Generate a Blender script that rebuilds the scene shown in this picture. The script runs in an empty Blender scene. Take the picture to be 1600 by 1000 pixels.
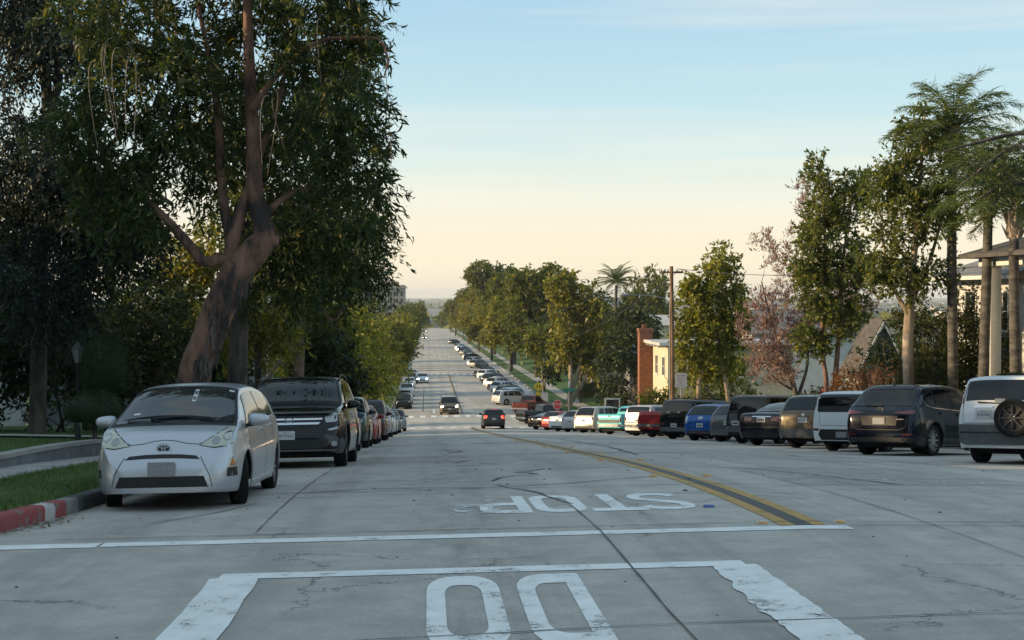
import bpy, bmesh, math, random
import numpy as np
from mathutils import Vector, Matrix
from mathutils.bvhtree import BVHTree

R = math.radians
scene = bpy.context.scene
col = scene.collection

# ---------------------------------------------------------------- camera
cam_data = bpy.data.cameras.new("camera")
cam = bpy.data.objects.new("camera", cam_data)
col.objects.link(cam)
cam.location = (0.0, 0.0, 1.85)
cam.rotation_euler = (R(90 - 1.056), 0.0, R(-3.48))
cam_data.sensor_width = 36.0
cam_data.lens = 36.0 * 2170.0 / 1600.0
cam_data.clip_start = 0.1
cam_data.clip_end = 40000.0
scene.camera = cam

# ---------------------------------------------------------------- world, sun, exposure
SUN_AZ, SUN_EL = R(-93.0), R(14.0)          # azimuth measured from +Y towards +X
world = bpy.data.worlds.new("World")
scene.world = world
world.use_nodes = True
wn, wl = world.node_tree.nodes, world.node_tree.links
wn.clear()
w_out = wn.new("ShaderNodeOutputWorld")
w_bg = wn.new("ShaderNodeBackground")
w_sky = wn.new("ShaderNodeTexSky")
w_sky.sky_type = 'NISHITA'
w_sky.sun_disc = False
w_sky.sun_elevation = SUN_EL
w_sky.sun_rotation = SUN_AZ
w_sky.altitude = 50.0
w_sky.air_density = 1.0
w_sky.dust_density = 1.2
w_sky.ozone_density = 1.0
w_bg.inputs["Strength"].default_value = 0.115
# thin dusk haze: warm near the horizon all the way round, pale above
w_co = wn.new("ShaderNodeTexCoord")
w_sep = wn.new("ShaderNodeSeparateXYZ")
wl.new(w_co.outputs["Generated"], w_sep.inputs[0])
w_ramp = wn.new("ShaderNodeValToRGB")
el = w_ramp.color_ramp.elements
el[0].position = 0.0; el[0].color = (7.2, 6.4, 5.1, 1)
el[1].position = 1.0; el[1].color = (3.0, 4.3, 5.3, 1)
for p, c in ((0.02, (7.5, 6.6, 4.9)), (0.05, (7.1, 6.45, 5.2)), (0.075, (6.3, 6.4, 5.6)), (0.1, (4.9, 6.0, 5.9)), (0.14, (3.9, 5.5, 6.0)), (0.2, (3.1, 4.75, 5.9)), (0.40, (3.2, 4.6, 5.6))):
    e = el.new(p); e.color = (*c, 1)
# faint long cloud streaks
w_map = wn.new("ShaderNodeMapping"); w_map.inputs["Scale"].default_value = (1.1, 1.1, 26.0)
wl.new(w_co.outputs["Generated"], w_map.inputs[0])
w_noi = wn.new("ShaderNodeTexNoise"); w_noi.inputs["Scale"].default_value = 1.6; w_noi.inputs["Detail"].default_value = 5
wl.new(w_map.outputs[0], w_noi.inputs["Vector"])
w_mr = wn.new("ShaderNodeMapRange"); w_mr.inputs[1].default_value = 0.50; w_mr.inputs[2].default_value = 0.74
w_mr.inputs[3].default_value = 0.0; w_mr.inputs[4].default_value = 0.42
wl.new(w_noi.outputs["Fac"], w_mr.inputs[0])
w_cl = wn.new("ShaderNodeMix"); w_cl.data_type = 'RGBA'
wl.new(w_sep.outputs[2], w_ramp.inputs[0])
wl.new(w_mr.outputs[0], w_cl.inputs[0])
wl.new(w_ramp.outputs[0], w_cl.inputs[6])
w_cl.inputs[7].default_value = (7.4, 6.8, 5.7, 1)
w_mix = wn.new("ShaderNodeMix"); w_mix.data_type = 'RGBA'; w_mix.inputs[0].default_value = 0.80
wl.new(w_sky.outputs[0], w_mix.inputs[6])
wl.new(w_cl.outputs[2], w_mix.inputs[7])
wl.new(w_mix.outputs[2], w_bg.inputs[0])
wl.new(w_bg.outputs[0], w_out.inputs[0])

sun_data = bpy.data.lights.new("sun", 'SUN')
sun_data.energy = 5.0
sun_data.angle = R(0.5)
sun_data.color = (1.0, 0.74, 0.42)
sun = bpy.data.objects.new("sun", sun_data)
col.objects.link(sun)
sdir = Vector((math.sin(SUN_AZ) * math.cos(SUN_EL), math.cos(SUN_AZ) * math.cos(SUN_EL), math.sin(SUN_EL)))
sun.rotation_euler = sdir.to_track_quat('Z', 'Y').to_euler()
sun.location = (-20, 20, 40)

vs = scene.view_settings
vs.view_transform = 'Standard'
vs.look = 'None'
vs.gamma = 1.0
vs.exposure = 0.45
vs.use_curve_mapping = False
scene.render.engine = 'CYCLES'
scene.cycles.use_denoising = True
scene.cycles.max_bounces = 6
scene.cycles.diffuse_bounces = 3
scene.cycles.glossy_bounces = 3
scene.cycles.transmission_bounces = 4
scene.cycles.transparent_max_bounces = 8
scene.cycles.volume_bounces = 0
scene.cycles.sample_clamp_indirect = 6.0

# ---------------------------------------------------------------- helpers: materials
MATS = {}

def new_mat(name):
    m = bpy.data.materials.new(name)
    m.use_nodes = True
    nt = m.node_tree
    b = nt.nodes["Principled BSDF"]
    return m, nt, b

def nd(nt, kind, **kw):
    n = nt.nodes.new(kind)
    for k, v in kw.items():
        if k == 'inp':
            for kk, vv in v.items():
                n.inputs[kk].default_value = vv
        else:
            setattr(n, k, v)
    return n

def ramp(nt, fac, stops):
    r = nt.nodes.new("ShaderNodeValToRGB")
    e = r.color_ramp.elements
    e[0].position, e[0].color = stops[0][0], (*stops[0][1], 1)
    e[1].position, e[1].color = stops[-1][0], (*stops[-1][1], 1)
    for p, c in stops[1:-1]:
        x = e.new(p); x.color = (*c, 1)
    if fac is not None:
        nt.links.new(fac, r.inputs[0])
    return r

def noise(nt, scale, detail=4, rough=0.55, coord='Object', vec=None, stretch=None):
    if vec is None:
        tc = nt.nodes.new("ShaderNodeTexCoord")
        vec = tc.outputs[coord]
    if stretch:
        mp = nt.nodes.new("ShaderNodeMapping"); mp.inputs["Scale"].default_value = stretch
        nt.links.new(vec, mp.inputs[0]); vec = mp.outputs[0]
    n = nt.nodes.new("ShaderNodeTexNoise")
    n.inputs["Scale"].default_value = scale
    n.inputs["Detail"].default_value = detail
    n.inputs["Roughness"].default_value = rough
    nt.links.new(vec, n.inputs["Vector"])
    return n

def mixc(nt, fac, a, b, mode='MIX'):
    m = nt.nodes.new("ShaderNodeMix"); m.data_type = 'RGBA'; m.blend_type = mode
    for i, v in ((0, fac), (6, a), (7, b)):
        if isinstance(v, (int, float)):
            m.inputs[i].default_value = v
        elif isinstance(v, tuple):
            m.inputs[i].default_value = (*v, 1) if len(v) == 3 else v
        else:
            nt.links.new(v, m.inputs[i])
    return m.outputs[2]

def maprange(nt, v, a, b, c=0.0, d=1.0):
    m = nt.nodes.new("ShaderNodeMapRange")
    m.inputs[1].default_value = a; m.inputs[2].default_value = b
    m.inputs[3].default_value = c; m.inputs[4].default_value = d
    nt.links.new(v, m.inputs[0])
    return m.outputs[0]

def bump(nt, b, h, strength=0.3, dist=0.01):
    n = nt.nodes.new("ShaderNodeBump")
    n.inputs["Strength"].default_value = strength
    n.inputs["Distance"].default_value = dist
    nt.links.new(h, n.inputs["Height"])
    nt.links.new(n.outputs[0], b.inputs["Normal"])

def mat_plain(name, colr, rough=0.6, metal=0.0, var=0.25, scale=3.0, bmp=0.15, spec=0.5):
    """plain painted / mineral surface with uneven colour and a little relief"""
    if name in MATS: return MATS[name]
    m, nt, b = new_mat(name)
    n = noise(nt, scale, 6)
    n2 = noise(nt, scale * 9, 3)
    lo = tuple(c * (1 - var) for c in colr); hi = tuple(min(1, c * (1 + var)) for c in colr)
    r = ramp(nt, n.outputs["Fac"], [(0.3, lo), (0.7, hi)])
    c2 = mixc(nt, 0.25, r.outputs[0], n2.outputs["Fac"], 'OVERLAY')
    nt.links.new(c2, b.inputs["Base Color"])
    b.inputs["Roughness"].default_value = rough
    b.inputs["Metallic"].default_value = metal
    b.inputs["Specular IOR Level"].default_value = spec
    if bmp: bump(nt, b, n2.outputs["Fac"], bmp, 0.01)
    MATS[name] = m
    return m

def mat_emit(name, colr, strength):
    if name in MATS: return MATS[name]
    m, nt, b = new_mat(name)
    b.inputs["Base Color"].default_value = (*colr, 1)
    b.inputs["Emission Color"].default_value = (*colr, 1)
    b.inputs["Emission Strength"].default_value = strength
    MATS[name] = m
    return m

def mat_paint(name, colr, metal=0.0, rough=0.32):
    """car lacquer: flake under clear coat, light dust"""
    if name in MATS: return MATS[name]
    m, nt, b = new_mat(name)
    d = noise(nt, 2.3, 5)
    fac = maprange(nt, d.outputs["Fac"], 0.35, 0.8, 0.0, 0.035)
    c = mixc(nt, fac, colr, (0.20, 0.19, 0.17))
    nt.links.new(c, b.inputs["Base Color"])
    nt.links.new(maprange(nt, d.outputs["Fac"], 0.3, 0.8, rough, rough + 0.08), b.inputs["Roughness"])
    b.inputs["Metallic"].default_value = metal
    b.inputs["Coat Weight"].default_value = 0.5
    b.inputs["Specular IOR Level"].default_value = 0.18
    b.inputs["Coat Roughness"].default_value = 0.06
    fl = noise(nt, 900, 1)
    bump(nt, b, fl.outputs["Fac"], 0.03, 0.001)
    MATS[name] = m
    return m

def mat_gloss(name, colr, rough=0.08, metal=0.0, coat=0.0, spec=0.5):
    if name in MATS: return MATS[name]
    m, nt, b = new_mat(name)
    d = noise(nt, 5.0, 4)
    c = mixc(nt, maprange(nt, d.outputs["Fac"], 0.4, 0.8, 0.0, 0.02), colr, (0.18, 0.17, 0.15))
    nt.links.new(c, b.inputs["Base Color"])
    nt.links.new(maprange(nt, d.outputs["Fac"], 0.3, 0.8, rough, rough * 1.6), b.inputs["Roughness"])
    b.inputs["Metallic"].default_value = metal
    b.inputs["Coat Weight"].default_value = coat
    b.inputs["Specular IOR Level"].default_value = spec
    MATS[name] = m
    return m

# ---------------------------------------------------------------- helpers: objects
def link(o, parent=None):
    col.objects.link(o)
    if parent is not None:
        o.parent = parent
    return o

def tag(o, label=None, cat=None, group=None, kind=None):
    if label: o["label"] = label
    if cat: o["category"] = cat
    if group: o["group"] = group
    if kind: o["kind"] = kind
    return o

def empty(name, loc=(0, 0, 0), rotz=0.0):
    o = bpy.data.objects.new(name, None)
    o.empty_display_size = 0.2
    o.location = loc
    o.rotation_euler = (0, 0, rotz)
    col.objects.link(o)
    return o

def mesh_np(name, V, F3=None, F4=None, smooth=False):
    """numpy arrays -> mesh; F3 (n,3), F4 (m,4)"""
    me = bpy.data.meshes.new(name)
    V = np.asarray(V, dtype=np.float32)
    n3 = 0 if F3 is None else len(F3)
    n4 = 0 if F4 is None else len(F4)
    me.vertices.add(len(V))
    me.vertices.foreach_set("co", V.ravel())
    idx = []
    if n3: idx.append(np.asarray(F3, dtype=np.int32).ravel())
    if n4: idx.append(np.asarray(F4, dtype=np.int32).ravel())
    idx = np.concatenate(idx)
    me.loops.add(len(idx))
    me.loops.foreach_set("vertex_index", idx)
    me.polygons.add(n3 + n4)
    starts = np.concatenate([np.arange(n3) * 3, n3 * 3 + np.arange(n4) * 4]).astype(np.int32)
    me.polygons.foreach_set("loop_start", starts)
    if smooth:
        me.polygons.foreach_set("use_smooth", np.ones(n3 + n4, dtype=bool))
    me.update(calc_edges=True)
    me.validate()
    return me

def bm_obj(name, bm, mat, parent=None, smooth=None):
    me = bpy.data.meshes.new(name)
    bm.to_mesh(me); bm.free()
    if mat is not None: me.materials.append(mat)
    if smooth is not None:
        me.polygons.foreach_set("use_smooth", np.ones(len(me.polygons), dtype=bool))
        me.set_sharp_from_angle(angle=R(smooth))
    o = bpy.data.objects.new(name, me)
    return link(o, parent)

def me_obj(name, me, mat, parent=None):
    if mat is not None and not me.materials: me.materials.append(mat)
    return link(bpy.data.objects.new(name, me), parent)

def bm_box(bm, lo, hi, M=None):
    vs_ = []
    for z in (lo[2], hi[2]):
        for (x, y) in ((lo[0], lo[1]), (hi[0], lo[1]), (hi[0], hi[1]), (lo[0], hi[1])):
            p = Vector((x, y, z))
            vs_.append(bm.verts.new(M @ p if M else p))
    for f in ((3, 2, 1, 0), (4, 5, 6, 7), (0, 1, 5, 4), (1, 2, 6, 5), (2, 3, 7, 6), (3, 0, 4, 7)):
        bm.faces.new([vs_[i] for i in f])
    return vs_

def box(name, lo, hi, mat, parent=None, bevel=0.0):
    bm = bmesh.new()
    bm_box(bm, lo, hi)
    if bevel:
        bmesh.ops.bevel(bm, geom=bm.edges[:], offset=bevel, segments=2, affect='EDGES', profile=0.6)
    return bm_obj(name, bm, mat, parent, 40 if bevel else None)

def frames(P):
    """parallel-transport frames along a polyline (n,3)"""
    P = np.asarray(P, float)
    T = np.gradient(P, axis=0)
    T /= np.linalg.norm(T, axis=1)[:, None] + 1e-9
    a = np.array([1.0, 0, 0]) if abs(T[0][0]) < 0.8 else np.array([0, 1.0, 0])
    n = np.cross(T[0], a); n /= np.linalg.norm(n)
    N = [n]
    for i in range(1, len(P)):
        n = N[-1] - T[i] * np.dot(N[-1], T[i])
        n /= np.linalg.norm(n) + 1e-9
        N.append(n)
    N = np.array(N)
    return T, N, np.cross(T, N)

class Tubes:
    """collects tapered tubes, built as one mesh"""
    def __init__(self): self.V, self.F, self.n = [], [], 0
    def add(self, P, rad, sides=8, wob=0.0, rng=None):
        P = np.asarray(P, float)
        rad = np.broadcast_to(np.asarray(rad, float), (len(P),))
        T, N, B = frames(P)
        a = np.arange(sides) / sides * 2 * np.pi
        r = rad[:, None] * np.ones((1, sides))
        if wob and rng is not None:
            r = r * (1 + wob * (rng.random((len(P), sides)) - 0.5))
        V = P[:, None, :] + r[:, :, None] * (np.cos(a)[None, :, None] * N[:, None, :] + np.sin(a)[None, :, None] * B[:, None, :])
        i = np.arange(len(P) - 1)[:, None] * sides; j = np.arange(sides)[None, :]; k = (j + 1) % sides
        F = np.stack([i + j, i + k, i + sides + k, i + sides + j], axis=-1).reshape(-1, 4) + self.n
        self.V.append(V.reshape(-1, 3)); self.F.append(F); self.n += len(P) * sides
    def mesh(self, name):
        return mesh_np(name, np.concatenate(self.V), None, np.concatenate(self.F), smooth=True)

def tube_obj(name, P, rad, mat, parent=None, sides=8):
    t = Tubes(); 
    P = [Vector(p) for p in P]
    t.add(np.array([tuple(p) for p in P]), rad, sides)
    # close the ends
    me = t.mesh(name)
    return me_obj(name, me, mat, parent)

def lathe(name, prof, mat, parent=None, seg=24, axis='Z', smooth=50):
    """prof: list of (r, h)"""
    bm = bmesh.new()
    rings = []
    for r, h in prof:
        ring = []
        for i in range(seg):
            a = 2 * math.pi * i / seg
            c, s = r * math.cos(a), r * math.sin(a)
            p = (c, s, h) if axis == 'Z' else (c, h, s)
            ring.append(bm.verts.new(p))
        rings.append(ring)
    for a, b in zip(rings, rings[1:]):
        for i in range(seg):
            bm.faces.new((a[i], a[(i + 1) % seg], b[(i + 1) % seg], b[i]))
    for ring in (rings[0], rings[-1]):
        try: bm.faces.new(ring)
        except ValueError: pass
    bmesh.ops.remove_doubles(bm, verts=bm.verts[:], dist=1e-5)
    bmesh.ops.recalc_face_normals(bm, faces=bm.faces[:])
    return bm_obj(name, bm, mat, parent, smooth)

def copy_tree(o, parent=None):
    c = o.copy(); col.objects.link(c); c.parent = parent
    for ch in list(o.children):
        copy_tree(ch, c)
    return c

def text_obj(name, s, size, mat, parent, M, extrude=0.001, sx=1.0):
    cu = bpy.data.curves.new(name, 'FONT')
    cu.body = s; cu.size = size; cu.align_x = 'CENTER'; cu.align_y = 'CENTER'; cu.extrude = extrude
    cu.resolution_u = 3
    t = bpy.data.objects.new(name + "_src", cu)
    col.objects.link(t)
    dg = bpy.context.evaluated_depsgraph_get()
    me = bpy.data.meshes.new_from_object(t.evaluated_get(dg))
    bpy.data.objects.remove(t); bpy.data.curves.remove(cu)
    me.transform(M @ Matrix.Diagonal((sx, 1, 1, 1)))
    me.materials.clear(); me.materials.append(mat)
    return link(bpy.data.objects.new(name, me), parent)

def pchip(xs, ys):
    xs = np.asarray(xs, float); ys = np.asarray(ys, float)
    h = np.diff(xs); d = np.diff(ys) / h
    m = np.zeros(len(xs))
    m[0], m[-1] = d[0], d[-1]
    for i in range(1, len(xs) - 1):
        if d[i - 1] * d[i] <= 0: m[i] = 0
        else:
            w1, w2 = 2 * h[i] + h[i - 1], h[i] + 2 * h[i - 1]
            m[i] = (w1 + w2) / (w1 / d[i - 1] + w2 / d[i])
    def f(x):
        x = np.clip(x, xs[0], xs[-1])
        i = np.clip(np.searchsorted(xs, x, side='right') - 1, 0, len(xs) - 2)
        t = (x - xs[i]) / h[i]
        t2, t3 = t * t, t * t * t
        return ((2 * t3 - 3 * t2 + 1) * ys[i] + (t3 - 2 * t2 + t) * h[i] * m[i] + (-2 * t3 + 3 * t2) * ys[i + 1] + (t3 - t2) * h[i] * m[i + 1])
    return f
# ================================================================ ground, road, kerbs
PROF = [(-60, -1.2), (-25, -1.55), (0, -1.85), (8, -2.05), (13, -2.2), (16, -2.35), (20.7, -2.68), (34, -3.85), (52, -5.48), (70.7, -7.17),
        (95, -9.35), (110, -10.62), (122, -11.38), (137, -12.02), (160, -12.5), (205, -13.1), (246, -13.65), (400, -15.8),
        (738, -20.3), (1000, -24), (2000, -33), (6000, -38), (16000, -40)]
_pf = pchip([p[0] for p in PROF], [p[1] + 1.85 for p in PROF])
YL = np.concatenate([np.arange(-60, 140.01, 0.5), np.arange(142, 300.01, 2.0), np.arange(310, 1000.01, 10.0)])
_pl = _pf(YL)
def prof(y): return float(np.interp(y, YL, _pl)) if y <= 1000 else float(_pf(y))
CX = 3.6
def crown(x): return -0.015 * min(abs(x - CX), 12.0)
def road_z(x, y): return prof(y) + crown(x)

# --- materials of the setting
def mat_concrete_road():
    m, nt, b = new_mat("road_concrete")
    big = noise(nt, 0.22, 4, 0.6, stretch=(1, 0.35, 1))
    mid = noise(nt, 2.2, 6, 0.65)
    fine = noise(nt, 60, 3, 0.7)
    agg = noise(nt, 260, 2, 0.6)
    base = ramp(nt, big.outputs["Fac"], [(0.28, (0.37, 0.345, 0.312)), (0.5, (0.415, 0.385, 0.348)), (0.74, (0.455, 0.42, 0.38))])
    c = mixc(nt, 0.45, base.outputs[0], mid.outputs["Fac"], 'OVERLAY')
    c = mixc(nt, 0.40, c, fine.outputs["Fac"], 'OVERLAY')
    c = mixc(nt, maprange(nt, agg.outputs["Fac"], 0.60, 0.72, 0.0, 0.45), c, (0.07, 0.07, 0.07))
    # drip stains worn along the wheel paths
    tc = nt.nodes.new("ShaderNodeTexCoord")
    sp = nt.nodes.new("ShaderNodeSeparateXYZ"); nt.links.new(tc.outputs["Object"], sp.inputs[0])
    wv = nt.nodes.new("ShaderNodeMath"); wv.operation = 'SINE'
    ml = nt.nodes.new("ShaderNodeMath"); ml.operation = 'MULTIPLY'; ml.inputs[1].default_value = 3.6
    nt.links.new(sp.outputs[0], ml.inputs[0]); nt.links.new(ml.outputs[0], wv.inputs[0])
    st = noise(nt, 1.1, 5, 0.65, stretch=(2.2, 0.10, 1))
    sm = nt.nodes.new("ShaderNodeMath"); sm.operation = 'MULTIPLY_ADD'; sm.inputs[1].default_value = 0.11
    nt.links.new(wv.outputs[0], sm.inputs[0]); nt.links.new(st.outputs["Fac"], sm.inputs[2])
    c = mixc(nt, maprange(nt, sm.outputs[0], 0.50, 0.80, 0.0, 0.55), c, (0.22, 0.212, 0.20))
    # oil dripped along the middle of each lane
    oil = noise(nt, 3.0, 6, 0.75, stretch=(1.6, 0.5, 1)); fac_ = None
    for lx in (0.35, 6.6):
        sb = nt.nodes.new("ShaderNodeMath"); sb.operation = 'SUBTRACT'; sb.inputs[1].default_value = lx; nt.links.new(sp.outputs[0], sb.inputs[0])
        ab = nt.nodes.new("ShaderNodeMath"); ab.operation = 'ABSOLUTE'; nt.links.new(sb.outputs[0], ab.inputs[0])
        bnd = maprange(nt, ab.outputs[0], 0.15, 0.85, 0.75, 0.0)
        mu = nt.nodes.new("ShaderNodeMath"); mu.operation = 'MULTIPLY'; nt.links.new(bnd, mu.inputs[0]); nt.links.new(maprange(nt, oil.outputs["Fac"], 0.42, 0.68, 0.0, 0.8), mu.inputs[1])
        c = mixc(nt, mu.outputs[0], c, (0.20, 0.195, 0.185))
    # patches of paler old surface
    pt = noise(nt, 0.8, 5, 0.6, stretch=(1, 0.5, 1))
    c = mixc(nt, maprange(nt, pt.outputs["Fac"], 0.55, 0.75, 0.0, 0.4), c, (0.47, 0.44, 0.40))
    # every slab was poured a little lighter or darker
    vs1 = nt.nodes.new("ShaderNodeVectorMath"); vs1.operation = 'SUBTRACT'; vs1.inputs[1].default_value = (1.6, 8.6, -50); nt.links.new(tc.outputs["Object"], vs1.inputs[0])
    vs2 = nt.nodes.new("ShaderNodeVectorMath"); vs2.operation = 'SNAP'; vs2.inputs[1].default_value = (3.25, 4.6, 1000); nt.links.new(vs1.outputs[0], vs2.inputs[0])
    wnz = nt.nodes.new("ShaderNodeTexWhiteNoise"); nt.links.new(vs2.outputs[0], wnz.inputs["Vector"])
    tone = maprange(nt, wnz.outputs["Value"], 0.0, 1.0, 0.86, 1.07)
    c = mixc(nt, 1.0, c, tone, 'MULTIPLY')
    # hairline cracks
    vo = nt.nodes.new("ShaderNodeTexVoronoi"); vo.feature = 'DISTANCE_TO_EDGE'; vo.inputs["Scale"].default_value = 0.30
    dis = noise(nt, 0.9, 6, 0.7)
    va = nt.nodes.new("ShaderNodeVectorMath"); va.operation = 'MULTIPLY_ADD'
    va.inputs[1].default_value = (1.5, 1.5, 0)
    nt.links.new(dis.outputs["Color"], va.inputs[0]); nt.links.new(tc.outputs["Object"], va.inputs[2])
    nt.links.new(va.outputs[0], vo.inputs["Vector"])
    cr = maprange(nt, vo.outputs["Distance"], 0.0, 0.005, 1.0, 0.0)
    gate = maprange(nt, noise(nt, 0.35, 3).outputs["Fac"], 0.44, 0.52, 0.0, 0.8)
    cm = nt.nodes.new("ShaderNodeMath"); cm.operation = 'MULTIPLY'
    nt.links.new(cr, cm.inputs[0]); nt.links.new(gate, cm.inputs[1])
    c = mixc(nt, cm.outputs[0], c, (0.05, 0.05, 0.05))
    nt.links.new(c, b.inputs["Base Color"])
    b.inputs["Roughness"].default_value = 0.82
    b.inputs["Specular IOR Level"].default_value = 0.35
    h = mixc(nt, 0.5, fine.outputs["Fac"], agg.outputs["Fac"])
    bump(nt, b, h, 0.45, 0.006)
    return m

def mat_worn_paint(name, colr, wear=0.5, dirt=(0.2, 0.2, 0.2)):
    m, nt, b = new_mat(name)
    n1 = noise(nt, 3.0, 8, 0.72)
    n2 = noise(nt, 45, 3, 0.7)
    ad = nt.nodes.new("ShaderNodeMath"); ad.operation = 'MULTIPLY_ADD'; ad.inputs[1].default_value = 0.45
    nt.links.new(n2.outputs["Fac"], ad.inputs[0]); nt.links.new(n1.outputs["Fac"], ad.inputs[2])
    c = mixc(nt, maprange(nt, n1.outputs["Fac"], 0.35, 0.7, 0.0, 0.45), colr, dirt)
    nt.links.new(c, b.inputs["Base Color"])
    b.inputs["Roughness"].default_value = 0.7
    tr = nt.nodes.new("ShaderNodeBsdfTransparent")
    mx = nt.nodes.new("ShaderNodeMixShader")
    fac = maprange(nt, ad.outputs[0], 0.98 - 0.45 * wear, 1.08 - 0.45 * wear, 0.0, 1.0)
    out = nt.nodes["Material Output"]
    nt.links.new(fac, mx.inputs[0]); nt.links.new(b.outputs[0], mx.inputs[1]); nt.links.new(tr.outputs[0], mx.inputs[2])
    nt.links.new(mx.outputs[0], out.inputs[0])
    return m

M_road = mat_concrete_road()
M_white = mat_worn_paint("white_road_paint", (0.80, 0.80, 0.79), 0.38, (0.33, 0.32, 0.30))
M_whitefade = mat_worn_paint("faded_white_road_paint", (0.66, 0.66, 0.65), 0.72)
M_yellow = mat_worn_paint("yellow_road_paint", (0.44, 0.25, 0.05), 0.42, (0.28, 0.21, 0.11))
M_tar = mat_plain("tar_seal", (0.022, 0.022, 0.024), 0.6, var=0.4, scale=6)
M_kerb = mat_plain("kerb_concrete", (0.20, 0.195, 0.185), 0.85, var=0.4, scale=2.5, bmp=0.4)
M_kerbdark = mat_plain("kerb_blackened", (0.07, 0.07, 0.072), 0.85, var=0.6, scale=3.5, bmp=0.4)
def mat_chipped(name, paint_, under):
    m, nt, b = new_mat(name)
    n = noise(nt, 5.0, 8, 0.72); n2 = noise(nt, 2.0, 5); n3 = noise(nt, 40, 3)
    u = mixc(nt, n3.outputs["Fac"], tuple(c * .6 for c in under), under)
    p = mixc(nt, maprange(nt, n2.outputs["Fac"], .35, .7, 0, .55), paint_, tuple(.5 * c + .06 for c in paint_))
    c = mixc(nt, maprange(nt, n.outputs["Fac"], .56, .62, 0, 1), p, u)
    nt.links.new(c, b.inputs["Base Color"]); b.inputs["Roughness"].default_value = .75
    bump(nt, b, n.outputs["Fac"], .4, .01); return m
M_kerbred = mat_chipped("kerb_red_paint", (0.27, 0.045, 0.045), (0.20, 0.17, 0.155))
M_kerbwhite = mat_chipped("kerb_white_patch", (0.46, 0.43, 0.42), (0.2, 0.18, 0.17))
M_walk = mat_plain("sidewalk_concrete", (0.30, 0.285, 0.265), 0.85, var=0.25, scale=1.5, bmp=0.35)
M_dirt = mat_plain("soil", (0.09, 0.07, 0.05), 0.95, var=0.4, scale=2)

def mat_lawn():
    m, nt, b = new_mat("lawn")
    a = noise(nt, 0.7, 5); f = noise(nt, 28, 4, 0.7)
    r = ramp(nt, a.outputs["Fac"], [(0.3, (0.0455, 0.0858, 0.0234)), (0.55, (0.0676, 0.1196, 0.0338)), (0.75, (0.1144, 0.1404, 0.0520))])
    c = mixc(nt, 0.55, r.outputs[0], f.outputs["Fac"], 'OVERLAY')
    nt.links.new(c, b.inputs["Base Color"]); b.inputs["Roughness"].default_value = 0.9
    b.inputs["Specular IOR Level"].default_value = 0.2
    bump(nt, b, f.outputs["Fac"], 0.8, 0.03)
    return m
M_lawn = mat_lawn()

def mat_far_ground():
    m, nt, b = new_mat("far_ground")
    a = noise(nt, 0.012, 8, 0.7); f = noise(nt, 0.09, 4, 0.7)
    r = ramp(nt, a.outputs["Fac"], [(0.35, (0.03, 0.045, 0.02)), (0.5, (0.07, 0.075, 0.05)), (0.62, (0.15, 0.14, 0.12))])
    c = mixc(nt, 0.5, r.outputs[0], f.outputs["Fac"], 'OVERLAY')
    nt.links.new(c, b.inputs["Base Color"]); b.inputs["Roughness"].default_value = 0.95
    return m
M_far = mat_far_ground()

def grid_sheet(name, xs, ys, zf, mat, parent=None, kind='structure', smooth=False):
    X, Y = np.meshgrid(xs, ys)
    Z = np.vectorize(zf)(X, Y)
    V = np.stack([X, Y, Z], -1).reshape(-1, 3)
    nx, ny = len(xs), len(ys)
    i = (np.arange(ny - 1)[:, None] * nx + np.arange(nx - 1)[None, :])
    F = np.stack([i, i + 1, i + nx + 1, i + nx], -1).reshape(-1, 4)
    o = me_obj(name, mesh_np(name, V, None, F, smooth), mat, parent)
    if parent is None and kind: o["kind"] = kind
    return o

def strip(name, ys, cols, mat, parent=None, kind='structure', smooth=True):
    """cols: list of functions y -> (x, z); a ribbon of quads along the street"""
    V = np.array([[(*(lambda q: (q[0], y, q[1]))(c(y)),) for c in cols] for y in ys]).reshape(-1, 3)
    nx, ny = len(cols), len(ys)
    i = (np.arange(ny - 1)[:, None] * nx + np.arange(nx - 1)[None, :])
    F = np.stack([i, i + 1, i + nx + 1, i + nx], -1).reshape(-1, 4)
    o = me_obj(name, mesh_np(name, V, None, F, smooth), mat, parent)
    if parent is None and kind: o["kind"] = kind
    return o

# the ground: one sheet to the horizon, below everything else
gx = np.concatenate([[-12000, -6000, -2500, -1000, -400, -200], np.arange(-120, 121, 20), [200, 400, 1000, 2500, 6000, 12000]])
gy = np.concatenate([[-400, -150], np.arange(-60, 140, 5.0), np.arange(140, 1000, 20), [1000, 1500, 2000, 3000, 4500, 6000, 9000, 15000]])
tag(grid_sheet("ground", gx, gy, lambda x, y: prof(max(y, -60)) - 0.55, M_far, smooth=True), "wide ground falling away to the hazy plain", kind='structure')

# the road: concrete, from the crossing we stand on to the far end of the street
rx = np.array([-60, -30, -16, -8.4, -6, -3.8, -2, 0, 1.6, 2.6, 3.6, 4.6, 6, 8, 10, 12, 14, 15.6, 23, 30, 60])
ry = YL[(YL >= -25) & (YL <= 1000)]
ROAD = tag(grid_sheet("road", rx, ry, road_z, M_road), "grey concrete street running downhill to the far crossing", kind='structure')

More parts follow.
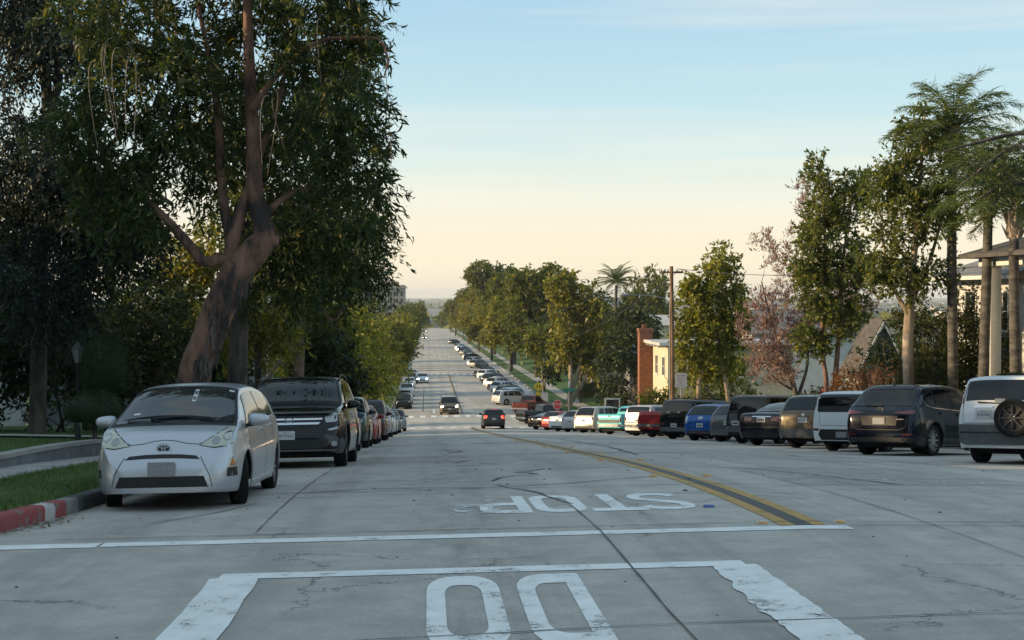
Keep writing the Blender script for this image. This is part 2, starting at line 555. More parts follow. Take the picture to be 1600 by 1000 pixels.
BX = [-8.4, -6, -3.8, -2, 0, 1.6, 2.6, 3.6, 4.6, 6, 8, 10, 12, 14, 15.6]
def sheet(name, polys, mat, parent=None, lift=0.005, zf=road_z, label=None):
    """flat paint on the road: polygons in plan, cut on the road's own grid lines"""
    bm = bmesh.new()
    y0 = min(p[1] for q in polys for p in q); y1 = max(p[1] for q in polys for p in q)
    x0 = min(p[0] for q in polys for p in q); x1 = max(p[0] for q in polys for p in q)
    for q in polys:
        try: bm.faces.new([bm.verts.new((p[0], p[1], 0)) for p in q])
        except ValueError: pass
    for yy in YL:
        if y0 < yy < y1:
            bmesh.ops.bisect_plane(bm, geom=bm.verts[:] + bm.edges[:] + bm.faces[:], plane_co=(0, yy, 0), plane_no=(0, 1, 0), dist=1e-5)
    for xx in BX:
        if x0 < xx < x1:
            bmesh.ops.bisect_plane(bm, geom=bm.verts[:] + bm.edges[:] + bm.faces[:], plane_co=(xx, 0, 0), plane_no=(1, 0, 0), dist=1e-5)
    for v in bm.verts:
        v.co.z = zf(v.co.x, v.co.y) + lift
    for f in bm.faces:
        if f.normal.z < 0: f.normal_flip()
    bmesh.ops.recalc_face_normals(bm, faces=bm.faces[:])
    bm.normal_update()
    if sum(f.normal.z for f in bm.faces) < 0:
        bmesh.ops.reverse_faces(bm, faces=bm.faces[:])
    o = bm_obj(name, bm, mat, parent)
    if label: o["label"] = label
    return o

def rect(x0, x1, y0, y1): return [(x0, y0), (x1, y0), (x1, y1), (x0, y1)]

def ragged(x0, x1, y0, y1, rng, n=14, amp=0.03, sides='LR'):
    """a paint bar with a hand-laid, uneven edge"""
    ys = np.linspace(y0, y1, n)
    l = [(x0 + (rng.uniform(-amp, amp) if 'L' in sides else 0), y) for y in ys]
    r = [(x1 + (rng.uniform(-amp, amp) if 'R' in sides else 0), y) for y in ys]
    return [[l[i], r[i], r[i + 1], l[i + 1]] for i in range(n - 1)]

rng = random.Random(5)
# stop line, box lines
sheet("stop_line", [rect(-6.6, -3.0, 12.70, 12.99), rect(-2.97, 3.98, 12.72, 12.98)], M_white, ROAD)
sheet("box_line", [rect(-1.62, 2.52, 10.80, 11.05)], M_white, ROAD)
sheet("box_bar", ragged(-1.68, -1.30, 6.0, 10.83, rng, 12, 0.012), M_white, ROAD, lift=0.008)
_e = 0.0; _yy = np.linspace(6.0, 10.83, 60); _lx = []
for _q in _yy:
    _e = _e * 0.88 + rng.gauss(0, 0.009); _lx.append(2.22 + _e + rng.uniform(-.008, .008))
_rx = [2.60 + rng.uniform(-.012, .012) for _ in _yy]
sheet("box_bar", [[(_lx[i], _yy[i]), (_rx[i], _yy[i]), (_rx[i + 1], _yy[i + 1]), (_lx[i + 1], _yy[i + 1])] for i in range(59)], M_white, ROAD, lift=0.008)

# lettering, laid for drivers coming up the street (turned half round from here)
def lmap(x0, y0, w, h, pts):       # (u, v) in 0..1 -> road; u runs to -X, v runs to -Y
    return [(x0 - u * w, y0 - v * h) for u, v in pts]
def round_loop(a, b, c, d, rx_, ry_, n=5, corners=(1, 1, 1, 1)):
    pts = []
    for k, (cx, cy, a0) in enumerate(((c - rx_, d - ry_, 0), (a + rx_, d - ry_, 90), (a + rx_, b + ry_, 180), (c - rx_, b + ry_, 270))):
        for i in range(n + 1):
            t = R(a0 + 90 * i / n)
            if corners[k]: pts.append((cx + rx_ * math.cos(t), cy + ry_ * math.sin(t)))
            else: pts.append(((c, d), (a, d), (a, b), (c, b))[k])
    return pts
def ring(outer, inner):
    n = len(outer)
    return [[outer[i], outer[(i + 1) % n], inner[(i + 1) % n], inner[i]] for i in range(n)]
def stroke(pts, tx, ty):
    """polyline band: horizontal runs get thickness ty, upright runs tx"""
    P = np.array(pts); T = np.gradient(P, axis=0); T /= np.linalg.norm(T, axis=1)[:, None]
    N = np.stack([-T[:, 1] * tx, T[:, 0] * ty], -1) / 2
    a, b_ = P + N, P - N
    return [[tuple(a[i]), tuple(a[i + 1]), tuple(b_[i + 1]), tuple(b_[i])] for i in range(len(P) - 1)]
def letter(ch, x0, y0, w, h, mat, lift=0.005):
    sx, sy = 0.25, 0.155
    if ch == 'O':
        qs = ring(round_loop(0, 0, 1, 1, 0.40, 0.22), round_loop(sx, sy, 1 - sx, 1 - sy, 0.18, 0.12))
    elif ch == 'D':
        qs = ring(round_loop(0, 0, 1, 1, 0.45, 0.22, corners=(1, 0, 0, 1)), round_loop(sx, sy, 1 - sx, 1 - sy, 0.22, 0.13, corners=(1, 0, 0, 1)))
    elif ch == 'P':
        qs = ring(round_loop(0, 0.42, 1, 1, 0.42, 0.20, corners=(1, 0, 0, 1)), round_loop(sx, 0.42 + sy, 1 - sx, 1 - sy, 0.2, 0.10, corners=(1, 0, 0, 1)))
        qs.append([(0, 0), (sx, 0), (sx, 0.42), (0, 0.42)])
    elif ch == 'T':
        qs = [[(0, 1 - sy), (1, 1 - sy), (1, 1), (0, 1)], [(0.37, 0), (0.63, 0), (0.63, 1 - sy), (0.37, 1 - sy)]]
    elif ch == 'S':
        t = np.linspace(0, 1, 25)
        u = 0.5 + 0.36 * np.cos(np.interp(t, [0, 0.5, 1], [0.25, 3.3, 6.0]) * 1.0) * np.where(t < 0.5, 1, -1)
        pts = [(0.88, 0.78), (0.82, 0.86), (0.66, 0.92), (0.5, 0.925), (0.32, 0.92), (0.17, 0.85), (0.13, 0.76), (0.16, 0.66), (0.3, 0.58), (0.5, 0.51), (0.7, 0.44), (0.84, 0.35), (0.87, 0.25), (0.82, 0.14), (0.67, 0.08), (0.5, 0.075), (0.33, 0.08), (0.18, 0.14), (0.12, 0.22)]
        qs = stroke(pts, 0.26, 0.16)
    return sheet("road_letter", [lmap(x0, y0, w, h, q) for q in qs], mat, ROAD, lift)

# DO: first word of the box text; letters are about half a metre wide and two and a half long
letter('D', 1.15, 10.66, 0.50, 2.5, M_white)
letter('O', 0.52, 10.66, 0.53, 2.5, M_white)
# STOP
letter('S', 2.93, 16.55, 0.62, 1.95, M_white)
letter('T', 2.37, 16.55, 0.60, 1.95, M_white)
letter('O', 1.73, 16.55, 0.56, 1.95, M_white)
letter('P', 1.12, 16.55, 0.55, 1.95, M_white)
letter('P', 0.78, 16.35, 0.5, 1.7, M_whitefade, 0.0075)

# yellow centre lines with the blacked-out gap between them
def long_rect(x0, x1, y0, y1): return [rect(x0, x1, y0, y1)]
sheet("yellow_line", long_rect(3.36, 3.50, 13.02, 112.5), M_yellow, ROAD)
sheet("yellow_line", long_rect(3.67, 3.81, 13.02, 112.5), M_yellow, ROAD)
sheet("black_gap_line", long_rect(3.502, 3.668, 13.02, 112.5), M_tar, ROAD)
sheet("yellow_line", long_rect(3.35, 3.48, 141, 232), M_yellow, ROAD)
sheet("black_gap_line", long_rect(3.5, 3.66, 141, 232), M_tar, ROAD)
sheet("lane_seam", long_rect(-0.55, -0.45, 146, 195), M_tar, ROAD)

# crosswalk bars at both sides of the lower crossing and further down
for yc, ln, x0, x1 in ((113.6, 2.6, -2.6, 13.5), (137.5, 3.0, -3.0, 12.5), (236, 3.4, -3, 12), (330, 4.0, -3, 12)):
    x = x0
    while x < x1:
        sheet("crosswalk_bar", [rect(x, x + 0.52, yc - ln / 2, yc + ln / 2)], M_white, ROAD)
        x += 1.12
for yc in (143.5,):
    sheet("stop_line", [rect(-3.0, -0.2, yc, yc + 0.5)], M_whitefade, ROAD)
    sheet("lane_mark", [rect(0.55, 0.75, yc - 1, yc + 6)], M_white, ROAD)
sheet("lane_mark", [rect(-0.6, -0.35, 215, 226)], M_white, ROAD)
sheet("lane_mark", [rect(8.0, 8.25, 215, 290)], M_whitefade, ROAD)
for y in np.arange(19.5, 40, 5.2):
    sheet("stall_mark", [rect(-1.35, -1.25, y, y + 0.45)], M_whitefade, ROAD)

# faded bicycle mark beyond the centre line
def ellipse_ring(cx, cy, rx_, ry_, t, n=22):
    o = [(cx + rx_ * math.cos(2 * math.pi * i / n), cy + ry_ * math.sin(2 * math.pi * i / n)) for i in range(n)]
    q = [(cx + (rx_ - t) * math.cos(2 * math.pi * i / n), cy + (ry_ - t * 1.6) * math.sin(2 * math.pi * i / n)) for i in range(n)]
    return ring(o, q)
bike = ellipse_ring(6.25, 18.9, 0.36, 0.42, 0.06) + ellipse_ring(7.25, 18.6, 0.36, 0.42, 0.06)
bike += stroke([(6.25, 18.9), (6.6, 19.3), (7.05, 19.15), (7.25, 18.6)], 0.07, 0.10) + stroke([(6.6, 19.3), (6.75, 18.75), (6.25, 18.9)], 0.07, 0.10)
bike += stroke([(5.55, 20.3), (6.4, 20.0), (7.3, 19.75), (7.7, 19.7)], 0.09, 0.13)
sheet("bicycle_symbol", bike, M_whitefade, ROAD)

# cracks and tarred joints
def crack(pts, w, mat=M_tar, jit=0.03, name="crack_seal", seed=1, lift=0.010):
    r = random.Random(seed)
    P = [pts[0]]
    for a, b_ in zip(pts, pts[1:]):
        d = math.dist(a, b_); n = max(1, int(d / 0.35))
        for i in range(1, n + 1):
            t = i / n
            P.append((a[0] + (b_[0] - a[0]) * t + r.uniform(-jit, jit), a[1] + (b_[1] - a[1]) * t + r.uniform(-jit, jit)))
    P = np.array(P); T = np.gradient(P, axis=0); T /= np.linalg.norm(T, axis=1)[:, None] + 1e-9
    ww = np.array([w * r.uniform(0.55, 1.35) for _ in P]); ww[0] *= 0.4; ww[-1] *= 0.4
    N = np.stack([-T[:, 1], T[:, 0]], -1) * ww[:, None] / 2
    a, b_ = P + N, P - N
    sheet(name, [[tuple(b_[i]), tuple(b_[i + 1]), tuple(a[i + 1]), tuple(a[i])] for i in range(len(P) - 1)], mat, ROAD, lift)
crack([(1.66, 5.5), (1.60, 9.0), (1.62, 13.0), (1.58, 15.4)], 0.015, seed=2, jit=0.003)
crack([(-2.4, 8.35), (-0.5, 8.5), (1.6, 8.72), (4.2, 8.75), (7.5, 8.6)], 0.016, seed=3, jit=0.012)
crack([(1.62, 15.4), (1.3, 17.2), (0.9, 18.6)], 0.035, seed=4)
crack([(3.2, 19.6), (2.6, 19.2), (1.9, 18.5), (0.6, 18.1), (-0.4, 18.4), (-1.9, 17.9)], 0.05, seed=5, jit=0.05)
crack([(1.9, 22.6), (1.45, 21.6), (1.7, 20.9), (1.0, 20.2), (0.95, 19.4)], 0.06, seed=6, jit=0.09)
crack([(-3.3, 19.0), (-1.2, 19.9), (1.0, 20.1)], 0.035, seed=7)
crack([(0.9, 27.5), (0.6, 26.2), (1.3, 25.0), (0.2, 24.3)], 0.06, seed=8, jit=0.12)
crack([(-3.0, 30.6), (0.8, 31.2), (3.4, 31.6), (6.2, 32.0)], 0.10, seed=9)
crack([(2.0, 32.2), (3.4, 32.3), (6.6, 33.2)], 0.16, seed=10, jit=0.05)
crack([(-3.2, 26.0), (-0.9, 26.6), (0.4, 27.0)], 0.05, seed=11)
crack([(0.4, 38.0), (0.9, 35.5), (0.55, 34.0)], 0.09, seed=12, jit=0.12)
crack([(5.0, 22.6), (5.7, 20.4), (6.2, 17.8)], 0.045, seed=13, jit=0.03)
crack([(4.6, 30), (5.2, 40), (5.3, 56)], 0.07, seed=14, jit=0.06)
crack([(7.4, 26.6), (8.6, 25.4), (9.6, 24.6), (10.4, 23.9), (12.5, 23.2)], 0.06, seed=15, jit=0.10)
crack([(8.9, 28.2), (8.3, 29.6), (8.0, 31.0)], 0.09, seed=16, jit=0.10)
crack([(4.0, 13.0), (5.0, 13.02), (6.3, 13.0)], 0.02, seed=17, jit=0.01)
crack([(4.4, 19.0), (6.0, 19.3), (7.6, 19.0)], 0.02, seed=18, jit=0.03)
crack([(-2.9, 14.3), (-2.3, 15.4), (-2.0, 16.4)], 0.03, seed=19, jit=0.02)
crack([(-2.9, 16.8), (-0.5, 17.3), (0.5, 17.2)], 0.02, seed=20, jit=0.03)
for k, y in enumerate((13.25, 17.8, 22.4, 27.0, 36.2, 40.8)):
    crack([(-3.6, y), (1.6, y + .05), (8.5, y)], 0.014 + .0006 * y, seed=50 + k, jit=0.01)
crack([(-1.65, 13.4), (-1.66, 20), (-1.65, 40)], 0.012, seed=61, jit=.006)
crack([(4.86, 6), (4.85, 20), (4.85, 45)], 0.012, seed=63, jit=.006)
crack([(8.1, 6), (8.1, 20), (8.1, 45)], 0.014, seed=62, jit=.006)
for k, y in enumerate((46.0, 61.0, 76.0, 92.0, 178.0, 262.0, 272.0)):
    crack([(-3.3, y), (3.0, y + 0.2), (9.6, y + 0.3)], 0.06 + 0.004 * y, seed=30 + k, jit=0.03)
sheet("tar_patch", [rect(-3.4, 11.5, 250, 252.2)], M_tar, ROAD, 0.006)

# small dark droppings and grit lying on the near concrete
bm = bmesh.new(); r_ = random.Random(8)
for _ in range(110):
    y = r_.uniform(8.2, 30); x = r_.uniform(-3.6, 9.5); s = r_.uniform(0.006, 0.022) * (1 if r_.random() < 0.9 else 1.7)
    z = road_z(x, y)
    c = bm.verts.new((x, y, z + s * 0.7))
    rr = [bm.verts.new((x + s * r_.uniform(0.7, 1.5) * math.cos(a), y + s * r_.uniform(0.7, 1.5) * math.sin(a), z + 0.001)) for a in (0, 1.25, 2.5, 3.75, 5.0)]
    for i in range(5): bm.faces.new((c, rr[i], rr[(i + 1) % 5]))
tag(bm_obj("grit", bm, M_tar), "dark specks of grit scattered on the concrete", "grit", kind='stuff')

# raised reflectors on the centre line, and the blue hydrant marker
M_rpm = mat_plain("amber_marker", (0.52, 0.24, 0.05), 0.35, var=0.25, scale=30)
M_rpmw = mat_plain("marker_ceramic", (0.55, 0.50, 0.42), 0.4, var=0.2, scale=20)
M_rpmb = mat_plain("blue_marker", (0.05, 0.10, 0.28), 0.3, var=0.2, scale=30)
def road_marker(x, y, mbody, mface, label, group):
    t = empty("road_marker", (x, y, road_z(x, y) + 0.004))
    bm = bmesh.new()
    b = [bm.verts.new(p) for p in ((-.06, -.05, 0), (.06, -.05, 0), (.06, .05, 0), (-.06, .05, 0))]
    u = [bm.verts.new(p) for p in ((-.045, -.02, .024), (.045, -.02, .024), (.045, .02, .024), (-.045, .02, .024))]
    bm.faces.new(u)
    for i in range(4): bm.faces.new((b[i], b[(i + 1) % 4], u[(i + 1) % 4], u[i]))
    bm_obj("shell", bm, mbody, t)
    bm = bmesh.new()
    bm.faces.new([bm.verts.new(p) for p in ((-.05, -.0475, .004), (.05, -.0475, .004), (.041, -.0235, .0225), (-.041, -.0235, .0225))])
    bm_obj("lens", bm, mface, t)
    return tag(t, label, "reflector", group)
pairs = [(13.2, "by the stop line"), (19.6, "by the first cracks"), (25.8, "further down"), (32.0, "at the dark joint"), (38.2, "below the dark joint"), (50.6, "halfway to the crossing")]
for y, where in pairs:
    g = "amber reflectors along the yellow lines"
    road_marker(3.22, y, M_rpmw if y < 14 else M_rpm, M_rpm, f"amber reflector on the near-lane side of the yellow lines, {where}", g)
    road_marker(3.98, y, M_rpmw if y < 14 else M_rpm, M_rpm, f"amber reflector on the parking-row side of the yellow lines, {where}", g)
road_marker(3.02, 14.75, M_rpmb, M_rpmb, "small blue reflector on the road beside the word STOP", None)

# ---------------------------------------------------------------- left block
KXL = pchip([8.5, 9.2, 10.2, 12, 13.9, 16.6, 20, 117], [-14, -9.2, -7.0, -5.2, -4.28, -3.90, -3.85, -3.85])
def kl(y): return float(KXL(y))
def klz(y): return road_z(kl(y), y)
LH = pchip([8, 20, 27, 35, 60, 117], [0.30, 0.36, 0.50, 0.55, 0.6, 0.6])
YA = np.concatenate([np.arange(8.5, 16, 0.25), np.arange(16, 117.1, 1.0)])
def kerb_piece(name, y0, y1, kx, kz, mat, parent, side, h=0.17, w=0.16, gap=0.006):
    ys = np.linspace(y0 + gap, y1 - gap, max(2, int((y1 - y0) / 0.4) + 1))
    bm = bmesh.new(); rings = []
    for y in ys:
        x, z = kx(y), kz(y)
        s = side
        pr = [(x, z - 0.05), (x - s * 0.004, z + h * 0.75), (x + s * 0.012, z + h * 0.95), (x + s * 0.03, z + h), (x + s * w, z + h + 0.004), (x + s * w, z - 0.05)]
        rings.append([bm.verts.new((p[0], y, p[1])) for p in pr])
    for a, b_ in zip(rings, rings[1:]):
        for i in range(5): bm.faces.new((a[i], a[i + 1], b_[i + 1], b_[i]))
    bm.faces.new(rings[0]); bm.faces.new(rings[-1])
    bmesh.ops.recalc_face_normals(bm, faces=bm.faces[:])
    return bm_obj(name, bm, mat, parent, 40)
kerb_l = tag(empty("kerb"), "concrete kerb along the lawn side, red-painted at the corner", kind='structure')
kerb_piece("kerb_stone", 8.6, 11.2, kl, klz, M_kerbred, kerb_l, -1)
kerb_piece("kerb_stone", 11.2, 12.8, kl, klz, M_kerbred, kerb_l, -1)
kerb_piece("kerb_stone", 12.8, 14.05, kl, klz, M_kerbred, kerb_l, -1)
kerb_piece("kerb_stone", 14.05, 15.0, kl, klz, M_kerbred, kerb_l, -1, gap=0.004)
kerb_piece("kerb_stone", 15.0, 15.25, kl, klz, M_kerbwhite, kerb_l, -1, gap=0.0)
kerb_piece("kerb_stone", 15.25, 15.55, kl, klz, M_kerbred, kerb_l, -1, gap=0.0)
kerb_piece("kerb_stone", 15.55, 15.9, kl, klz, M_kerb, kerb_l, -1, gap=0.0)
kerb_piece("kerb_stone", 15.9, 17.4, kl, klz, M_kerbdark, kerb_l, -1)
y = 17.4
while y < 46: kerb_piece("kerb_stone", y, y + 3.0, kl, klz, M_kerb, kerb_l, -1); y += 3.0
kerb_piece("kerb_run", y, 117, kl, klz, M_kerb, kerb_l, -1)

strip("verge", YA, [lambda y: (kl(y) - 1.75, klz(y) + 0.205), lambda y: (kl(y) - 0.9, klz(y) + 0.215), lambda y: (kl(y) - 0.15, klz(y) + 0.165)], M_lawn)
tag(bpy.data.objects["verge"], "grass strip between kerb and sidewalk")
# sidewalk slabs
side_l = tag(empty("sidewalk"), "narrow concrete sidewalk below the lawn wall", kind='structure')
def slab(parent, y0, y1, xa, xb, zf, mat, name="paving_slab"):
    bm = bmesh.new(); g = 0.008
    ys = np.linspace(y0 + g, y1 - g, 3)
    t = [[bm.verts.new((x, y, zf(x, y))) for x in (xa(y), xb(y))] for y in ys]
    d = [[bm.verts.new((x, y, zf(x, y) - 0.09)) for x in (xa(y), xb(y))] for y in ys]
    for i in range(2):
        bm.faces.new((t[i][0], t[i][1], t[i + 1][1], t[i + 1][0]))
        bm.faces.new((t[i][1], d[i][1], d[i + 1][1], t[i + 1][1]))
        bm.faces.new((t[i][0], t[i + 1][0], d[i + 1][0], d[i][0]))
    bm.faces.new((t[0][0], d[0][0], d[0][1], t[0][1])); bm.faces.new((t[2][0], t[2][1], d[2][1], d[2][0]))
    return bm_obj(name, bm, mat, parent)
wl_x = lambda y: kl(max(y, 15.8)) - 2.75
y = 9.0
while y < 44:
    slab(side_l, y, y + 1.5, lambda q: wl_x(q) if q > 15 else kl(q) - 2.75, lambda q: kl(q) - 1.75, lambda x, q: klz(q) + 0.21, M_walk); y += 1.5
strip("walk_run", [q for q in YA if q >= y], [lambda q: (wl_x(q), klz(q) + 0.21), lambda q: (kl(q) - 1.75, klz(q) + 0.21)], M_walk, side_l)
strip("walk_bed", YA, [lambda q: (kl(q) - 2.8, klz(q) + 0.14), lambda q: (kl(q) - 1.7, klz(q) + 0.14)], M_dirt, side_l)
# low retaining wall
wall = tag(empty("retaining_wall"), "low grey concrete retaining wall holding up the front lawn", "wall")
M_wall = mat_plain("wall_concrete", (0.17, 0.17, 0.18), 0.9, var=0.35, scale=1.6, bmp=0.4)
def wall_piece(y0, y1, top, name, mat, x0, x1, lo):
    bm = bmesh.new(); ys = np.linspace(y0, y1, max(2, int(y1 - y0) + 1)); rg = []
    for q in ys:
        rg.append([bm.verts.new((kl(max(q, 15.8)) + a, q, klz(q) + b_)) for a, b_ in ((x1, lo(q)), (x1, top(q)), (x0, top(q)), (x0, lo(q)))])
    for a, b_ in zip(rg, rg[1:]):
        for i in range(4): bm.faces.new((a[i], a[(i + 1) % 4], b_[(i + 1) % 4], b_[i]))
    bm.faces.new(rg[0]); bm.faces.new(rg[-1][::-1])
    bmesh.ops.recalc_face_normals(bm, faces=bm.faces[:])
    return bm_obj(name, bm, mat, wall)
for a in np.arange(9, 112, 6.0):
    wall_piece(a + 0.006, a + 5.994, lambda q: float(LH(q)) - 0.06, "wall_panel", M_wall, -2.95, -2.76, lambda q: -0.05)
    wall_piece(a + 0.004, a + 5.996, lambda q: float(LH(q)) + 0.012, "coping", M_walk, -2.99, -2.735, lambda q: float(LH(q)) - 0.058)
def lawn_z(x, y):
    b_ = klz(y) + float(LH(y)); d = max(0.0, kl(max(y, 15.8)) - 2.95 - x)
    return b_ - 0.03 + 0.02 * min(d, 8) + 0.03 * math.sin(x * 0.9) * math.sin(y * 0.5) * min(1, d)
strip("lawn", YA, [(lambda k: (lambda q: (kl(max(q, 15.8)) - 2.9 - k, lawn_z(kl(max(q, 15.8)) - 2.9 - k, q))))(k) for k in (60, 30, 16, 10, 7, 5, 3.5, 2.2, 1.2, 0.5, 0)], M_lawn)
tag(bpy.data.objects["lawn"], "shaded front lawn behind the low wall")
# garden path over the lawn
grid_sheet("path", np.linspace(-24, -6.8, 24), np.array([31.2, 31.8, 32.4]), lambda x, y: lawn_z(x, y + 0.05 * (x + 6)) + 0.035, M_walk)
tag(bpy.data.objects["path"], "pale concrete path crossing the front lawn")

# ---------------------------------------------------------------- right block
KR = 15.6
def kr(y): return float(np.interp(y, [14, 16, 18, 21, 112, 114.5, 116.5, 117.2], [32, 21, 17, KR, KR, KR + 0.6, KR + 2.2, KR + 5]))
def krz(y): return road_z(KR, y)
YB = np.concatenate([np.arange(14, 22, 0.5), np.arange(22, 117.1, 1.0)])
kerb_r = tag(empty("kerb"), "concrete kerb in front of the diagonal parking row", kind='structure')
y = 14.0
while y < 116.5: kerb_piece("kerb_stone", y, min(y + 4, 117), kr, krz, M_kerb, kerb_r, 1); y += 4
strip("verge", YB, [lambda y: (kr(y) + 0.15, krz(y) + 0.165), lambda y: (kr(y) + 1.5, krz(y) + 0.2)], M_lawn)
side_r = tag(empty("sidewalk"), "concrete sidewalk behind the diagonally parked cars", kind='structure')
strip("walk_run", YB, [lambda y: (kr(y) + 1.5, krz(y) + 0.205), lambda y: (kr(y) + 2.9, krz(y) + 0.23)], M_walk, side_r)
def yard_z(x, y):
    d = x - (KR + 2.9)
    return krz(y) + 0.22 + 0.10 * min(max(d, 0), 8)
strip("lawn", YB, [(lambda k: (lambda q: (kr(q) + 2.9 + k, yard_z(kr(q) + 2.9 + k, q))))(k) for k in (0, 1, 2.5, 5, 8, 16, 40)], M_lawn)
for o in bpy.data.objects:
    if o.name in ("verge.001",): o["label"] = "grass strip under the street trees by the diagonal parking"
    if o.name in ("lawn.001",): o["label"] = "front yards rising behind the diagonal parking"

# ---------------------------------------------------------------- blocks beyond the crossing
KF = 14.0
def far_block(side, k, labels):
    ys = np.concatenate([np.arange(135.5, 300, 2.0), np.arange(300, 900, 10.0)])
    def kx(y): return k
    def kz(y): return road_z(k, y)
    kb = tag(empty("kerb"), labels[0], kind='structure')
    kerb_piece("kerb_run", 135.5, 600, kx, kz, M_kerb, kb, side)
    f = (lambda a, z: (lambda y: (k + side * a, kz(y) + z)))
    def st(n, cs, m):
        cs = cs if side > 0 else cs[::-1]
        return strip(n, ys, cs, m)
    bm = bmesh.new()
    xs_ = [0.02, 2.2, 3.7, 9, 20, 70]; zs_ = [0.165, 0.22, 0.25, 0.6, 0.8, 0.8]
    hi_ = [bm.verts.new((k + side * a, 135.5, kz(135.5) + z - 0.002)) for a, z in zip(xs_, zs_)]
    lo_ = [bm.verts.new((k + side * a, 135.2, road_z(k + side * a, 135.2) - 0.02)) for a in xs_]
    for i in range(5): bm.faces.new((lo_[i], lo_[i + 1], hi_[i + 1], hi_[i]))
    bm_obj("corner_bank", bm, M_kerb, kb)
    tag(st("verge", [f(0.15, 0.165), f(2.2, 0.22)], M_lawn), labels[1])
    tag(st("sidewalk", [f(2.2, 0.225), f(3.7, 0.25)], M_walk), labels[2])
    tag(st("lawn", [f(3.7, 0.25), f(9, 0.6), f(20, 0.8), f(70, 0.8)], M_lawn), labels[3])
far_block(1, KF, ("kerb of the far block by the yellow sign", "grass strip of the far block by the yellow sign", "pale sidewalk of the far block by the yellow sign", "lawns of the far block by the yellow sign"))
far_block(-1, -3.8, ("kerb of the far block across from the yellow sign", "grass strip of the far block across from the yellow sign", "sidewalk of the far block across from the yellow sign", "lawns of the far block across from the yellow sign"))

# ---------------------------------------------------------------- grass blades where the lawn is near
def grass_blades(name, n, sampler, hmin, hmax, seed, label):
    g = np.random.default_rng(seed)
    pts = sampler(g, n)
    h = g.uniform(hmin, hmax, n); a = g.uniform(0, 2 * np.pi, n); w = 0.0035 + 0.003 * g.random(n)
    lean = g.normal(0, 0.45, (n, 2)) * h[:, None]
    dx = np.stack([np.cos(a) * w, np.sin(a) * w, np.zeros(n)], -1)
    tip = pts + np.stack([lean[:, 0], lean[:, 1], h], -1)
    V = np.stack([pts - dx, pts + dx, tip], 1).reshape(-1, 3)
    F = np.arange(n * 3).reshape(-1, 3)
    m, nt, b = new_mat(name + "_blades")
    gi = nt.nodes.new("ShaderNodeNewGeometry")
    rr = ramp(nt, gi.outputs["Random Per Island"], [(0, (0.0442, 0.0858, 0.0195)), (0.6, (0.0845, 0.1495, 0.0338)), (0.9, (0.1430, 0.1625, 0.0585)), (1, (0.2600, 0.2080, 0.1040))])
    nt.links.new(rr.outputs[0], b.inputs["Base Color"]); b.inputs["Roughness"].default_value = 0.7
    b.inputs["Specular IOR Level"].default_value = 0.2
    o = me_obj(name, mesh_np(name, V, F), m)
    return tag(o, label, "grass", kind='stuff')
def s_verge(g, n):
    y = 13.0 + (30 - 13.0) * g.random(n) ** 1.5; t = g.random(n)
    k = KXL(y); x = k - 0.13 - 1.60 * t
    z = np.array([klz(q) for q in y]) + 0.165 + 0.04 * t
    return np.stack([x, y, z], -1)
grass_blades("grass", 26000, s_verge, 0.03, 0.085, 3, "short grass growing on the strip behind the red kerb")
def s_lawn(g, n):
    y = 17 + 22 * g.random(n); x = -6.7 - 7 * g.random(n) ** 1.4
    z = np.array([lawn_z(a, b_) for a, b_ in zip(x, y)])
    return np.stack([x, y, z - 0.005], -1)
grass_blades("grass", 26000, s_lawn, 0.02, 0.055, 4, "clipped lawn grass above the low retaining wall")
# leaf litter in the gutter
bm = bmesh.new(); r_ = random.Random(3)
for _ in range(150):
    y = r_.gauss(14.5, 0.5) if r_.random() < 0.7 else r_.uniform(12.5, 19); x = kl(y) + 0.05 + abs(r_.gauss(0, 0.13))
    z = road_z(x, y) + 0.012; a = r_.uniform(0, 6.28); l = r_.uniform(0.02, 0.06); w = l * 0.3
    d, e = Vector((math.cos(a), math.sin(a), r_.uniform(-.2, .3))), Vector((-math.sin(a), math.cos(a), 0))
    p = Vector((x, y, z))
    bm.faces.new([bm.verts.new(q) for q in (p - d * l, p + e * w, p + d * l, p - e * w)])
tag(bm_obj("leaf_litter", bm, mat_plain("dry_leaf", (0.10, 0.075, 0.035), 0.8, var=0.5, scale=12)), "dry leaves gathered in the gutter by the red kerb", "leaves", kind='stuff')
# ================================================================ vehicles
M_glass = mat_gloss("car_glass", (0.004, 0.005, 0.006), 0.01, spec=0.5)
M_glassc = mat_gloss("car_glass_clear", (0.018, 0.022, 0.024), 0.01, spec=0.6)
M_trim = mat_plain("black_trim", (0.006, 0.006, 0.0065), 0.55, var=0.3, scale=8, bmp=0.1)
M_greytrim = mat_plain("grey_bumper_plastic", (0.075, 0.078, 0.082), 0.6, var=0.25, scale=6, bmp=0.15)
M_tyre = mat_plain("tyre_rubber", (0.007, 0.007, 0.0075), 0.85, var=0.4, scale=14, bmp=0.3, spec=0.3)
M_rim = mat_gloss("alloy_rim", (0.42, 0.43, 0.45), 0.28, 0.85)
M_rimdark = mat_gloss("steel_rim_black", (0.02, 0.02, 0.022), 0.45, 0.3)
M_under = mat_plain("underbody", (0.003, 0.003, 0.003), 0.9, var=0.3)
M_chrome = mat_gloss("chrome", (0.62, 0.63, 0.65), 0.12, 1.0)
M_lamp = mat_gloss("headlamp_lens", (0.36, 0.38, 0.38), 0.10, 0.25, coat=1.0)
M_lampyel = mat_gloss("clouded_headlamp", (0.42, 0.42, 0.34), 0.22, 0.1, coat=0.8)
M_lampin = mat_gloss("lamp_reflector", (0.30, 0.31, 0.31), 0.15, 0.8)
M_red = mat_gloss("tail_lens_red", (0.09, 0.005, 0.005), 0.15, coat=1.0)
M_amber = mat_gloss("amber_lens", (0.42, 0.15, 0.03), 0.15, coat=1.0)
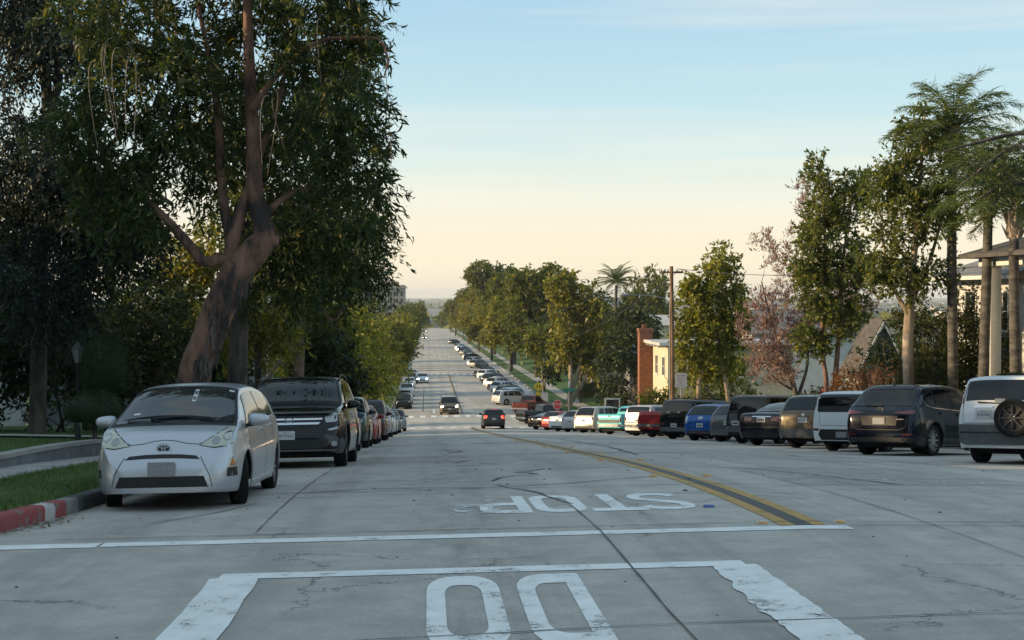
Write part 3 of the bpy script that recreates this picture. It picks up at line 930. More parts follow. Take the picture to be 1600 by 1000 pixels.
M_plate = mat_plain("number_plate", (0.52, 0.52, 0.51), 0.5, var=0.1, scale=20)
M_plateink = mat_plain("plate_ink", (0.03, 0.035, 0.09), 0.5)
M_plategrey = mat_plain("blank_plate", (0.23, 0.23, 0.24), 0.5, var=0.1, scale=20)
M_headon = mat_emit("lit_headlamp", (1.0, 0.86, 0.62), 26.0)
M_tailon = mat_emit("lit_tail_lamp", (1.0, 0.035, 0.015), 9.0)
M_wht = mat_plain("white_print", (0.6, 0.6, 0.6), 0.5, var=0.1)

class Surf:
    """the skin of a car: silhouette over the length, belt line, plan taper, tumblehome"""
    def __init__(s, sp):
        s.sp = sp
        s.L, s.W = sp['L'], sp['W']
        C = sp['top']; s.C = pchip([p[0] for p in C], [p[1] for p in C])
        B = sp['belt']; s.B = pchip([p[0] for p in B], [p[1] for p in B])
        h = s.L / 2
        pl = sp.get('plan') or [(-h, .80), (-h + .05, .885), (-h + .14, .945), (-h + .4, .985), (-h * .4, 1), (h * .35, 1), (h - .6, .972), (h - .3, .925), (h - .13, .86), (h - .04, .76), (h, .66)]
        s.P = pchip([p[0] for p in pl], [p[1] for p in pl])
        zb = sp.get('gc', 0.20); e = sp.get('lift', 0.08)
        s.zb = pchip([-h, -h + .25, -h + .8, h - .8, h - .3, h], [zb + e, zb + .02, zb, zb, zb + .01, zb + e * .6])
        s.rw = sp['rw']; s.ra = s.rw + sp.get('archgap', .05)
        s.xf, s.xr = sp['xf'], sp['xr']
        s.tum = sp.get('tum', 0.30)
        s.nexp = sp.get('nexp', 2.8)
        s.rh = sp.get('rh', 0.10)
    def z0(s, x):
        z = float(s.zb(x))
        for xw in (s.xf, s.xr):
            d = abs(x - xw)
            if d <= s.ra: z = max(z, s.rw + math.sqrt(max(0, s.ra ** 2 - d * d)))
        return z
    def par(s, x):
        c = float(s.C(x)); zb = float(s.zb(x))
        cr = min(.055, .22 * max(c - zb, .02))
        b = min(float(s.B(x)), c - cr)
        hw = s.W / 2 * float(s.P(x))
        rh = min(s.rh, .5 * (c - b)) if c - b > cr + 1e-6 else cr
        e = max(c - rh, b)
        h = e - b
        ins = .02 * min(1, h / .12)
        ysh = s.side(x, b)
        yb = ysh - ins
        yt = yb - s.tum * h
        return c, b, e, yb, yt, hw
    def side(s, x, z):
        c = float(s.C(x)); zb = float(s.zb(x)); cr = min(.055, .22 * max(c - zb, .02))
        b = min(float(s.B(x)), c - cr)
        hw = s.W / 2 * float(s.P(x))
        u = (z - zb) / max(b - zb, .05)
        y = hw * (1 - .055 * (max(0, .42 - u) / .42) ** 2 - .045 * (max(0, u - .62) / .38) ** 2)
        cz = s.sp.get('crease', .74)
        y -= .010 / (1 + math.exp(-(u - cz) * 60)) * min(1, hw / .6)
        for xw in (s.xf, s.xr):       # wheel-arch flare
            d = math.hypot(x - xw, z - s.rw)
            y += s.sp.get('flare', .014) * math.exp(-((d - s.ra) / .09) ** 2)
        return y
    def gside(s, x, t):
        c, b, e, yb, yt, hw = s.par(x)
        return Vector((x, yb + (yt - yb) * t + .018 * math.sin(math.pi * t) * min(1, (e - b) / .3), b + (e - b) * t))
    def top(s, x, f):
        """f = y / yt in -1..1"""
        c, b, e, yb, yt, hw = s.par(x)
        n = s.nexp
        return Vector((x, f * yt, e + (c - e) * max(0, 1 - abs(f) ** n) ** (1 / n)))
    def stations(s):
        h = s.L / 2; step = s.sp.get('step', .07)
        xs = np.linspace(-h, h, 1200); zs = s.C(xs); pw = s.W / 2 * s.P(xs)
        ds = np.sqrt(np.diff(xs) ** 2 + np.diff(zs) ** 2 + np.diff(pw) ** 2); cum = np.concatenate([[0], np.cumsum(ds)])
        st = list(np.interp(np.linspace(0, cum[-1], int(cum[-1] / step) + 2), cum, xs))
        for xw in (s.xf, s.xr):
            n = s.sp.get('arch_n', 9)
            st += [xw - s.ra * math.cos(math.pi * i / (n - 1)) for i in range(n)]
            st += [xw - s.ra - .003, xw + s.ra + .003]
        st = sorted(st); out = [st[0]]
        for x in st[1:]:
            if x - out[-1] > .0025: out.append(x)
        return out
    def build(s):
        n1, n2, n3 = s.sp.get('rings', (9, 4, 8))
        bm = bmesh.new(); rings = []
        for x in s.stations():
            c, b, e, yb, yt, hw = s.par(x); z0 = min(s.z0(x), b - .02)
            half = [(s.side(x, z0) - .02, z0 - 0.0)]
            half += [(s.side(x, z0 + (b - z0) * t), z0 + (b - z0) * t) for t in np.linspace(0.02, 1, n1)]
            half += [(lambda p: (p.y, p.z))(s.gside(x, t)) for t in np.linspace(0, 1, n2 + 1)]
            for i in range(1, n3 + 1):
                f = math.cos(math.pi / 2 * i / n3) ** (2 / s.nexp)
                p = s.top(x, f); half.append((p.y, p.z))
            full = half + [(-y, z) for y, z in half[:-1][::-1]]
            rings.append([bm.verts.new((x, y, z)) for y, z in full])
        for a, b_ in zip(rings, rings[1:]):
            for i in range(len(a) - 1):
                bm.faces.new((a[i], b_[i], b_[i + 1], a[i + 1]))
        bm.faces.new(rings[0]); bm.faces.new(rings[-1][::-1])
        bmesh.ops.remove_doubles(bm, verts=bm.verts[:], dist=4e-4)
        bmesh.ops.dissolve_degenerate(bm, edges=bm.edges[:], dist=3e-4)
        bmesh.ops.recalc_face_normals(bm, faces=bm.faces[:])
        return bm

def grid_patch(name, fn, nu, nv, mat, parent, off, center, flip_to=None):
    """fn(u, v) -> point; a patch pushed outwards by off, with a short skirt back to the skin"""
    P = [[fn(i / (nu - 1), j / (nv - 1)) for j in range(nv)] for i in range(nu)]
    V = np.array([[tuple(p) for p in r] for r in P])
    du = np.gradient(V, axis=0); dv = np.gradient(V, axis=1)
    N = np.cross(du, dv); N /= np.linalg.norm(N, axis=2)[:, :, None] + 1e-9
    s = np.sign(((V - np.array(center)) * N).sum()) or 1
    N = N * s
    T = V + N * off; Bk = V - N * 0.012
    bm = bmesh.new()
    t = [[bm.verts.new(T[i, j]) for j in range(nv)] for i in range(nu)]
    for i in range(nu - 1):
        for j in range(nv - 1):
            q = (t[i][j], t[i + 1][j], t[i + 1][j + 1], t[i][j + 1])
            bm.faces.new(q if s > 0 else q[::-1])
    rim = [(i, 0) for i in range(nu)] + [(nu - 1, j) for j in range(1, nv)] + [(i, nv - 1) for i in range(nu - 2, -1, -1)] + [(0, j) for j in range(nv - 2, 0, -1)]
    k = [bm.verts.new(Bk[i, j]) for i, j in rim]
    n = len(rim)
    for a in range(n):
        i, j = rim[a]; i2, j2 = rim[(a + 1) % n]
        q = (t[i2][j2], t[i][j], k[a], k[(a + 1) % n])
        try: bm.faces.new(q if s > 0 else q[::-1])
        except ValueError: pass
    bmesh.ops.remove_doubles(bm, verts=bm.verts[:], dist=1e-4)
    bmesh.ops.dissolve_degenerate(bm, edges=bm.edges[:], dist=1e-4)
    return bm_obj(name, bm, mat, parent, 35)

def project(name, bvh, view, poly, mat, parent, off=0.006, cell=0.07, back=0.025, mirror=1):
    """polygon seen from front (F), back (B) or side (S), laid onto the skin with a rim behind it"""
    bm = bmesh.new()
    f = bm.faces.new([bm.verts.new((p[0], p[1], 0)) for p in poly])
    us = [p[0] for p in poly]; vs2 = [p[1] for p in poly]
    for ax, vals in ((0, us), (1, vs2)):
        a, b_ = min(vals), max(vals); n = int((b_ - a) / cell)
        for i in range(1, n + 1):
            q = a + (b_ - a) * i / (n + 1)
            no = (1, 0, 0) if ax == 0 else (0, 1, 0)
            bmesh.ops.bisect_plane(bm, geom=bm.verts[:] + bm.edges[:] + bm.faces[:], plane_co=(q, q, 0), plane_no=no, dist=1e-5)
    for v in bm.verts:
        u, w = v.co.x, v.co.y
        if view == 'F': o, d = Vector((6, u * mirror, w)), Vector((-1, 0, 0))
        elif view == 'B': o, d = Vector((-6, u * mirror, w)), Vector((1, 0, 0))
        elif view == 'T': o, d = Vector((u, w * mirror, 4)), Vector((0, 0, -1))
        else: o, d = Vector((u, 6 * mirror, w)), Vector((0, -mirror, 0))
        hit = bvh.ray_cast(o, d, 12)
        if hit[0] is None or (view in 'FB' and abs(hit[0].x - o.x) > 8.5):
            q = o + d * (6 - (3 if view in 'FB' else 0))
            hit = bvh.find_nearest(q)
        p, n = hit[0], hit[1]
        v.co = p + d * (-off)
    bm.normal_update()
    dd = {'F': Vector((1, 0, 0)), 'B': Vector((-1, 0, 0)), 'T': Vector((0, 0, 1))}.get(view, Vector((0, mirror, 0)))
    if sum((f.normal.dot(dd) * f.calc_area() for f in bm.faces)) < 0:
        bmesh.ops.reverse_faces(bm, faces=bm.faces[:])
    be = [e for e in bm.edges if len(e.link_faces) == 1]
    r = bmesh.ops.extrude_edge_only(bm, edges=be)
    for g in r['geom']:
        if isinstance(g, bmesh.types.BMVert): g.co -= dd * (back + off)
    return bm_obj(name, bm, mat, parent, 35)

WHEELS = {}
def wheel_meshes(rw, width, style, seg):
    key = (round(rw, 3), round(width, 3), style, seg)
    if key in WHEELS: return WHEELS[key]
    w = width / 2; rr = rw * .70
    t = lathe("tyre", [(rr, -w * .82), (rw * .86, -w), (rw * .955, -w * .93), (rw, -w * .66), (rw, w * .66), (rw * .955, w * .93), (rw * .86, w), (rr, w * .82), (rr, -w * .82)], M_tyre, None, seg, 'Y', 30)
    bm = bmesh.new()
    def ringv(r, y): return [bm.verts.new((r * math.cos(2 * math.pi * i / seg), y, r * math.sin(2 * math.pi * i / seg))) for i in range(seg)]
    steel = style == 'steel'
    rs = [ringv(rr * 1.02, w * .86), ringv(rr * .95, w * .80), ringv(rr * .90, w * .35), ringv(rr * .25, w * .30)]
    for a, b_ in zip(rs, rs[1:]):
        for i in range(seg): bm.faces.new((a[i], b_[i], b_[(i + 1) % seg], a[(i + 1) % seg]))
    bm.faces.new(rs[-1])
    bmesh.ops.recalc_face_normals(bm, faces=bm.faces[:])
    dish = bm_obj("rim_dish", bm, M_rimdark if not steel else M_rimdark, None, 40)
    bm = bmesh.new()
    ns = {'5': 5, '10': 10, '7': 7, 'steel': 8}[style]
    for k in range(ns):
        a = 2 * math.pi * k / ns
        for (r0, r1, h0, h1) in (((rr * .16, rr * .96, rr * (.17 if ns < 8 else .085), rr * (.13 if ns < 8 else .06))),):
            ca, sa = math.cos(a), math.sin(a)
            def pt(r, o, y): return bm.verts.new((r * ca - o * sa, y, r * sa + o * ca))
            ys = (w * .62, w * .74)
            q = [pt(r0, -h0, ys[1]), pt(r0, h0, ys[1]), pt(r1, h1, ys[1] + .004), pt(r1, -h1, ys[1] + .004), pt(r0, -h0 * 1.2, w * .35), pt(r0, h0 * 1.2, w * .35), pt(r1, h1 * 1.2, w * .4), pt(r1, -h1 * 1.2, w * .4)]
            for f in ((0, 1, 2, 3), (0, 4, 5, 1), (1, 5, 6, 2), (2, 6, 7, 3), (3, 7, 4, 0)): bm.faces.new([q[i] for i in f])
    for r0, r1, y in ((0, rr * .22, w * .78), (rr * .93, rr * 1.0, w * .80)):
        o_ = ringv(r1, y); i_ = ringv(r0, y) if r0 else None
        if i_:
            for i in range(seg): bm.faces.new((o_[i], o_[(i + 1) % seg], i_[(i + 1) % seg], i_[i]))
        else: bm.faces.new(o_)
    bmesh.ops.recalc_face_normals(bm, faces=bm.faces[:])
    sp = bm_obj("rim", bm, M_rim if not steel else M_rimdark, None, 40)
    out = (t.data, dish.data, sp.data)
    for o in (t, dish, sp): bpy.data.objects.remove(o)
    WHEELS[key] = out
    return out

def add_wheel(root, x, y, rw, width, style, seg, steer=0.0, name="wheel", full=True):
    md = wheel_meshes(rw, width, style, seg)
    w = bpy.data.objects.new(name, None); w.empty_display_size = .1
    link(w, root); w.location = (x, y, rw); w.rotation_euler = (0, 0, (0 if y > 0 else math.pi) + steer)
    for n, m in (("tyre", md[0]), ("rim_dish", md[1]), ("rim", md[2])):
        link(bpy.data.objects.new(n, m), w)
    return w

def place(root, x, y, ang, wb):
    """ang: heading to the +X side of +Y, in radians; stands on the road at both axles"""
    d = Vector((math.sin(ang), math.cos(ang), 0))
    r = Vector((math.cos(ang), -math.sin(ang), 0))
    pf = Vector((x, y, 0)) + d * wb / 2; pr = Vector((x, y, 0)) - d * wb / 2
    zf, zr = road_z(pf.x, pf.y), road_z(pr.x, pr.y)
    pl, pq = Vector((x, y, 0)) - r * .75, Vector((x, y, 0)) + r * .75
    fx = Vector((d.x * wb, d.y * wb, zf - zr)).normalized()
    fl = Vector((-r.x * 1.5, -r.y * 1.5, road_z(pl.x, pl.y) - road_z(pq.x, pq.y))).normalized()
    up = fx.cross(fl).normalized(); fl = up.cross(fx)
    M = Matrix(((fx.x, fl.x, up.x, x), (fx.y, fl.y, up.y, y), (fx.z, fl.z, up.z, (zf + zr) / 2 - 0.004), (0, 0, 0, 1)))
    root.matrix_world = M

def build_car(name, sp, paint, label, cat="car", group=None):
    root = empty(name)
    tag(root, label, cat, group)
    S = Surf(sp); h = S.L / 2
    det = sp.get('detail', 1)
    bm = S.build()
    bvh = BVHTree.FromBMesh(bm)
    bm_obj("body", bm, paint, root, 55)
    gl = sp.get('glass', M_glass)
    cen = (0, 0, .8)
    q = 2 if det >= 2 else 1
    # glazing, on a black surround
    x0, x1 = sp['ws']            # base, header
    fw = sp.get('wsw', .90)
    if det >= 1:
        grid_patch("windshield_surround", lambda u, v: S.top(x0 + .02 + (x1 - x0 - .04) * u, (v * 2 - 1) * min(1, fw + .05)), 8 * q, 9 * q, M_trim, root, .004, cen)
    a, b_ = x0 + (x1 - x0) * .07, x1 - (x1 - x0) * .05
    grid_patch("windshield", lambda u, v: S.top(a + (b_ - a) * u, (v * 2 - 1) * fw), 8 * q, 9 * q, sp.get('wsglass', gl), root, .009, cen)
    if 'rw_' in sp:
        x2, x3 = sp['rw_']       # header, base
        fr = sp.get('rww', .86)
        grid_patch("rear_window", lambda u, v: S.top(x2 + (x3 - x2) * u, (v * 2 - 1) * fr), 8 * q, 8 * q, gl, root, .009, cen)
    for sd in (1, -1):
        for (xa, xb, xc, xd) in sp.get('sw', ()):      # bottom rear, bottom front, top front, top rear
            def fn(u, v, m=0.0):
                xl = xa + (xd - xa) * v; xh = xb + (xc - xb) * v
                p = S.gside(xl + (xh - xl) * u, .05 + .90 * v)
                return Vector((p.x, p.y * sd, p.z))
            grid_patch("side_window", fn, 8 * q, 5 * q, sp.get('sglass', gl), root, .008, (0, 0, 1.2))
    # projected fittings
    for ft in sp.get('feat', ()):
        nm, view, poly, mat = ft[:4]
        kw = ft[4] if len(ft) > 4 else {}
        for m in ((1, -1) if kw.get('mir', True) else (1,)):
            ob = project(nm, bvh, view, poly, mat if mat is not None else paint, root, kw.get('off', .006), kw.get('cell', .07 if det > 1 else .14), kw.get('back', .025), m)
            if 'label' in kw: ob["label"] = kw['label']
    # underbody and wheels
    bmu = bmesh.new()
    bm_box(bmu, (-h + .25, -S.W / 2 + .24, .19), (h - .25, S.W / 2 - .24, .55))
    for xw in (S.xf, S.xr):
        bm_box(bmu, (xw - S.ra - .02, -S.W / 2 + .10, S.rw * .95), (xw + S.ra + .02, S.W / 2 - .10, S.rw + S.ra + .03))
    bm_obj("underbody", bmu, M_under, root)
    ww = sp.get('tw', .21); seg = 36 if det >= 2 else 20
    for xw, st in ((S.xf, sp.get('steer', 0)), (S.xr, 0)):
        for sd in (1, -1):
            add_wheel(root, xw, sd * (S.W / 2 - ww / 2 - .025), S.rw, ww, sp.get('rim', '5'), seg, st)
    # mirrors
    if det >= 1 and sp.get('mir') is not None:
        mx, mz = sp['mir']
        for sd in (1, -1):
            bmm = bmesh.new()
            bmesh.ops.create_uvsphere(bmm, u_segments=14, v_segments=9, radius=1)
            yo = S.side(mx, mz - .06) if mz - .06 < float(S.B(mx)) else S.par(mx)[3]
            for v in bmm.verts:
                c = v.co
                f = lambda t: math.copysign(abs(t) ** .7, t)
                v.co = Vector((f(c.x) * .085 + (.02 if c.x > 0 else 0) * 0, f(c.y) * .125, f(c.z) * .075 * (1 - .25 * c.y * sd)))
                if v.co.x < -.05: v.co.x = -.05
                v.co += Vector((mx, sd * (yo + .14), mz))
            mo = bm_obj("mirror", bmm, sp.get('mirmat', paint), root, 40)
            bms = bmesh.new(); bm_box(bms, (mx - .03, min(sd * (yo - .03), sd * (yo + .08)), mz - .085), (mx + .03, max(sd * (yo - .03), sd * (yo + .08)), mz - .045))
            bm_obj("mirror_arm", bms, M_trim, mo)
    # number plates
    for view, (pz, txt, mt, py, px) in sp.get('plates', {}).items():
        sgn = 1 if view == 'F' else -1
        hit = bvh.ray_cast(Vector((sgn * 6, py, pz)), Vector((-sgn, 0, 0)), 12)
        xx = (hit[0].x if hit[0] else sgn * h) + sgn * .012 + px
        bmp = bmesh.new(); bm_box(bmp, (xx - .008, py - .153, pz - .077), (xx + .008, py + .153, pz + .077))
        bmesh.ops.bevel(bmp, geom=bmp.edges[:], offset=.004, segments=1, affect='EDGES')
        pl = bm_obj("license_plate", bmp, mt, root)
        Mx = Matrix.Translation((xx + sgn * .0095, py, pz - .012)) @ Matrix(((0, 0, sgn, 0), (sgn, 0, 0, 0), (0, 1, 0, 0), (0, 0, 0, 1)))
        if txt:
            text_obj("plate_number", txt, .088, M_plateink, pl, Mx, .0006, .78)
            text_obj("plate_state", "California", .030, MATS["tail_lens_red"], pl, Matrix.Translation((0, 0, .066)) @ Mx, .0006, 1.0)
        elif det >= 1 and mt is M_plate:
            bmq = bmesh.new(); bm_box(bmq, (xx + sgn * .0082 - .001, py - .115, pz - .035), (xx + sgn * .0082 + .001, py + .115, pz + .028))
            bm_obj("plate_number", bmq, M_plateink if False else M_greytrim, pl)
    for fn in sp.get('extra', ()):
        fn(root, S, bvh, paint)
    return root, S

def mirror_poly(p): return [(-a, b) for a, b in p]
def rrect(x0, x1, y0, y1, r=.02, n=3):
    pts = []
    for cx, cy, a0 in ((x1 - r, y1 - r, 0), (x0 + r, y1 - r, 90), (x0 + r, y0 + r, 180), (x1 - r, y0 + r, 270)):
        for i in range(n + 1):
            t = R(a0 + 90 * i / n); pts.append((cx + r * math.cos(t), cy + r * math.sin(t)))
    return pts
def seam(pts, w=.008):
    """thin closed outline along a polyline, for panel gaps"""
    P = np.array(pts, float); T = np.gradient(P, axis=0); T /= np.linalg.norm(T, axis=1)[:, None] + 1e-9
    N = np.stack([-T[:, 1], T[:, 0]], -1) * w / 2
    return [tuple(p) for p in P + N] + [tuple(p) for p in (P - N)[::-1]]
def ell(cx, cy, rx_, ry_, n=16): return [(cx + rx_ * math.cos(2 * math.pi * i / n), cy + ry_ * math.sin(2 * math.pi * i / n)) for i in range(n)]
def oring(bm, cx, cy, rx_, ry_, t, x, d=.006, n=24):
    """flat oval ring standing on the plane x, facing +d"""
    o = [bm.verts.new((x + d, cx + rx_ * math.cos(2 * math.pi * i / n), cy + ry_ * math.sin(2 * math.pi * i / n))) for i in range(n)]
    q = [bm.verts.new((x + d, cx + (rx_ - t) * math.cos(2 * math.pi * i / n), cy + (ry_ - t) * math.sin(2 * math.pi * i / n))) for i in range(n)]
    o2 = [bm.verts.new((x, v.co.y, v.co.z)) for v in o]; q2 = [bm.verts.new((x, v.co.y, v.co.z)) for v in q]
    for i in range(n):
        j = (i + 1) % n
        bm.faces.new((o[i], o[j], q[j], q[i])); bm.faces.new((o2[i], o2[j], o[j], o[i])); bm.faces.new((q[i], q[j], q2[j], q2[i]))

def bar(root, name, pts, rad, mat, sides=6): return tube_obj(name, pts, rad, mat, root, sides)

# ---------------------------------------------------------------- silver hatchback in front of everything
def prius_extra(root, S, bvh, paint):
    # emblem: three ovals on a dark disc
    hit = bvh.ray_cast(Vector((6, 0, .695)), Vector((-1, 0, 0)), 12); x = hit[0].x + .022
    bm = bmesh.new(); vs_ = [bm.verts.new((x + .004, a, b)) for a, b in ell(0, .695, .070, .050, 24)]; bm.faces.new(vs_)
    d = bm_obj("emblem", bm, mat_plain("emblem_blue", (0.010, 0.018, 0.05), .5), root)
    bm = bmesh.new(); oring(bm, 0, .695, .080, .058, .014, x + .002, .010)
    oring(bm, 0, .702, .024, .046, .010, x + .003, .008); oring(bm, 0, .716, .056, .022, .009, x + .003, .009)
    bmesh.ops.recalc_face_normals(bm, faces=bm.faces[:])
    bm_obj("emblem_ovals", bm, mat_plain("emblem_silver", (0.42, 0.44, 0.47), .35, .3, var=.1), d)
    # wipers
    for y0, y1 in ((-.28, .48), (.42, -.55)):
        P = []
        for t in np.linspace(0, 1, 7):
            xx = S.sp['ws'][0] - .10 - .05 * math.sin(math.pi * t) - .02 * (1 if y0 > 0 else 0)
            c, b, e, yb, yt, hw = S.par(xx); f = (y0 + (y1 - y0) * t) / yt
            p = S.top(xx, max(-.95, min(.95, f))); P.append((p.x, p.y, p.z + .03))
        bar(root, "wiper", P, [.013] * 6 + [.006], M_trim)
    # papers behind the screen: parking tag and sheet on the dash
    for (f0, f1, u0, u1, nm) in ((.17, .24, .55, .86, "parking_tag"), (-.62, -.28, .12, .20, "dash_paper"), (-.70, -.60, .27, .31, "corner_sticker"), (.80, .90, .86, .90, "corner_sticker")):
        xa, xb = S.sp['ws']
        grid_patch(nm, lambda u, v: S.top(xa + (xb - xa) * (u0 + (u1 - u0) * u), f0 + (f1 - f0) * v), 4, 4, M_plategrey if nm == "dash_paper" else M_wht, root, .011, (0, 0, .8))
    xa, xb = S.sp['ws']
    for (u0, u1) in ((.58, .66), (.72, .82)):
        grid_patch("tag_print", lambda u, v: S.top(xa + (xb - xa) * (u0 + (u1 - u0) * u), .18 + .05 * v), 3, 3, M_greytrim, root, .013, (0, 0, .8))
    # headlamp bowls
    for sd in (1, -1):
        for yy, zz, r in ((.57, .775, .046), (.69, .825, .056)):
            project("lamp_bowl", bvh, 'F', ell(yy, zz, r, r * .95, 16), M_lampin, root, .010, .2, .01, sd)
    # plate screws
    for yy in (-.09, .09):
        bm = bmesh.new(); h_ = bvh.ray_cast(Vector((6, yy, .47)), Vector((-1, 0, 0)), 12)
        bmesh.ops.create_uvsphere(bm, u_segments=8, v_segments=5, radius=.007, matrix=Matrix.Translation(h_[0] + Vector((.024, 0, 0))))
        bm_obj("plate_screw", bm, M_chrome, root, 60)

PRIUS = dict(L=4.0, W=1.695, gc=.17, lift=.05, rw=.295, xf=1.19, xr=-1.36, tum=.40, nexp=2.6, rh=.10, step=.045, rings=(14, 6, 12), arch_n=17, detail=2, tw=.185, rim='10', steer=R(15), crease=.70,
    top=[(-2.0, .62), (-1.985, .85), (-1.93, 1.0), (-1.78, 1.15), (-1.55, 1.30), (-1.1, 1.405), (-.5, 1.45), (.1, 1.435), (.35, 1.40), (.60, 1.31), (1.0, 1.115), (1.32, .965), (1.45, .925), (1.62, .86), (1.75, .785), (1.84, .70), (1.93, .60), (1.985, .50), (2.0, .40)],
    belt=[(-2.0, .95), (-1.4, 1.0), (-.5, .955), (.6, .905), (1.2, .87), (2, .85)],
    plan=[(-2.0, .80), (-1.95, .90), (-1.85, .955), (-1.5, .99), (-.8, 1), (.9, 1), (1.3, .985), (1.55, .955), (1.72, .905), (1.84, .84), (1.93, .75), (1.98, .64), (2.0, .50)],
    ws=(1.36, .36), wsw=.915, wsglass=M_glassc, sglass=mat_gloss("side_glass_sky", (0.05, 0.06, 0.065), 0.02, spec=0.7),
    rw_=(-1.25, -1.75), sw=[(-.30, 1.02, .45, -.30), (-1.35, -.36, -.36, -1.12)], mir=(.78, .985),
    plates={'F': (.47, None, M_plategrey, 0, .004)}, extra=[prius_extra],
    feat=[("headlight", 'F', [(.40, .725), (.52, .81), (.64, .895), (.74, .96), (.785, .955), (.812, .87), (.80, .765), (.69, .715), (.56, .70)], M_lampyel, dict(off=.006, cell=.045)),
          ("headlight_surround", 'F', [(.385, .722), (.52, .823), (.64, .908), (.74, .974), (.797, .966), (.825, .87), (.812, .757), (.69, .703), (.56, .688)], M_trim, dict(off=.002, cell=.045)),
          ("grille", 'F', [(-.42, .572), (-.375, .612), (-.2, .628), (0, .632), (.2, .628), (.375, .612), (.42, .572), (.2, .585), (0, .588), (-.2, .585)], M_trim, dict(mir=False, off=.004, cell=.06)),
          ("lower_grille", 'F', [(-.47, .385), (.47, .385), (.52, .262), (-.52, .262)], M_trim, dict(mir=False, off=.004, cell=.06)),
          ("fascia_seam", 'F', seam([(.425, .60), (.47, .52), (.53, .40), (.56, .27)], .010), M_greytrim, dict(off=.003)),
          ("marker_lamp", 'F', [(.735, .585), (.765, .585), (.795, .515), (.79, .475), (.715, .475)], M_lamp, dict(off=.005, cell=.04)),
          ("turn_lamp", 'F', [(.748, .56), (.765, .56), (.782, .51), (.775, .485), (.735, .485)], M_amber, dict(off=.008, cell=.04)),
          ("fog_recess", 'F', [(.712, .465), (.79, .465), (.795, .365), (.705, .365)], M_trim, dict(off=.004, cell=.04)),
          ("hood_seam", 'F', seam([(.80, .925), (.72, .925), (.60, .86), (.44, .755), (.38, .735), (.25, .745), (.12, .775), (0, .785)], .007), M_trim, dict(off=.002)),
          ("door_seam", 'S', seam([(.86, .93), (.90, .72), (.90, .45), (.84, .27)], .008), M_trim, dict(off=.0015)),
          ("door_seam", 'S', seam([(-.30, .98), (-.31, .60), (-.28, .26)], .008), M_trim, dict(off=.0015)),
          ("door_seam", 'S', seam([(-1.16, 1.0), (-1.06, .80), (-1.0, .70), (-.92, .62)], .008), M_trim, dict(off=.0015)),
          ("door_handle", 'S', rrect(-.24, -.05, .835, .868, .015), None, dict(off=.03)),
          ("door_handle", 'S', rrect(-1.06, -.88, .865, .898, .015), None, dict(off=.03)),
          ("sill_trim", 'S', [(-.96, .27), (.80, .25), (.80, .235), (-.96, .25)], M_chrome, dict(off=.006)),
          ("side_marker", 'S', ell(1.02, .80, .028, .018, 10), M_lamp, dict(off=.006)),
          ("tail_light", 'B', [(.55, .86), (.78, .95), (.80, .75), (.62, .72)], M_red)])
P_silver = mat_paint("silver_paint", (0.47, 0.49, 0.53), .62, .27)
car, S_ = build_car("hatchback", PRIUS, P_silver, "silver hatchback with blank front plate and turned front wheels by the red kerb")
place(car, -2.93, 17.75, R(180 + 1.5), 2.55)

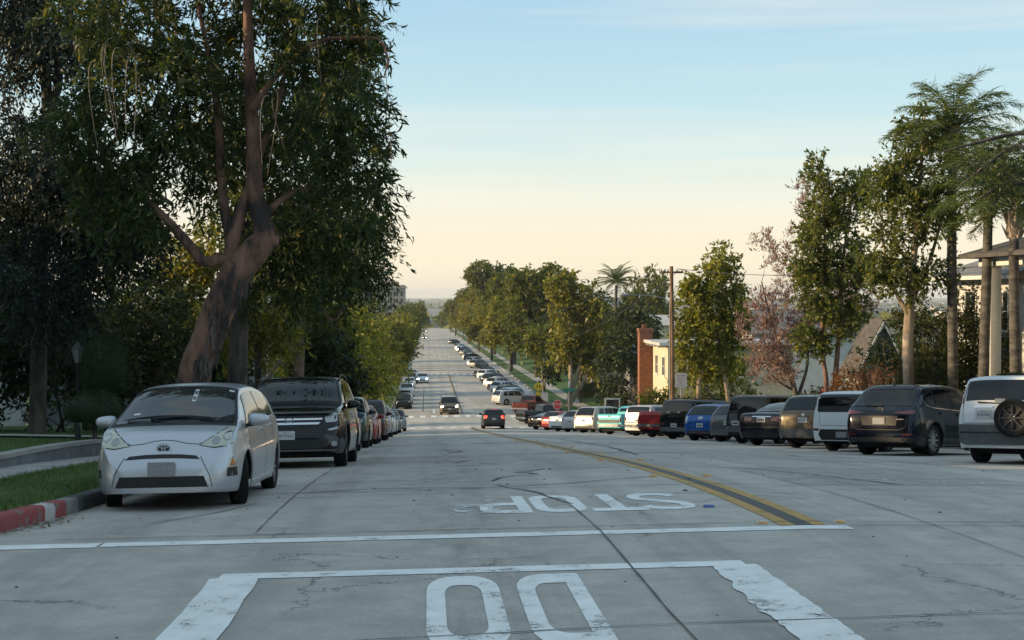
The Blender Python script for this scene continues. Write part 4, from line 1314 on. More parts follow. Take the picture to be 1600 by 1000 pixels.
# ---------------------------------------------------------------- black SUV behind it
def suv_nose(root, S, bvh, paint):
    # roof rails
    for sd in (1, -1):
        P = [(x, sd * (S.par(x)[4] - .02), float(S.C(x)) - .02 + (.035 if i not in (0, 6) else -.03)) for i, x in enumerate(np.linspace(-1.7, .55, 7))]
        bar(root, "roof_rail", P, .018, M_trim)
    h_ = bvh.ray_cast(Vector((6, 0, .86)), Vector((-1, 0, 0)), 12); x = h_[0].x + .03
    bm = bmesh.new()
    bm_box(bm, (x, -.072, .80), (x + .012, -.048, .91)); bm_box(bm, (x, .048, .80), (x + .012, .072, .91)); bm_box(bm, (x, -.05, .842), (x + .0118, .05, .864))
    bm_obj("emblem", bm, M_chrome, root)
PILOT = dict(L=4.94, W=1.99, gc=.24, lift=.12, rw=.38, xf=1.52, xr=-1.30, tum=.26, nexp=3.0, rh=.11, step=.06, rings=(11, 5, 9), arch_n=13, detail=2, tw=.235, rim='5',
    top=[(-2.47, .75), (-2.45, 1.05), (-2.33, 1.35), (-2.15, 1.62), (-1.7, 1.70), (-.6, 1.745), (.2, 1.73), (.55, 1.68), (.85, 1.54), (1.22, 1.28), (1.40, 1.175), (1.75, 1.13), (2.1, 1.06), (2.28, .98), (2.38, .86), (2.44, .70), (2.47, .55)],
    belt=[(-2.47, 1.12), (-1, 1.10), (.8, 1.06), (1.4, 1.03), (2.47, .95)],
    ws=(1.36, .50), wsw=.90, rw_=(-2.15, -2.40), sw=[(-.35, 1.0, .58, -.35), (-1.45, -.42, -.42, -1.40), (-2.1, -1.55, -1.50, -1.85)], mir=(.82, 1.16),
    plates={'F': (.60, "9RTM657", M_plate, -.05, .008)}, extra=[suv_nose],
    feat=[("grille", 'F', [(-.60, .95), (.60, .95), (.50, .73), (-.50, .73)], M_trim, dict(mir=False, off=.008)),
          ("grille_bar", 'F', [(-.60, .905), (.60, .905), (.58, .872), (-.58, .872)], M_chrome, dict(mir=False, off=.022)),
          ("grille_bar", 'F', [(-.56, .83), (.56, .83), (.52, .79), (-.52, .79)], M_chrome, dict(mir=False, off=.022)),
          ("headlight", 'F', [(.62, .93), (.74, .965), (.86, .985), (.90, .93), (.89, .86), (.80, .83), (.66, .82)], M_lamp, dict(off=.008)),
          ("headlight_strip", 'F', [(.62, .945), (.76, .985), (.88, 1.0), (.885, .975), (.76, .958), (.62, .918)], M_chrome, dict(off=.014)),
          ("drl_lamp", 'F', [(.68, .70), (.86, .745), (.90, .745), (.89, .71), (.72, .675)], M_lamp, dict(off=.008)),
          ("lower_grille", 'F', [(-.72, .52), (.72, .52), (.60, .36), (-.60, .36)], M_trim, dict(mir=False, off=.005)),
          ("lower_lip", 'F', [(-.86, .34), (.86, .34), (.82, .30), (-.82, .30)], M_greytrim, dict(mir=False, off=.02)),
          ("fog_lamp", 'F', ell(.80, .44, .05, .045, 14), M_lamp, dict(off=.012, cell=.1)),
          ("fog_ring", 'F', ell(.80, .44, .065, .06, 14), M_greytrim, dict(off=.008, cell=.1)),
          ("bumper_wing", 'F', [(.62, .62), (.86, .56), (.90, .40), (.88, .36), (.66, .50)], M_greytrim, dict(off=.004)),
          ("hood_crease", 'F', seam([(.55, 1.16), (.50, 1.08), (.46, 1.0)], .012), M_trim, dict(off=.003)),
          ("door_handle", 'S', rrect(-.25, -.02, .99, 1.03, .015), M_chrome, dict(off=.03)),
          ("arch_trim", 'S', [(1.04, .45), (1.10, .70), (1.28, .84), (1.52, .88), (1.76, .84), (1.94, .70), (2.0, .45), (1.95, .45), (1.90, .66), (1.73, .79), (1.52, .83), (1.31, .79), (1.14, .66), (1.09, .45)], M_trim, dict(off=.006)),
          ])
P_black = mat_paint("black_paint", (0.003, 0.003, 0.0035), 0.0, .12)
car, S_ = build_car("sport_utility_car", PILOT, P_black, "large black SUV with chrome grille bars parked behind the silver hatchback", "SUV")
place(car, -2.45, 27.5, R(180.6), 2.82)

# ---------------------------------------------------------------- generic shapes for the rest
def sedan(L=4.75, W=1.82, H=1.45, **k):
    h = L / 2; f = H / 1.45
    d = dict(L=L, W=W, gc=.18, rw=.32, xf=h - .90, xr=-h + 1.05, tum=.42, nexp=2.6, rh=.09, step=.10, rings=(8, 4, 7), arch_n=9, tw=.2, rim='10',
        top=[(-h, .62), (-h + .02, .85), (-h + .08, 1.0), (-h + .2, 1.055), (-h + .75, 1.085), (-h + 1.2, 1.27 * f), (-h + 1.65, 1.40 * f), (-.25, H), (.35, 1.42 * f), (.75, 1.28 * f), (1.25, 1.03), (1.5, .97), (h - .6, .88), (h - .25, .78), (h - .09, .66), (h, .48)],
        belt=[(-h, .98), (-.5, .95), (1.2, .89), (h, .85)], ws=(1.32, .42), rw_=(-h + 1.55, -h + .85), sw=[(-.28, .95, .35, -.28), (-1.28, -.34, -.34, -1.0)], mir=(.80, 1.0),
        feat=[("tail_light", 'B', [(.38, .86), (.80, .93), (.82, .80), (.62, .77), (.40, .79)], M_red), ("headlight", 'F', [(.45, .70), (.82, .80), (.84, .70), (.55, .63)], M_lamp), ("grille", 'F', [(-.4, .62), (.4, .62), (.48, .42), (-.48, .42)], M_trim, dict(mir=False)),
              ("bumper_shadow", 'B', [(-.55, .38), (.55, .38), (.5, .28), (-.5, .28)], M_trim, dict(mir=False)), ("trunk_seam", 'B', seam([(-.5, .98), (-.5, .62), (.5, .62), (.5, .98)], .012), M_trim, dict(mir=False, off=.002))],  # includes a black trim strip low across the rear bumper
        plates={'B': (.78, None, M_plate, 0, 0)})
    d.update(k); return d
def wagon(L=4.55, W=1.84, H=1.68, **k):
    """crossover / small SUV with an upright tail"""
    h = L / 2; f = H / 1.68
    d = dict(L=L, W=W, gc=.22, rw=.355, xf=h - .92, xr=-h + .95, tum=.30, nexp=2.8, rh=.10, step=.09, rings=(8, 4, 7), arch_n=9, tw=.225, rim='5',
        top=[(-h, .62), (-h + .015, .90), (-h + .06, 1.06), (-h + .20, 1.30 * f), (-h + .36, 1.54 * f), (-h + .55, 1.62 * f), (-h + 1.2, 1.66 * f), (-.1, H), (.45, 1.63 * f), (.75, 1.50 * f), (1.2, 1.20 * f), (1.42, 1.08), (h - .45, .99), (h - .2, .88), (h - .08, .74), (h, .52)],
        belt=[(-h, 1.10), (-.8, 1.06), (1.2, 1.0), (h, .92)], ws=(1.34, .40), rw_=(-h + .38, -h + .085), sw=[(-.25, .92, .42, -.25), (-1.18, -.31, -.31, -1.08), (-h + .55, -1.26, -1.20, -h + .72)], mir=(.80, 1.12),
        feat=[("tail_light", 'B', [(.52, .98), (.84, 1.02), (.86, .88), (.60, .90)], M_red), ("headlight", 'F', [(.48, .84), (.84, .95), (.86, .83), (.58, .77)], M_lamp), ("grille", 'F', [(-.42, .85), (.42, .85), (.36, .62), (-.36, .62)], M_trim, dict(mir=False)),
              ("bumper_trim", 'B', [(-.80, .44), (.80, .44), (.76, .28), (-.76, .28)], M_trim, dict(mir=False)), ("lower_grille", 'F', [(-.6, .45), (.6, .45), (.55, .3), (-.55, .3)], M_trim, dict(mir=False)),
              ("hatch_seam", 'B', seam([(-.62, 1.02), (-.58, .58), (.58, .58), (.62, 1.02)], .012), M_trim, dict(mir=False, off=.002))],
        plates={'B': (.80, None, M_plate, 0, 0)})
    d.update(k); return d
def boxy(L=4.6, W=1.80, H=1.70, **k):
    """upright square-tailed SUV"""
    h = L / 2
    d = wagon(L, W, H)
    d.update(tum=.20, nexp=3.4, rh=.10,
        top=[(-h, .60), (-h + .01, .95), (-h + .03, 1.10), (-h + .10, 1.45), (-h + .15, H - .12), (-h + .24, H - .045), (-h + .8, H - .01), (-.2, H), (.45, H - .03), (.66, H - .12), (1.02, 1.30), (1.22, 1.10), (1.4, 1.06), (h - .35, 1.0), (h - .12, .90), (h - .04, .75), (h, .52)],
        belt=[(-h, 1.08), (-.5, 1.06), (1.2, 1.0), (h, .95)], ws=(1.16, .48), rw_=(-h + .155, -h + .045), rww=.88,
        plan=[(-h, .86), (-h + .03, .93), (-h + .12, .97), (-h + .4, .99), (-h * .4, 1), (h * .35, 1), (h - .5, .98), (h - .2, .93), (h - .06, .85), (h, .74)],
        sw=[(-.25, .88, .50, -.25), (-1.18, -.31, -.31, -1.15), (-h + .35, -1.27, -1.24, -h + .42)], mir=(.70, 1.14))
    d.update(k); return d
def hatch(L=4.1, W=1.74, H=1.50, **k):
    h = L / 2; f = H / 1.5
    d = wagon(L, W, H)
    d.update(gc=.18, rw=.30, xf=h - .80, xr=-h + .70, tum=.34,
        top=[(-h, .55), (-h + .02, .80), (-h + .09, .98), (-h + .28, 1.22 * f), (-h + .46, 1.40 * f), (-h + .8, 1.47 * f), (-.2, H), (.3, 1.46 * f), (.6, 1.34 * f), (1.05, 1.08 * f), (1.27, .96), (h - .4, .86), (h - .18, .75), (h - .06, .62), (h, .46)],
        belt=[(-h, .98), (-.6, .95), (1.1, .90), (h, .84)], ws=(1.18, .32), rw_=(-h + .47, -h + .12), sw=[(-.25, .85, .34, -.25), (-1.15, -.31, -.31, -1.02)], mir=(.68, 1.0),
        feat=[("tail_light", 'B', [(.56, .95), (.78, .98), (.80, .72), (.62, .72)], M_red), ("headlight", 'F', [(.42, .70), (.76, .84), (.79, .72), (.55, .63)], M_lamp), ("grille", 'F', [(-.35, .66), (.35, .66), (.42, .36), (-.42, .36)], M_trim, dict(mir=False)),
              ("bumper_trim", 'B', [(-.6, .36), (.6, .36), (.55, .25), (-.55, .25)], M_trim, dict(mir=False))],
        plates={'B': (.72, None, M_plate, 0, 0)})
    d.update(k); return d
def bed_extra(zr, x0, x1):
    def fn(root, S, bvh, paint):
        bm = bmesh.new(); w = S.W / 2 - .16
        V = [bm.verts.new(p) for p in ((x0, -w, zr + .008), (x1, -w, zr + .008), (x1, w, zr + .008), (x0, w, zr + .008))]
        bm.faces.new(V); bm_obj("bed_hollow_shade", bm, M_trim, root)  # dark panel standing in for the shade inside the open bed
    return fn
def pickup(L=5.4, W=1.92, H=1.80, bed=1.12, **k):
    h = L / 2
    d = dict(L=L, W=W, gc=.30, rw=.37, xf=h - .95, xr=-h + 1.10, tum=.24, nexp=3.6, rh=.08, step=.10, rings=(8, 4, 8), arch_n=9, tw=.24, rim='5', archgap=.07,
        top=[(-h, .70), (-h + .005, bed - .10), (-h + .03, bed), (-.82, bed), (-.78, bed + .15), (-.72, H - .20), (-.62, H - .05), (-.3, H), (.3, H), (.62, H - .08), (1.05, 1.42), (1.3, 1.20), (1.5, 1.15), (h - .4, 1.10), (h - .12, 1.03), (h - .04, .85), (h, .6)],
        belt=[(-h, 1.10), (0, 1.12), (h, 1.05)], ws=(1.22, .62), rw_=(-.69, -.775), rww=.84, sw=[(-.60, .95, .60, -.56)], mir=(.85, 1.25),
        plan=[(-h, .90), (-h + .04, .965), (-h + .2, .985), (0, 1), (h * .5, 1), (h - .5, .98), (h - .2, .94), (h - .06, .88), (h, .8)],
        feat=[("tail_light", 'B', rrect(.76, .92, .78, 1.06, .04), M_red), ("bumper", 'B', rrect(-.92, .92, .50, .64, .03), M_chrome, dict(mir=False, off=.09, back=.12)), ("headlight", 'F', rrect(.62, .90, .80, .98, .03), M_lamp), ("grille", 'F', rrect(-.55, .55, .72, 1.0, .03), M_trim, dict(mir=False)),
              ("tailgate_seam", 'B', seam([(-.74, 1.1), (-.74, .68), (.74, .68), (.74, 1.1)], .014), M_trim, dict(mir=False, off=.002)), ("tailgate_latch", 'B', rrect(-.09, .09, .97, 1.04, .02), M_trim, dict(mir=False))],
        plates={'B': (.57, None, M_plate, 0, .09)}, extra=[bed_extra(bed, -h + .10, -.86)])
    d.update(k); return d
def wood_rear(root, S, bvh, paint): pass

def spare_extra(txt, plate_y, plate_z, zc, yc, r=.345):
    def fn(root, S, bvh, paint):
        hit = bvh.ray_cast(Vector((-6, yc, zc)), Vector((1, 0, 0)), 12); x = hit[0].x - .14
        md = wheel_meshes(r, .21, 'steel', 32)
        w = bpy.data.objects.new("spare_wheel", None); link(w, root)
        w.location = (x, yc, zc); w.rotation_euler = (0, 0, R(90))
        for n, m in (("tyre", md[0]), ("rim_dish", md[1]), ("rim", md[2])): link(bpy.data.objects.new(n, m), w)
        bm = bmesh.new()
        for k in range(5):
            a = 2 * math.pi * k / 5
            bmesh.ops.create_uvsphere(bm, u_segments=8, v_segments=5, radius=.014, matrix=Matrix.Translation((.055 * math.cos(a), .092, .055 * math.sin(a))))
        bm_obj("lug_nut", bm, M_chrome, w, 60)
    return fn

def wiper_rear(yf, zf, yt, zt):
    def fn(root, S, bvh, paint):
        P = []
        for t in np.linspace(0, 1, 6):
            y, z = yf + (yt - yf) * t, zf + (zt - zf) * t
            hit = bvh.ray_cast(Vector((-6, y, z)), Vector((1, 0, 0)), 12)
            P.append((hit[0].x - .03, y, z))
        bar(root, "rear_wiper", P, [.016, .014, .012, .010, .009, .006], M_trim)
    return fn

ROWG = "cars parked diagonally by the kerb"
LEFTG = "cars parked along the lawn side"
def park_right(car, xr, yr, S, ang=45):
    """xr, yr: plan position of the rear axle's middle"""
    d = Vector((math.sin(R(ang)), math.cos(R(ang)))); wb = S.xf - S.xr; mid = (S.xf + S.xr) / 2
    c = Vector((xr, yr)) + d * (-S.xr)
    place(car, c.x, c.y, R(ang), 2.6)

# white SUV with the spare wheel
def crv_lamps(root, S, bvh, paint): pass
CRV = boxy(4.5, 1.78, 1.68, detail=2, step=.05, rings=(12, 5, 10), arch_n=13, rim='5', glass=M_glass, rww=.90,
    feat=[("bumper", 'B', [(-.88, .66), (-.86, .74), (.86, .74), (.88, .66), (.86, .44), (.7, .36), (-.7, .36), (-.86, .44)], M_greytrim, dict(mir=False, off=.05, back=.10)),
          ("bumper_step", 'B', [(-.86, .60), (.86, .60), (.86, .575), (-.86, .575)], M_trim, dict(mir=False, off=.056)),
          ("tail_light", 'B', [(.74, 1.12), (.80, 1.12), (.755, 1.52), (.71, 1.52)], M_red),
          ("gate_seam", 'B', seam([(-.66, 1.55), (-.74, 1.08), (-.74, .76), (.74, .76), (.74, 1.08), (.66, 1.55)], .012), M_trim, dict(mir=False, off=.002)),
          ("plate_recess", 'B', rrect(.10, .58, .84, 1.06, .03), None, dict(mir=False, off=.012)),
          ("gate_handle", 'B', rrect(.16, .52, 1.05, 1.09, .015), M_chrome, dict(mir=False, off=.03)),
          ("sill_cladding", 'S', [(-1.0, .50), (1.0, .50), (1.0, .26), (-1.0, .26)], M_greytrim, dict(off=.004)),
          ("arch_trim", 'S', [(-1.85, .40), (-1.79, .66), (-1.6, .79), (-1.3, .83), (-1.0, .79), (-.81, .66), (-.75, .40), (-.82, .40), (-.88, .62), (-1.04, .73), (-1.3, .77), (-1.56, .73), (-1.72, .62), (-1.78, .40)], M_greytrim, dict(off=.006)),
          ("rear_sticker", 'B', rrect(-.05, .14, 1.16, 1.22, .01), M_plategrey, dict(mir=False, off=.016))],
    plates={'B': (.93, "8ZES406", M_plate, .34, -.012)}, extra=[spare_extra("", 0, 0, .86, -.26), wiper_rear(.45, 1.15, -.05, 1.13)])
P_white = mat_paint("white_paint", (0.66, 0.68, 0.70), 0, .3)
car, S_ = build_car("sport_utility_car", CRV, P_white, "white SUV with a black spare wheel on its tailgate and grey bumper", "SUV", ROWG)
park_right(car, 11.25, 25.7, S_, 43)

# dark blue crossover
def cx_extra(root, S, bvh, paint):
    hit = bvh.ray_cast(Vector((-6, 0, 1.05)), Vector((1, 0, 0)), 12); x = hit[0].x
    bm = bmesh.new(); oring(bm, 0, 1.05, .078, .064, .012, x - .004, -.012)
    P = [(-.062, 1.075), (-.03, 1.062), (0, 1.03), (.03, 1.062), (.062, 1.075), (.035, 1.045), (0, 1.008), (-.035, 1.045)]
    f = [bm.verts.new((x - .012, a, b)) for a, b in P]; bm.faces.new(f)
    bmesh.ops.recalc_face_normals(bm, faces=bm.faces[:]); bm_obj("emblem", bm, M_chrome, root)
    bm = bmesh.new()
    for v, q in zip([bm.verts.new(p) for p in ((-1.55, -.012, 1.66), (-1.35, -.012, 1.675), (-1.52, -.004, 1.745), (-1.55, .012, 1.66), (-1.35, .012, 1.675), (-1.52, .004, 1.745))], range(6)): pass
    bm.verts.ensure_lookup_table(); b = bm.verts
    for f in ((0, 1, 2), (3, 5, 4), (0, 2, 5, 3), (1, 4, 5, 2), (0, 3, 4, 1)): bm.faces.new([b[i] for i in f])
    bm_obj("roof_aerial", bm, M_trim, root)
    for sd in (1, -1):
        hit = bvh.ray_cast(Vector((-6, sd * .62, .36)), Vector((1, 0, 0)), 12)
        bm = bmesh.new(); oring(bm, sd * .62, .37, .05, .045, .012, hit[0].x + .02, -.06)
        bmesh.ops.recalc_face_normals(bm, faces=bm.faces[:]); bm_obj("exhaust_tip", bm, M_chrome, root)
CX5 = wagon(4.55, 1.86, 1.69, detail=2, step=.05, rings=(12, 5, 10), arch_n=15, rim='10', rw=.365, tum=.36,
    top=[(-2.275, .58), (-2.262, .82), (-2.22, 1.0), (-2.12, 1.10), (-1.98, 1.22), (-1.80, 1.40), (-1.66, 1.54), (-1.55, 1.61), (-1.1, 1.66), (-.3, 1.69), (.3, 1.665), (.62, 1.57), (1.05, 1.31), (1.32, 1.12), (1.5, 1.07), (1.9, .97), (2.1, .86), (2.2, .72), (2.275, .52)],
    belt=[(-2.275, 1.06), (-1.6, 1.13), (-.8, 1.09), (1.2, 1.02), (2.275, .92)], ws=(1.28, .38), rw_=(-1.62, -2.06), rww=.86,
    sw=[(-.20, .90, .40, -.20), (-1.12, -.27, -.27, -1.02), (-1.62, -1.20, -1.12, -1.36)],
    feat=[("tail_light", 'B', [(.36, 1.005), (.60, 1.03), (.80, 1.06), (.875, 1.055), (.87, .985), (.78, .955), (.58, .97), (.40, .985)], M_red, dict(off=.010, cell=.05)),
          ("plate_recess", 'B', [(-.46, .92), (.46, .92), (.42, .70), (-.42, .70)], M_trim, dict(mir=False, off=.004)),
          ("hatch_seam", 'B', seam([(-.70, .98), (-.66, .66), (-.5, .60), (.5, .60), (.66, .66), (.70, .98)], .012), M_trim, dict(mir=False, off=.002)),
          ("bumper_trim", 'B', [(-.84, .42), (.84, .42), (.74, .27), (-.74, .27)], M_trim, dict(mir=False, off=.006)),
          ("reflector", 'B', [(.58, .50), (.82, .52), (.82, .485), (.60, .47)], M_red, dict(off=.006)),
          ("sill_cladding", 'S', [(-1.0, .36), (1.0, .36), (1.0, .22), (-1.0, .22)], M_trim, dict(off=.006)),
          ("window_chrome", 'S', seam([(-1.72, 1.30), (-1.60, 1.17), (-1.40, 1.125), (-.8, 1.095), (.2, 1.055), (.95, 1.035)], .022), M_chrome, dict(off=.010)),
          ("door_handle", 'S', rrect(-1.02, -.80, .985, 1.02, .015), None, dict(off=.03)), ("door_handle", 'S', rrect(-.10, .12, .955, .99, .015), None, dict(off=.03)),
          ("door_seam", 'S', seam([(-.22, 1.07), (-.23, .6), (-.2, .32)], .009), M_trim, dict(off=.002)), ("door_seam", 'S', seam([(-1.30, 1.1), (-1.12, .95), (-.98, .80), (-.90, .6)], .009), M_trim, dict(off=.002)),
          ("arch_trim", 'S', [(-1.80, .36), (-1.75, .60), (-1.58, .77), (-1.33, .82), (-1.08, .77), (-.90, .60), (-.85, .36), (-.92, .36), (-.96, .58), (-1.11, .72), (-1.33, .765), (-1.55, .72), (-1.70, .58), (-1.74, .36)], M_trim, dict(off=.006)),
          ("spoiler", 'T', [(-1.68, -.54), (-1.68, .54), (-1.40, .58), (-1.40, -.58)], None, dict(mir=False, off=.03)),
          ("model_badge", 'B', rrect(-.62, -.42, .83, .855, .006), M_chrome, dict(mir=False))],
    plates={'B': (.80, None, M_plategrey, 0, -.004)}, extra=[cx_extra, wiper_rear(0, 1.17, .42, 1.16)])
P_navy = mat_paint("dark_blue_paint", (0.0025, 0.005, 0.014), .2, .14)
car, S_ = build_car("crossover_car", CX5, P_navy, "dark blue crossover with red tail lights and alloy wheels next to the white SUV", "SUV", ROWG)
park_right(car, 11.05, 32.0, S_, 46)

# white box hatch
SOUL = boxy(4.12, 1.79, 1.61, detail=2, step=.06, rings=(10, 4, 9), rim='5', gc=.2, rw=.33,
    feat=[("tail_light", 'B', [(.76, 1.05), (.80, 1.05), (.74, 1.50), (.70, 1.50)], M_red), ("bumper_trim", 'B', [(-.62, .58), (.62, .58), (.66, .44), (.58, .30), (-.58, .30), (-.66, .44)], M_trim, dict(mir=False, off=.008)),
          ("reflector", 'B', rrect(.66, .82, .54, .60, .01), M_red), ("hatch_seam", 'B', seam([(-.66, 1.48), (-.62, .68), (.62, .68), (.66, 1.48)], .012), M_trim, dict(mir=False, off=.002)),
          ("badge", 'B', ell(-.34, .97, .06, .03, 14), M_trim, dict(mir=False)), ("badge", 'B', rrect(-.40, -.28, .90, .925, .005), M_greytrim, dict(mir=False)),
          ("window_surround", 'B', rrect(-.70, .70, 1.03, 1.50, .05), M_trim, dict(mir=False, off=.004))], plates={'B': (.44, None, M_plategrey, 0, 0)})
car, S_ = build_car("box_hatchback", SOUL, P_white, "white boxy hatchback with black tailgate glass beside the dark blue crossover", "car", ROWG)
park_right(car, 11.4, 36.1, S_, 45)

# gold-brown compact wagon
P_gold = mat_paint("gold_brown_paint", (0.155, 0.125, 0.090), .5, .25)
GOLD = wagon(4.5, 1.80, 1.62, glass=M_glass, rim='5', detail=1, feat=[("tail_light", 'B', [(.70, 1.04), (.84, 1.10), (.85, .86), (.72, .86)], M_lamp), ("tail_light_red", 'B', [(.72, .86), (.85, .86), (.85, .76), (.74, .78)], M_red), ("brake_lamp", 'B', rrect(-.10, .10, 1.52, 1.55, .01), M_wht, dict(mir=False)),
          ("bumper_trim", 'B', [(-.82, .56), (.82, .56), (.80, .34), (-.80, .34)], M_greytrim, dict(mir=False, off=.02)), ("window_surround", 'B', [(-.66, 1.02), (.66, 1.02), (.58, 1.56), (-.58, 1.56)], M_trim, dict(mir=False, off=.004)), ("badge", 'B', ell(0, .98, .05, .045, 14), M_chrome, dict(mir=False))],
          plates={'B': (.82, "6FYH251", M_plate, 0, 0)})
car, S_ = build_car("station_wagon", GOLD, P_gold, "gold-brown compact wagon with clear tail lamps between the white hatchback and the navy sedan", "car", ROWG)
park_right(car, 11.5, 40.2, S_, 45)

# navy sedan
SED = sedan(4.85, 1.82, 1.44, glass=M_glassc, rim='7', feat=[("tail_light", 'B', [(.34, .93), (.80, .95), (.81, .80), (.36, .80)], M_red), ("trunk_trim", 'B', rrect(-.34, .34, .92, .95, .01), M_chrome, dict(mir=False)), ("trunk_seam", 'B', seam([(-.55, 1.0), (-.55, .62), (.55, .62), (.55, 1.0)], .012), M_trim, dict(mir=False, off=.002)), ("bumper_seam", 'B', rrect(-.82, .82, .575, .595, .005), M_trim, dict(mir=False)), ("headlight", 'F', [(.45, .70), (.82, .80), (.84, .70), (.55, .63)], M_lamp)], plates={'B': (.83, None, M_plate, 0, 0)})
car, S_ = build_car("sedan", SED, P_navy, "navy sedan with wide red tail lamps beside the gold-brown wagon", "car", ROWG)
park_right(car, 11.3, 44.2, S_, 45)

# dark green-black SUV with spare
P_dkgrey = mat_paint("dark_olive_paint", (0.030, 0.030, 0.026), .3, .25)
car, S_ = build_car("sport_utility_car", boxy(4.5, 1.78, 1.72, rww=.92, feat=[("tail_light", 'B', [(.735, 1.10), (.80, 1.10), (.755, 1.54), (.70, 1.54)], M_red), ("corner_lamp", 'S', rrect(-2.22, -2.12, 1.36, 1.58, .02), M_amber), ("bumper", 'B', rrect(-.86, .86, .40, .62, .04), M_greytrim, dict(mir=False, off=.05, back=.1)), ("gate_panel", 'B', rrect(-.70, .70, .68, 1.05, .03), M_greytrim, dict(mir=False, off=.004))],
    plates={'B': (.72, None, M_plate, .40, -.05)}, extra=[spare_extra("", 0, 0, .98, -.10, .34)]), P_dkgrey, "dark olive SUV with a spare wheel and orange corner lamp behind the navy sedan", "SUV", ROWG)
park_right(car, 11.7, 48.2, S_, 45)
P_grey = mat_paint("grey_paint", (0.12, 0.125, 0.13), .5, .25)
car, S_ = build_car("hatchback", hatch(4.2, 1.76, 1.48, rim='5', glass=M_glassc), P_grey, "dark grey hatchback squeezed between the olive SUV and the blue hatchback", "car", ROWG)
park_right(car, 11.7, 51.9, S_, 45)
P_blue = mat_paint("bright_blue_paint", (0.015, 0.085, 0.30), .25, .25)
car, S_ = build_car("hatchback", hatch(3.85, 1.70, 1.50, rim='5', feat=[("tail_light", 'B', [(.58, .98), (.76, 1.0), (.78, .66), (.62, .70)], M_lamp), ("bumper_trim", 'B', [(-.62, .40), (.62, .40), (.6, .26), (-.6, .26)], M_trim, dict(mir=False)), ("bumper_chrome", 'B', rrect(-.5, .5, .33, .36, .01), M_chrome, dict(mir=False, off=.01)), ("badge", 'B', ell(.0, .92, .12, .07, 14), M_lamp, dict(mir=False))], plates={'B': (.62, None, M_plate, 0, 0)}), P_blue, "small bright blue hatchback tucked in beside the square black SUV", "car", ROWG)
park_right(car, 11.25, 54.9, S_, 45)

# square black SUV with lettering
def santa_letters(root, S, bvh, paint):
    hit = bvh.ray_cast(Vector((-6, 0, .985)), Vector((1, 0, 0)), 12); x = hit[0].x - .008
    Mx = Matrix.Translation((x, 0, .985)) @ Matrix(((0, 0, -1, 0), (-1, 0, 0, 0), (0, 1, 0, 0), (0, 0, 0, 1)))
    text_obj("tailgate_letters", "S A N T A   F E", .085, M_chrome, root, Mx, .006, 1.55)
    for sd in (1, -1):
        P = [(xx, sd * .62, float(S.C(xx)) + (.05 if 0 < i < 4 else -.01)) for i, xx in enumerate(np.linspace(-1.9, .4, 5))]
        bar(root, "roof_rail", P, .02, M_trim)
car, S_ = build_car("sport_utility_car", boxy(4.85, 1.92, 1.74, rw=.37, rww=.90, extra=[santa_letters], feat=[("tail_light", 'B', rrect(.62, .86, .62, .70, .01), M_red), ("bumper_trim", 'B', rrect(-.84, .84, .34, .52, .04), M_greytrim, dict(mir=False, off=.01)), ("window_sticker", 'B', ell(-.12, 1.16, .08, .05, 12), M_plategrey, dict(mir=False, off=.015)), ("window_sticker", 'B', ell(.42, 1.16, .12, .045, 12), M_plategrey, dict(mir=False, off=.015))], plates={'B': (.60, None, M_plate, .12, -.006)}), P_black, "square black SUV with raised tailgate lettering beside the small blue hatchback", "SUV", ROWG)
park_right(car, 11.3, 59.6, S_, 45)

P_red = mat_paint("red_paint", (0.27, 0.012, 0.018), .1, .3)
car, S_ = build_car("pickup_truck", pickup(5.5, 1.95, 1.86, 1.24), P_red, "red pickup truck with chrome rear bumper beside the square black SUV", "truck", ROWG)
park_right(car, 11.5, 66.4, S_, 45)
car, S_ = build_car("sport_utility_car", boxy(4.7, 1.85, 1.62, feat=[("bumper", 'B', rrect(-.88, .88, .46, .60, .03), M_chrome, dict(mir=False, off=.07, back=.1)), ("bumper_bar", 'B', rrect(-.88, .88, .68, .74, .02), M_chrome, dict(mir=False, off=.02)), ("tail_light", 'B', rrect(.72, .86, .78, 1.0, .03), M_red)]), mat_paint("pale_grey_paint", (0.40, 0.41, 0.42), .3, .3), "pale grey SUV with chrome bumper bars between the red and the turquoise pickup", "SUV", ROWG)
park_right(car, 11.4, 71.2, S_, 45)
P_teal = mat_paint("turquoise_paint", (0.06, 0.33, 0.39), .1, .35)
car, S_ = build_car("pickup_truck", pickup(5.3, 1.88, 1.66, 1.16, feat=[("tail_light", 'B', rrect(.74, .90, .70, 1.0, .05), M_red), ("bumper", 'B', rrect(-.90, .90, .44, .60, .03), M_chrome, dict(mir=False, off=.09, back=.12)), ("tailgate_band", 'B', rrect(-.72, .72, .66, .84, .02), M_greytrim, dict(mir=False)), ("tailgate_latch", 'B', rrect(-.09, .09, 1.0, 1.07, .02), M_trim, dict(mir=False))]), P_teal, "turquoise pickup truck with a grey band across its tailgate", "truck", ROWG)
park_right(car, 11.0, 78.6, S_, 45)
P_champ = mat_paint("champagne_paint", (0.42, 0.39, 0.34), .45, .3)
car, S_ = build_car("sport_utility_car", wagon(4.65, 1.85, 1.72, rim='5', feat=[("tail_light", 'B', [(.60, 1.0), (.84, 1.02), (.86, .82), (.66, .82)], M_red), ("brake_lamp", 'B', rrect(-.28, .28, 1.60, 1.64, .01), M_red, dict(mir=False)), ("bumper_trim", 'B', [(-.8, .44), (.8, .44), (.75, .3), (-.75, .3)], M_trim, dict(mir=False))]), P_champ, "champagne SUV next to the turquoise pickup truck", "SUV", ROWG)
park_right(car, 10.5, 88.0, S_, 45)
car, S_ = build_car("sedan", sedan(4.8, 1.84, 1.42), P_white, "white fastback sedan beside the champagne SUV", "car", ROWG)
park_right(car, 9.75, 97.2, S_, 45)
